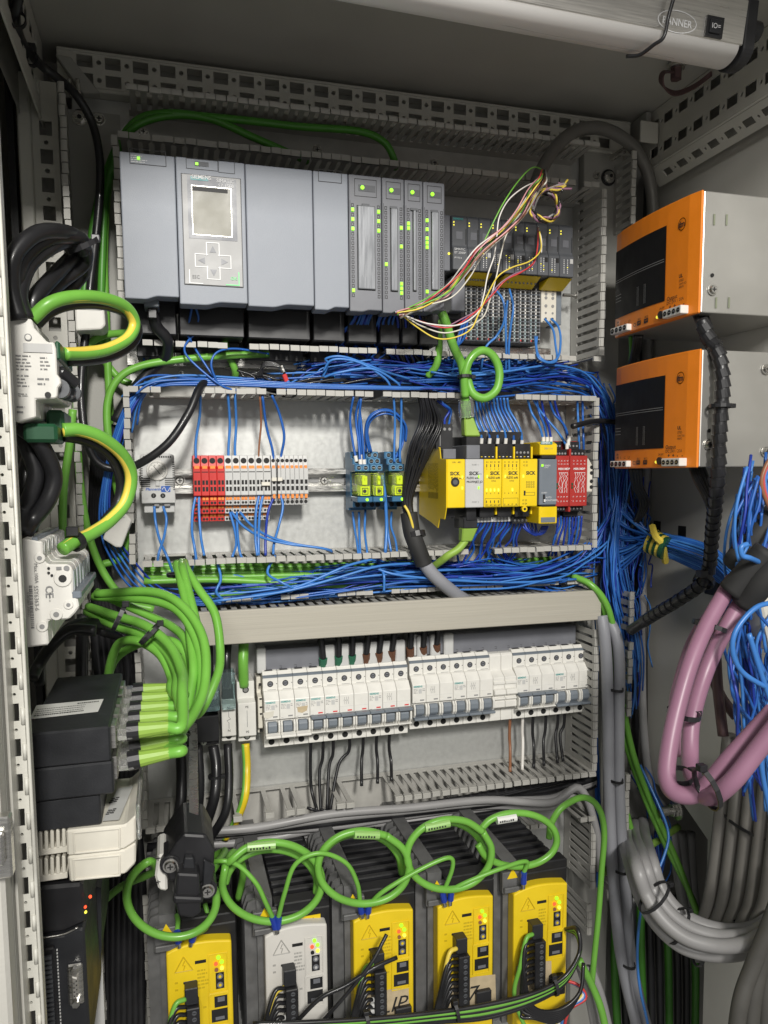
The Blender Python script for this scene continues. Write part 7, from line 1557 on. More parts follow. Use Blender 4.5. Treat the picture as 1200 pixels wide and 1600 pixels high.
# connectors lying in the duct
t = thing('loose_connector', 'small silver connector with red and blue wire joints lying in the upper wide duct', 'connector', P(440, 578, -.07))
mb = MB(); mb.cyl(P(439, 572, -.07), P(443, 582, -.07), .0035, STEEL, 10); mb.obj('barrel', t)
for (u, v, u1, v1, m) in ((444, 585, 448, 596, WRED), (448, 596, 455, 604, BLUE2), (436, 602, 444, 608, WRED), (444, 608, 452, 601, BLUE2)): mb = MB(); mb.cyl(P(u, v, -.072), P(u1, v1, -.072), .0028, m, 8); mb.obj('joint_sleeve', t)
for k in range(4): cable('coiled_wire', 'thin black wire coiled in the duct left of the silver connector', [(400+3*k, 590, -.06), (412, 573-2*k, -.064), (436, 574-k, -.066), (446, 590+2*k, -.066), (430, 606+k, -.066), (405, 604, -.064)], .0012, BLKCAB, 'coiled thin black wires', 'wire', 6)
# below the controller: blue bundles out of the indicator modules
rr = random.Random(21)
for k in range(16):
    u = 560+3.2*k*(1 if k < 9 else 1.25); ue = 530+6*k+rr.uniform(-8, 8)
    wire('dark blue wire dropping from the indicator modules into the duct', [(u, 482, -.09), (u-6-rr.random()*8, 505, -.085), (ue, 528, -.07), (ue+rr.uniform(-15, 15), 548, -.055), (ue+rr.uniform(-40, 60), 572, -.045)], (BLUE, BLUED, BLUE)[k % 3], RW*1.1, 'wires below the indicator modules')
for k in range(12):
    u = 618+4*k; cable('black_wire', 'black wire dropping from the right indicator modules', [(u, 486, -.09), (u+4, 510, -.085), (u-2+rr.uniform(-6, 10), 545, -.06), (u+rr.uniform(0, 30), 590, -.05)], .0015, BLKCAB if k % 3 else BLUED, 'dark wires below the right modules', 'wire', 6)
for (pts) in ([(301, 474, -.09), (296, 500, -.085), (292, 520, -.08), (297, 530, -.078), (305, 545, -.07), (335, 590, -.072), (352, 604, -.07)], [(303, 474, -.09), (310, 498, -.085), (303, 522, -.08), (296, 530, -.078), (288, 546, -.075), (300, 565, -.075), (345, 602, -.078), (380, 612, -.07)], [(340, 600, -.075), (330, 570, -.078), (340, 550, -.076), (370, 545, -.07), (420, 553, -.06)], [(222, 500, -.05), (224, 540, -.04), (226, 590, -.04)], [(228, 500, -.05), (234, 540, -.04), (236, 590, -.04)]): wire('blue wire hanging below the left controller modules', pts, BLUE, RW, 'blue wires below the left modules')
for pts in ([(505, 580, -.07), (520, 562, -.078), (560, 566, -.08), (600, 590, -.08), (612, 608, -.075)], [(505, 590, -.07), (530, 582, -.08), (580, 576, -.082), (618, 596, -.08), (626, 607, -.076)], [(500, 600, -.06), (512, 570, -.072), (510, 560, -.076), (540, 558, -.08), (600, 580, -.075), (640, 592, -.07)]): wire('bright blue wire loop bulging out of the upper wide duct', pts, BLUE2, RW*1.15, 'bright blue loops out of the upper duct')
# station wires
for k, pts in enumerate(([(772, 450, -.08), (786, 470, -.09), (788, 500, -.088), (776, 525, -.08), (758, 545, -.078), (750, 590, -.06)], [(796, 452, -.08), (802, 480, -.09), (798, 510, -.085), (795, 545, -.078), (796, 590, -.06)], [(793, 470, -.08), (790, 500, -.085), (791, 545, -.078), (790, 580, -.06)], [(836, 526, -.06), (838, 545, -.075), (842, 560, -.082), (858, 567, -.084), (870, 562, -.08), (868, 540, -.07), (864, 515, -.06), (851, 498, -.05)], [(839, 526, -.06), (838, 540, -.07), (842, 556, -.08), (856, 566, -.082), (872, 558, -.08), (876, 530, -.07), (872, 510, -.06), (861, 498, -.05)], [(728, 496, -.06), (722, 520, -.07), (712, 555, -.07), (706, 585, -.06)], [(724, 500, -.06), (716, 530, -.07), (712, 570, -.065)], [(731, 500, -.06), (724, 530, -.07), (708, 545, -.075), (700, 560, -.07)])):
    wire('blue wire at the %s of the dark terminal bases' % ('left', 'right')[k in (3, 4)], pts, BLUE2 if k < 5 else BLUE, RW*1.2, 'blue wires at the terminal bases')
# drops into row B
drops = [([(313, 618, -.07), (312, 650, -.05), (306, 690, -.045), (306, 717, -.044)], 'first red terminal'), ([(356, 615, -.07), (359, 660, -.05), (357, 700, -.044), (357, 718, -.042)], 'first grey terminal'), ([(367, 615, -.07), (369, 660, -.05), (367, 700, -.044), (368, 717, -.042)], 'second grey terminal'), ([(410, 618, -.07), (416, 665, -.05), (425, 700, -.045), (428, 721, -.043)], 'first narrow terminal'), ([(425, 618, -.07), (436, 645, -.055), (444, 680, -.05), (440, 708, -.044), (437, 722, -.042)], 'second narrow terminal')]
for p, lab in drops: wire('blue wire dropping into the %s block' % lab, p, BLUE2 if 'narrow' not in lab else BLUE, RW*1.25)
cable('brown_wire', 'thin brown wire dropping into the fifth wide grey terminal', [(406, 618, -.07), (408, 660, -.05), (405, 695, -.045), (404, 716, -.043)], .0012, WBROWN, cat='wire')
low = [([(306, 774, -.045), (301, 800, -.05), (300, 830, -.06), (303, 850, -.07), (307, 876, -.072)], 'first red terminal, left'), ([(311, 774, -.045), (311, 800, -.05), (314, 840, -.06), (319, 868, -.072)], 'first red terminal, right'), ([(359, 800, -.035), (366, 825, -.045), (369, 850, -.06), (363, 870, -.072)], 'first wide grey terminal, crossing left'), ([(370, 800, -.035), (371, 830, -.05), (374, 860, -.07), (378, 872, -.072)], 'second wide grey terminal'), ([(362, 800, -.035), (380, 822, -.05), (410, 840, -.065), (450, 850, -.075), (500, 856, -.078), (518, 860, -.07)], 'first wide grey terminal, trailing right'), ([(375, 800, -.035), (392, 820, -.05), (420, 838, -.065), (460, 850, -.076), (505, 857, -.08), (519, 862, -.07)], 'second wide grey terminal, trailing right'), ([(405, 772, -.045), (400, 800, -.05), (399, 840, -.065), (402, 868, -.072)], 'fifth wide grey terminal, left'), ([(411, 772, -.045), (406, 800, -.05), (404, 840, -.065), (404, 868, -.07)], 'fifth wide grey terminal, right'), ([(430, 772, -.045), (419, 800, -.05), (415, 840, -.065), (415, 868, -.072)], 'first narrow terminal'), ([(438, 772, -.045), (442, 792, -.05), (436, 820, -.055), (428, 850, -.065), (427, 866, -.072)], 'second narrow terminal'), ([(241, 791, -.05), (243, 815, -.05), (250, 845, -.06), (262, 872, -.072), (272, 900, -.06)], 'thermostat, left terminal'), ([(255, 791, -.05), (260, 812, -.05), (256, 840, -.06), (248, 865, -.072), (246, 885, -.065)], 'thermostat, right terminal')]
for p, lab in low: wire('blue wire hanging below the %s' % lab, p, BLUE2 if 'first narrow' not in lab else BLUED, RW*1.25)
# relay wires
rel = [([(552, 620, -.07), (547, 655, -.055), (551, 690, -.052), (556, 716, -.053)], 1), ([(563, 620, -.07), (556, 650, -.055), (560, 690, -.055), (563, 722, -.058)], 1), ([(564, 622, -.07), (561, 660, -.058), (563, 690, -.055), (566, 714, -.053)], 1), ([(562, 640, -.06), (566, 680, -.058), (569, 722, -.058)], 1),
 ([(572, 706, -.045), (571, 670, -.05), (580, 648, -.055), (602, 640, -.058), (622, 648, -.055), (632, 668, -.05), (630, 690, -.045), (622, 714, -.05)], 0), ([(580, 706, -.045), (574, 675, -.05), (582, 654, -.055), (604, 646, -.058), (622, 654, -.055), (630, 672, -.05), (626, 695, -.045), (618, 716, -.05)], 0), ([(577, 706, -.05), (572, 680, -.055), (576, 656, -.06), (596, 642, -.062), (618, 646, -.06), (634, 665, -.055), (634, 690, -.05)], 0),
 ([(615, 618, -.07), (617, 660, -.058), (616, 700, -.055), (616, 722, -.054)], 0), ([(627, 618, -.07), (627, 660, -.058), (625, 700, -.055), (625, 722, -.054)], 0),
 ([(551, 800, -.03), (554, 825, -.04), (558, 850, -.06), (560, 868, -.072)], 0), ([(561, 800, -.03), (561, 825, -.04), (563, 868, -.072)], 0), ([(571, 797, -.03), (570, 830, -.045), (574, 866, -.072)], 0), ([(596, 742, -.068), (601, 770, -.068), (604, 820, -.065), (602, 864, -.074)], 0), ([(598, 745, -.066), (603, 780, -.066), (606, 830, -.065), (611, 862, -.072)], 0), ([(612, 800, -.03), (611, 822, -.04), (618, 845, -.055), (621, 870, -.07)], 0)]
for k, (p, f_) in enumerate(rel):
    wire('blue wire at the blue relay sockets', p, BLUE if k < 7 else BLUE2, RW*(1.2 if k != 12 else 1.7), 'blue wires at the relays')
    if f_: e = P(*p[-1]); ferr(e, e-P(*p[-2]), 'white ferrule in the left relay socket')
# safety controller wires
for k, u in enumerate((697, 702)): p = [(683+4*k, 626, -.06), (694+3*k, 634, -.06), (702+3*k, 642, -.055), (u-2+k*3, 655, -.055), (695+5*k, 668, -.06)]; wire('dark blue wire into the black plug on the first safety module', p, BLUED if k == 0 else BLUE, RW*1.2, 'wires at the black safety plug'); e = P(*p[-1]); ferr(e, (0, 0, 1), 'white ferrule above the black safety plug')
rr = random.Random(31)
for k in range(12):
    u0 = 738+5.5*k; ue = 746+6.3*k; lay = k % 2; ve = (678, 690)[lay]
    p = [(u0-6, 622, -.07), (u0-3, 640, -.062), (ue-8, 660, -.065), (ue-1, 676, -.07), (ue, ve+(3 if k > 8 else 0), -.085 if lay else -.07)]
    wire('blue wire dropping into the upper plugs of the safety modules', p, (BLUE2, BLUE)[k % 3 == 0], RW*1.25, 'blue wires above the safety modules'); e = P(*p[-1]); ferr(e, (0, -.2, 1), 'white ferrule above the yellow safety modules')
for k in range(14):
    u0 = 747+5.3*k; v0 = 812-(u0-747)*.03; ue = u0-14+rr.uniform(-8, 8)
    p = [(u0, v0, -.085), (u0-2, 822, -.08), (ue, 842, -.07), (ue-4+rr.uniform(-8, 8), 862, -.055), (ue+rr.uniform(-30, 30), 890, -.045)]
    wire('blue wire leaving the lower plugs of the safety modules', p, (BLUE, BLUED)[k % 2], RW*1.2, 'blue wires below the safety modules'); e = P(*p[0]); ferr(e, (0, 0, 1), 'grey ferrule below the yellow safety modules', LGREY)['group'] = 'grey wire ferrules'
for k, (a, b) in enumerate((((824, 622), (849, 686)), ((838, 622), (855, 686)), ((846, 624), (861, 686)), ((832, 622), (886, 696)), ((858, 624), (889, 684)), ((866, 624), (888, 690)), ((902, 624), (905, 700)), ((910, 624), (912, 702)))):
    p = [(a[0], a[1], -.07), (a[0]+(b[0]-a[0])*.25, a[1]+22, -.062), (a[0]+(b[0]-a[0])*.75, b[1]-20, -.075), (b[0], b[1]+2, -.09 if k < 6 else -.07)]
    wire('blue wire dropping into the grey and red safety relays', p, (BLUE2, BLUE, BLUED)[k % 3], RW*1.25, 'blue wires above the red relays')
    if k < 6: ferr(P(*p[-1]), (0, 0, 1), 'white ferrule above the grey and red relays')
for k in range(9):
    u0 = 872+4.6*k; p = [(u0, 806, -.075), (u0-1, 822, -.072), (u0-6+rr.uniform(-5, 5), 842, -.066), (u0-12+rr.uniform(-6, 6), 868, -.05)]
    wire('dark blue wire leaving the bottom of the red relays', p, (BLUED, BLUE, BLUED)[k % 3], RW*1.2, 'wires below the red relays')
for k in range(5): wire('dark blue wire loop below the grey and yellow relay', [(812+6*k, 815, -.075), (820+5*k, 826+2*k, -.08), (838+3*k, 836-k, -.08), (848+2*k, 822, -.08)], BLUED, RW*1.2, 'wire loops below the relay')
# duct 3 tangle
tangle(26, [(250, 925, -.04), (400, 925, -.05), (560, 905, -.055), (700, 900, -.055), (820, 905, -.055), (910, 900, -.05)], 20, 17, .018, 'blue wire in the lower wide duct above the beige cover', 'blue wires in the lower wide duct', 41)
tangle(22, [(700, 905, -.055), (800, 905, -.06), (880, 890, -.06), (935, 850, -.05), (965, 780, -.04), (975, 690, -.04)], 10, 20, .015, 'blue wire rising from the lower wide duct into the right duct', 'blue wires rising at the right', 42, trim=.22)
for k, p in enumerate(([(395, 936, -.075), (470, 915, -.08), (540, 885, -.08), (590, 872, -.07)], [(330, 940, -.075), (440, 925, -.08), (520, 905, -.082), (590, 885, -.08), (650, 880, -.07)], [(430, 868, -.06), (418, 895, -.07), (440, 910, -.08), (458, 920, -.08), (450, 926, -.07)], [(580, 885, -.07), (620, 898, -.08), (700, 906, -.08), (800, 910, -.078), (900, 905, -.07)], [(600, 925, -.08), (600, 900, -.08), (596, 890, -.07)], [(305, 870, -.06), (300, 905, -.06), (330, 935, -.06)], [(340, 880, -.06), (345, 905, -.07), (338, 925, -.075), (352, 940, -.07)])): wire('bright blue wire curving over the lower wide duct', p, BLUE2, RW*1.3, 'bright blue wires over the lower duct')
# right duct column
tangle(34, [(935, 600, -.04), (958, 690, -.045), (962, 800, -.045), (955, 900, -.045), (968, 1000, -.045), (976, 1090, -.04)], 11, 14, .02, 'blue wire running down the right duct', 'blue wires in the right duct', 51, trim=.4)
tangle(16, [(985, 700, -.03), (975, 780, -.035), (965, 870, -.04), (985, 960, -.045), (992, 1040, -.045), (985, 1120, -.04)], 9, 10, .015, 'blue wire bulging out at the right of the right duct', 'blue wires bulging at the right', 52, trim=.25)
tangle(12, [(934, 1000, -.03), (930, 1120, -.03), (935, 1250, -.03), (935, 1400, -.03)], 4, 20, .008, 'dark blue wire behind the grey cables in the right duct', 'dark blue wires behind the grey cables', 53, mats=(BLUED, BLUE))
tangle(14, [(985, 1180, -.02), (1010, 1230, -.03), (1030, 1290, -.03), (1030, 1350, -.03), (1015, 1400, -.03)], 14, 18, .012, 'dark blue wire in the opening of the side panel', 'dark blue wires in the panel opening', 54, mats=(BLUED, BLUE))
# taped bundle heading right
for k in range(34):
    a = 2*math.pi*k/34*5.0; rr_ = .5+.5*((k*37) % 10)/10; ca, sa = math.cos(a)*rr_, math.sin(a)*rr_
    sp = [(960+12*ca, 760+k*4.2, -.045), (985+6*ca, 800+k*2.3, -.055+.012*sa), (1026+5*ca, 848+18*sa, -.085+.014*ca), (1060, 858+26*sa, -.11+.014*ca), (1110, 878+32*sa, -.15+.016*ca), (1150+ca*8, 908+30*sa, -.19+.016*ca), (1190, 945+20*sa, -.24)]
    wire('blue wire in the taped bundle heading to the right wall', sp, (BLUE, BLUE2, BLUE)[k % 3], RW*1.3, 'blue wires of the taped bundle')
t = thing('striped_tape', 'green and yellow striped tape wrapped round the blue wire bundle', 'tape', P(1028, 848, -.09)); a, b = P(1024, 830, -.09), P(1032, 868, -.09); ax = (P(1060, 858, -.11)-P(990, 830, -.06)).normalized()
for k in range(6): c = P(1018+4.0*k, 846+2*k, -.08-.006*k); mb = MB(); mb.cyl(c-ax*.0028, c+ax*.0028, .0165-.0004*k, WYEL if k % 2 == 0 else TGREEN, 20, .0171-.0004*k); mb.obj('tape_turn', t)
mb = MB(); mb.tube([P(1019, 822, -.10), P(1024, 838, -.112), P(1034, 850, -.114), P(1040, 878, -.10)], .0045, WYEL, 6); mb.obj('tape_end', t)
# single bright wire in the lower right foreground
wire('single bright blue wire hanging in the lower right foreground', [(1000, 1195, -.05), (1030, 1260, -.08), (1044, 1300, -.10), (1040, 1330, -.11), (1022, 1375, -.12), (1005, 1410, -.12), (998, 1450, -.12), (996, 1500, -.12), (1000, 1545, -.12), (1010, 1590, -.12), (1025, 1660, -.12)], BLUE2, .0019, n=8)
cable('black_cable', 'short black cable end poking left out of the right duct below the power supply', [(965, 660, -.06), (930, 658, -.09), (895, 666, -.115)], .0035, BLKCAB, n=9)
# black bundle left of the safety controller
for k in range(22):
    a = k*2.4; ca, sa = math.cos(a), math.sin(a)
    p = [(655+14*ca, 590+6*sa, -.05), (668+12*ca, 630, -.07+.010*sa), (672+18*ca, 665+6*sa, -.085+.014*sa), (658+18*ca, 700+8*sa, -.085+.014*sa), (645+12*ca, 740, -.075+.012*sa), (636+8*ca, 780, -.07+.01*sa), (641+6*ca, 815, -.075+.008*sa)]
    cable('black_wire', 'thin black wire in the bundle left of the yellow safety controller', p, .0013, BLKCAB, 'black wires left of the safety controller', 'wire', 6)
t = thing('cable_sleeve', 'black heat shrink sleeve joining the black wires to a grey cable', 'sleeve', P(650, 840, -.08)); mb = MB(); mb.tube(cpts([(639, 802, -.075), (643, 830, -.08), (650, 850, -.085), (660, 876, -.085), (662, 882, -.085)]), .0105, RUBBER, 14); mb.obj('sleeve', t, smooth=True); mb = MB(); mb.cyl(P(649, 832, -.082), P(651, 840, -.084), .0118, BLKCAB, 14); mb.obj('collar', t)
cable('grey_cable', 'grey cable coming out of the black sleeve into the beige covered duct', [(660, 876, -.085), (675, 896, -.085), (692, 912, -.082), (712, 928, -.072), (728, 938, -.06)], .0082, GREYB, n=12)
cable('earth_wire', 'short yellow green wire end above the black sleeve', [(632, 790, -.085), (638, 800, -.088), (643, 815, -.088), (646, 828, -.088)], .0016, WYEL, cat='wire')
# green network cable over the middle
gc('bright green cable from the controller down to the safety network module', [(690, 488, -.11), (697, 505, -.11), (708, 540, -.105), (722, 572, -.10), (726, 610, -.095), (728, 640, -.09), (730, 668, -.085)], .0052, GREEN, n=12)
gc('bright green cable loop tied above the safety network module', [(727, 620, -.098), (726, 590, -.102), (734, 562, -.104), (752, 548, -.104), (770, 556, -.104), (780, 580, -.104), (776, 608, -.104), (758, 622, -.104), (740, 616, -.102), (732, 598, -.10), (730, 580, -.1)], .0050, GREEN, n=12)
gc('green cable behind the bright one dropping into the upper wide duct', [(684, 500, -.08), (686, 540, -.075), (682, 570, -.07), (668, 588, -.06)], .0045, GREEN)
tie(None, P(726, 589, -.101), (0, .1, 1), .0075, 'black tie at the bright green cable loop', 'cable ties')
t = thing('clear_sleeve', 'clear plastic sleeve on the bright green network cable', 'sleeve', P(729, 638, -.09)); mb = MB(); mb.cyl(P(728.5, 625, -.093), P(729, 651, -.089), .0095, CLEARP, 14); mb.obj('sleeve', t)
for (v0, v1, w0, w1, lab, k) in ((652, 682, .0075, .0125, 'upper', 0), (846, 824, .0085, .0125, 'lower', 1)):
    t = thing('network_plug', '%s yellow green plug boot of the pale grey safety module' % lab, 'plug', P(733, v1, -.09)); a, b = P(730 if not k else 727, v0, -.088), P(736 if not k else 732, v1, -.092); mb = MB(); d = Vector((1, 0, 0)); mb.add([a-d*w0*.8+Vector((0, -.006, 0)), a+d*w0*.8+Vector((0, -.006, 0)), a+d*w0*.8+Vector((0, .006, 0)), a-d*w0*.8+Vector((0, .006, 0)), b-d*w1*.8+Vector((0, -.007, 0)), b+d*w1*.8+Vector((0, -.007, 0)), b+d*w1*.8+Vector((0, .007, 0)), b-d*w1*.8+Vector((0, .007, 0))], [(0,1,2,3),(7,6,5,4),(0,4,5,1),(1,5,6,2),(2,6,7,3),(3,7,4,0)], BOOT); mb.obj('boot', t, bevel=.0015)
    mb = MB(); c = b; s = 1 if not k else -1; mb.box(c.x-.0095, c.x+.0085, c.y-.008, c.y+.008, c.z-.0005, c.z-.013*s, BLACK); mb.obj('plug_body', t, bevel=.0008)
gc('yellow green cable running down left from the lower safety plug', [(727, 845, -.088), (716, 858, -.09), (700, 868, -.088), (690, 876, -.08), (670, 890, -.06), (650, 898, -.05)], .0048, BOOT, n=10)
# coloured loose wires over the station
R2 = .00078
def lw(c, pts, m, r=R2): return cable('signal_wire', 'thin %s loose wire hanging in front of the dark station' % c, pts, r, m, None, 'wire', 6, 8)
yy = -.16
start = lambda k: [(640+k*3, 494-k*.6, -.15)]
main = [(622, 492), (660, 478), (700, 452), (728, 420), (752, 388), (790, 358), (815, 330), (832, 300), (846, 282)]
cols_ = [('pink', WPINK), ('white', WWHITE), ('red', WRED), ('green', GREEN), ('yellow', WYEL), ('black', BLKCAB), ('pale pink', WPINK), ('brown', WBROWN), ('grey', GREYC), ('cream', CREAM)]
rr = random.Random(77)
for k, (c, m) in enumerate(cols_):
    o = (k-4.5)*1.5; pts = []
    for j, (u, v) in enumerate(main): s = j/8; pts.append((u+o*(.5+.5*s)+rr.uniform(-2.5, 2.5), v+o*.6+rr.uniform(-3, 3)+(8 if 1 < j < 5 and k % 3 == 0 else 0), yy+.02*math.sin(k+j)-.01))
    top_ = [(842-4*k % 11, 268+(k % 4)*4), (835+k, 262+2*(k % 3)), (850, 285)]
    lw(c+' bunched', pts+[(850+o*.4, 276-k % 3*5, yy+.05), (856, 300, yy+.06)], m)
lw('green arching', [(622, 488, yy), (660, 470, yy), (712, 436, yy), (745, 400, yy-.01), (760, 370, yy-.01), (785, 320, yy-.01), (810, 283, yy), (832, 262, yy+.01), (848, 268, yy+.03), (850, 290, yy+.05)], GREEN)
lw('white arching left', [(776, 372, yy), (780, 340, yy), (795, 312, yy), (820, 292, yy), (842, 284, yy+.02), (852, 290, yy+.03)], WWHITE, .0008)
lw('white descending', [(776, 370, yy), (772, 400, yy), (762, 430, yy), (755, 465, yy), (745, 490, yy-.01), (715, 508, yy-.02), (670, 506, yy-.02), (640, 496, yy-.01), (622, 488, yy)], WWHITE, .0008)
lw('cream descending', [(838, 300, yy), (812, 335, yy), (792, 365, yy), (782, 400, yy), (776, 430, yy), (765, 470, yy), (750, 500, yy-.01), (700, 520, yy-.02), (660, 510, yy-.01), (636, 496, yy)], CREAM, .0008)
lw('yellow long', [(843, 362, yy+.02), (845, 390, yy+.01), (828, 408, yy), (800, 418, yy), (778, 432, yy), (762, 460, yy-.01), (748, 490, yy-.01), (735, 515, yy-.02), (708, 528, yy-.02), (680, 528, yy-.02), (650, 510, yy-.01), (630, 494, yy)], WYEL, .0008)
lw('white red hanging', [(841, 355, yy+.03), (846, 375, yy+.02), (846, 395, yy+.02)], WWHITE, .0008)
lw('red descending', [(841, 355, yy+.03), (840, 385, yy+.02), (834, 410, yy+.01), (815, 425, yy), (790, 438, yy), (770, 460, yy), (740, 490, yy-.01), (700, 512, yy-.01), (650, 500, yy)], WRED)
lw('violet', [(841, 356, yy+.03), (839, 390, yy+.02), (832, 415, yy+.01), (800, 430, yy), (776, 448, yy), (755, 478, yy), (722, 498, yy), (690, 512, yy), (660, 505, yy)], VIOLET)
# twisted ring of spare wires
ringm = [WYEL, VIOLET, BLKCAB, WYEL, VIOLET, GREYC, BLKCAB, VIOLET]
for k in range(8):
    pts = []
    for i in range(17):
        a = math.radians(200-360*i/16*1.0); r_ = 22+3*math.cos(k*1.7+i*1.2); pts.append((851+r_*math.cos(a)*.98, 322-r_*math.sin(a)+2*math.sin(k+i), yy+.01+.006*math.sin(k*.9+i*1.1)))
    if k < 6: pts += [(835+k*2, 308-k, yy), (852+k*3, 296-k, yy), (872+k*2, 297-2*k, yy), (884-k*3+(k % 2)*12, 290-k*3+(k % 3)*8, yy)]
    cable('spare_wire', 'spare thin wire twisted into the ring at the upper right', pts, .0012, ringm[k], 'twisted ring of spare wires', 'wire', 6, 6)
# ================================================================== RIGHT SIDE CABLES
def thick(label, pts, r, m, name='grey_cable', group=None): return cable(name, label, pts, r, m, group, 'cable', 14, 8)
thick('left of two big blue grey cables down the right duct', [(940, 962, -.08), (944, 990, -.085), (948, 1040, -.085), (950, 1120, -.085), (952, 1250, -.085), (960, 1400, -.085), (975, 1520, -.085), (1010, 1660, -.085)], .0076, GREYB)
thick('right of two big blue grey cables down the right duct', [(936, 962, -.06), (952, 972, -.075), (964, 1000, -.085), (968, 1050, -.085), (967, 1120, -.085), (968, 1250, -.085), (978, 1400, -.085), (990, 1520, -.085), (1026, 1660, -.085)], .0076, GREYB)
for (u, v) in ((955, 1075), (955, 1216), (962, 1356), (974, 1502)): tie(None, P(u+4, v, -.085), (.08, 0, -1), (.009, .0165), 'black tie round the two big blue grey cables %s' % ('beside the breakers', 'below the breakers', 'beside the drives', 'near the bottom')[(1075, 1216, 1356, 1502).index(v)], 'cable ties')
thick('single pale grey cable rising along the right panel edge', [(1007, 850, -.02), (1004, 950, -.02), (1003, 1050, -.02), (1005, 1130, -.02), (1012, 1200, -.02), (1024, 1245, -.03), (1044, 1266, -.03)], .0058, GREYC)
thick('grey conduit up the right rear corner', [(1012, 640, .0), (1010, 760, .0), (1008, 880, -.0)], .0058, GREYC)
sweep = [(992, 1350), (1008, 1398), (1035, 1438), (1072, 1466), (1120, 1478), (1165, 1474), (1200, 1455)]
for k in range(4):
    off = [(-6, 14, -.19), (2, 0, -.21), (14, -14, -.20), (26, -24, -.18)][k]
    pts = [(u+off[0]*(1-j*.1), v+off[1]*(.3+.7*min(1, j/3)), off[2]-.020*j) for j, (u, v) in enumerate(sweep)]; q0 = pts[0]
    thick('thick grey cable in the big sweep at the lower right, %s' % ('outermost and lowest', 'second from outside', 'third from outside', 'innermost')[k], [(q0[0]-14, q0[1]-60, -.03), (q0[0]-10, q0[1]-34, -.08)]+pts, .0080, GREYC, group='big grey cable sweep')
for (u, v, d) in ((1022, 1402, (.7, -.3, -.7)), (1058, 1447, (.8, -.3, -.5)), (1092, 1478, (1, -.3, -.2)), (1150, 1470, (1, -.3, .1))): tie(None, P(u, v, -.24), d, (.022, .018), 'black tie round the big grey sweep, %s' % ('uppermost', 'second down', 'third down', 'rightmost')[(1022, 1058, 1092, 1150).index(u)], 'cable ties')
for k in range(5):
    u = 1136+22*k; y = -.20-.022*k
    thick('thick shaded grey cable hanging down at the lower right edge, %s' % ('first from the left', 'second', 'third', 'fourth', 'fifth')[k], [(u+6, 1150, y-.02), (u-4, 1240, y-.01), (u-14, 1330, y), (u-26, 1410, y+.01), (u-42, 1455, y+.02), (u-62+10*k, 1480, y+.03)], .0098, GREYD, group='hanging grey cables at the right')
for k in range(3): thick('thick shaded grey cable sinking out of the picture at the lower right', [(1230, 1360+30*k, -.34), (1208, 1430+10*k, -.34), (1176+12*k, 1510, -.33), (1156+20*k, 1570, -.33), (1146+24*k, 1660, -.33)], .0085, mat('deep_shaded_grey_sheath', (.085, .082, .075), .55, var=.1), group='grey cables leaving below')  # sheath nearly black, the shade of this corner put into the colour
tie(None, P(1168, 1290, -.245), (-.1, 0, -1), (.012, .036), 'black tie on the hanging grey cables at the right', 'cable ties')
for k in range(3): thick('grey cable in the dark opening behind the sweep', [(1050+14*k, 1300, -.02), (1062+10*k, 1380, -.03), (1075+8*k, 1450, -.05), (1090+8*k, 1500, -.06)], .0075, GREYC, group='grey cables in the opening')
cable('loom_bracket', 'pale plastic cable clamp above the grey sweep', [(992, 1338, -.13), (1010, 1342, -.14), (1024, 1352, -.14)], .003, FILM, cat='clamp')
for k in range(10): cable('black_cable', 'black cable in the darkness at the bottom right of the drives', [(965+12*k, 1400, -.01-.002*k), (960+14*k, 1500, -.01), (968+13*k, 1660, -.015)], .006, BLKCAB if k % 3 else GREEND, 'dark cables at the bottom right', n=8)
# purple cables (close to the camera)
pur = [(1150, 905), (1112, 970), (1085, 1030), (1064, 1100), (1050, 1165), (1046, 1215), (1062, 1240), (1100, 1236), (1150, 1180), (1215, 1110)]
pA = [(u-4, v, -.36-.012*j) for j, (u, v) in enumerate(pur)]
pB = [(1175, 915, -.37), (1138, 975, -.37), (1104, 1045, -.37), (1082, 1120, -.385), (1078, 1180, -.40), (1082, 1212, -.42), (1104, 1245, -.45), (1140, 1225, -.47), (1185, 1170, -.48), (1240, 1100, -.49)]
thick('front violet cable of the tied violet pair at the right', pA, .0074, VIOLET, 'violet_cable')
thick('rear violet cable of the tied violet pair at the right', pB, .0074, VIOLET, 'violet_cable')
thick('third violet cable half hidden behind the violet pair', [(1140, 930, -.33), (1092, 990, -.33), (1066, 1060, -.33), (1056, 1120, -.34), (1070, 1180, -.36)], .0075, VIOLET, 'violet_cable')
for k, pp in enumerate(([(1200, 860, -.39), (1170, 895, -.38), (1142, 925, -.37)], [(1225, 870, -.40), (1190, 910, -.39), (1162, 942, -.375)], [(1215, 800, -.33), (1175, 845, -.33), (1150, 880, -.34)])):
    cable('black_sleeve', '%s matt black sleeve end over the violet cables' % ('middle', 'lower right', 'upper')[k], pp, .0125, RUBBER, 'black sleeves on the violet cables', 'sleeve', 14)
for (u, v, y, d, r, lab) in ((1108, 978, -.365, (-.35, 0, -.9), (.010, .019), 'upper'), (1068, 1115, -.385, (-.15, 0, -1), (.010, .018), 'middle'), (1062, 1212, -.42, (.3, 0, -1), (.010, .014), 'lower'), (1105, 1232, -.46, (1, 0, .4), (.018, .013), 'lowest, at the bend,'), (1074, 1075, -.34, (-.2, 0, -1), (.008, .010), 'rear')): tie(None, P(u, v, y), d, r, 'black cable tie, the %s one on the violet cables' % lab, 'cable ties', .0042)
for k, pp in enumerate(([(1112, 975, -.25), (1118, 1020, -.25), (1122, 1080, -.25), (1130, 1150, -.26)], [(1108, 1040, -.24), (1125, 1085, -.24), (1150, 1120, -.25)])): thick('dark brown violet cable behind the violet pair, %s' % ('upright', 'slanting')[k], pp, .0058, BROWNC, 'violet_cable')
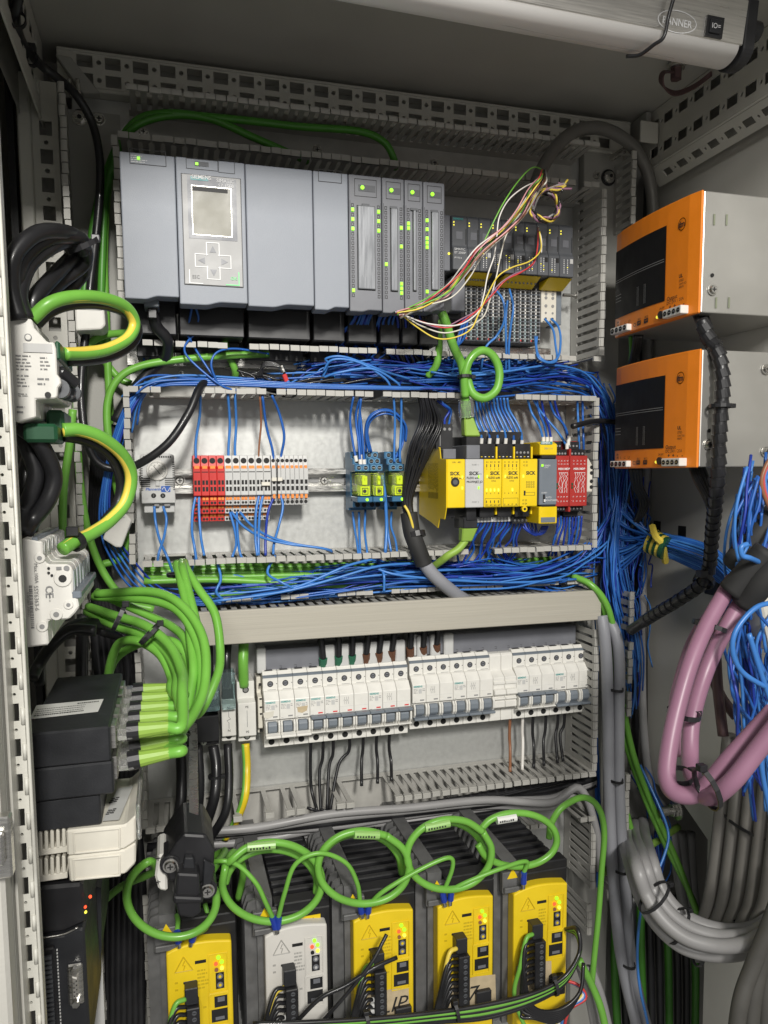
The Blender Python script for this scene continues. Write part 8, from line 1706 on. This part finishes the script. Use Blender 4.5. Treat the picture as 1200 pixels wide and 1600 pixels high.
# blue wires and black wires at the right edge (close)
rr = random.Random(91)
for k in range(30):
    u0 = 1165+rr.uniform(-5, 40); v0 = rr.uniform(720, 960); y = -.33+rr.uniform(-.05, .05)
    pts = [(u0+rr.uniform(-10, 20), v0, y), (u0-rr.uniform(5, 30), v0+70, y), (u0-rr.uniform(0, 35), v0+140, y+rr.uniform(-.02, .02)), (u0+rr.uniform(-25, 25), v0+210, y), (u0+rr.uniform(-10, 40), v0+290, y)]
    wire('blue wire in the loose mass at the right edge', pts, (BLUE2, BLUE, BLUED, BLUE)[k % 4], RW*1.2, 'loose blue wires at the right edge', n=7)
for p, lab in (([(1215, 940, -.4), (1180, 950, -.40), (1150, 985, -.40), (1145, 1020, -.40), (1160, 1050, -.4), (1190, 1070, -.4), (1215, 1080, -.4)], 'left loop'), ([(1168, 850, -.40), (1158, 855, -.40), (1160, 868, -.40), (1172, 872, -.40), (1190, 880, -.39)], 'small loop over the sleeve'), ([(1170, 990, -.4), (1185, 1040, -.4), (1205, 1100, -.4)], 'slanting stretch'), ([(1185, 1130, -.38), (1190, 1200, -.38), (1205, 1280, -.38)], 'low hanging stretch')): wire('bright blue wire at the right edge, %s' % lab, p, BLUE2, RW*1.9, n=8)
for k in range(7): cable('black_wire', 'thin black wire looping at the right edge above the sleeves', [(1215, 745+6*k, -.30), (1180-3*k, 770+5*k, -.30), (1158-2*k, 810+4*k, -.30), (1150+6*k, 860, -.30), (1148+6*k, 900, -.30)], .0016, BLKCAB, 'black wires at the right edge', 'wire', 7)
for k, m in enumerate((WBROWN, WRED, VIOLET, BLUE2)): cable('signal_wire', '%s wire entering at the right edge beside the lower power supply' % ('brown', 'red', 'violet', 'blue')[k], [(1215, 700+4*k, -.34), (1196, 730+3*k, -.34), (1190+2*k, 760, -.34), (1205, 800, -.34), (1215, 830, -.34)], .0022, m, None, 'wire', 8)
t = thing('terminal_strip', 'cream terminal strip edge at the right border beside the blue wires', 'terminal strip', P(1195, 960, -.36)); mb = MB(); mb.prism(PL([(1184, 920), (1215, 900), (1230, 1010), (1206, 1020)], -.36), 'y', -.36, -.33, CREAM); mb.obj('strip', t, bevel=.002)
# black leads and spiral wrap of the power supplies
for k in range(4): cable('black_lead', 'black lead leaving the output of the upper power supply', [(1085+5*k, 488, -.24), (1093+5*k, 508, -.25), (1104+3*k, 530, -.26)], .0032, BLKCAB, 'output leads of the upper supply', 'lead', 9)
for k in range(4): cable('black_lead', 'black lead leaving the output of the lower power supply', [(1080+6*k, 731, -.23), (1088+6*k, 752, -.24), (1102+3*k, 778, -.255), (1110, 800, -.26)], .0030, BLKCAB, 'output leads of the lower supply', 'lead', 9)
for k in range(4): cable('black_lead', 'black lead below the input terminals of the upper supply', [(993+3*k, 524, -.13), (990+3*k, 545, -.12), (984+2*k, 570, -.10)], .0026, BLKCAB, 'input leads of the upper supply', 'lead', 8)
cable('green_wire', 'short green earth wire below the upper supply', [(985, 526, -.12), (986, 550, -.11), (984, 570, -.10)], .0024, GREEND, cat='wire')
for k in range(4): cable('black_lead', 'black lead below the input terminals of the lower supply', [(985+5*k, 733, -.12), (990+4*k, 760, -.10), (1000+4*k, 790, -.08), (985, 830, -.06)], .0026, BLKCAB, 'input leads of the lower supply', 'lead', 8)
sp = [(1096, 500, -.255), (1108, 530, -.262), (1122, 552, -.272), (1129, 600, -.277), (1124, 680, -.277), (1122, 740, -.275), (1117, 790, -.265), (1112, 840, -.24), (1108, 885, -.225), (1096, 912, -.22), (1060, 938, -.19), (1020, 962, -.15), (985, 985, -.11)]
t = thing('spiral_wrapped_cable', 'thick black cable in spiral wrap hanging in front of the lower power supply', 'cable', P(*sp[3])); pts = cpts(sp); mb = MB(); mb.tube(pts, .0066, BLKCAB, 14, 8); mb.obj('core', t, smooth=True)
q = smooth_path(pts, 14); k = 6
while k < len(q)-8:
    d = (q[k+2]-q[k-2]).normalized(); L = .0085; tilt = (d+Vector((.18, 0, .1))).normalized(); mb = MB(); mb.cyl(q[k]-tilt*L*.5, q[k]+tilt*L*.5, .0074, BLACK, 16, .0079); mb.obj('wrap_turn', t)
    acc = 0
    while k < len(q)-8 and acc < .0096: acc += (q[k+1]-q[k]).length; k += 1
t = thing('tie_mount', 'black adhesive tie mount holding the spiral cable to the metal case', 'tie mount', P(1108, 634, -.262)); a = rect(1101, 620, 1113, 651, -.262); mb = MB(); mb.box(a[0], a[1]+.003, -.264, -.2585, a[2], a[3], BLACK); mb.obj('base', t, bevel=.001); mb = MB(); mb.cyl(P(1108, 635, -.266), P(1138, 634, -.287), .0022, BLACK, 8); mb.obj('strap', t)
tie(None, P(1126, 634, -.277), (0, 0, 1), .0105, 'black tie clamping the spiral wrapped cable', 'cable ties')
tie(None, P(1100, 908, -.222), (.6, .3, .6), .0108, 'black tie at the bend of the spiral wrapped cable', 'cable ties', .006)
q = PX(1112, 915, XW-.004); t = thing('tie_mount', 'black square tie mount on the side panel at the cable bend', 'tie mount', q); mb = MB(); mb.box(XW-.006, XW-.0008, q.y-.012, q.y+.012, q.z-.012, q.z+.012, BLACK); mb.obj('base', t, bevel=.001)
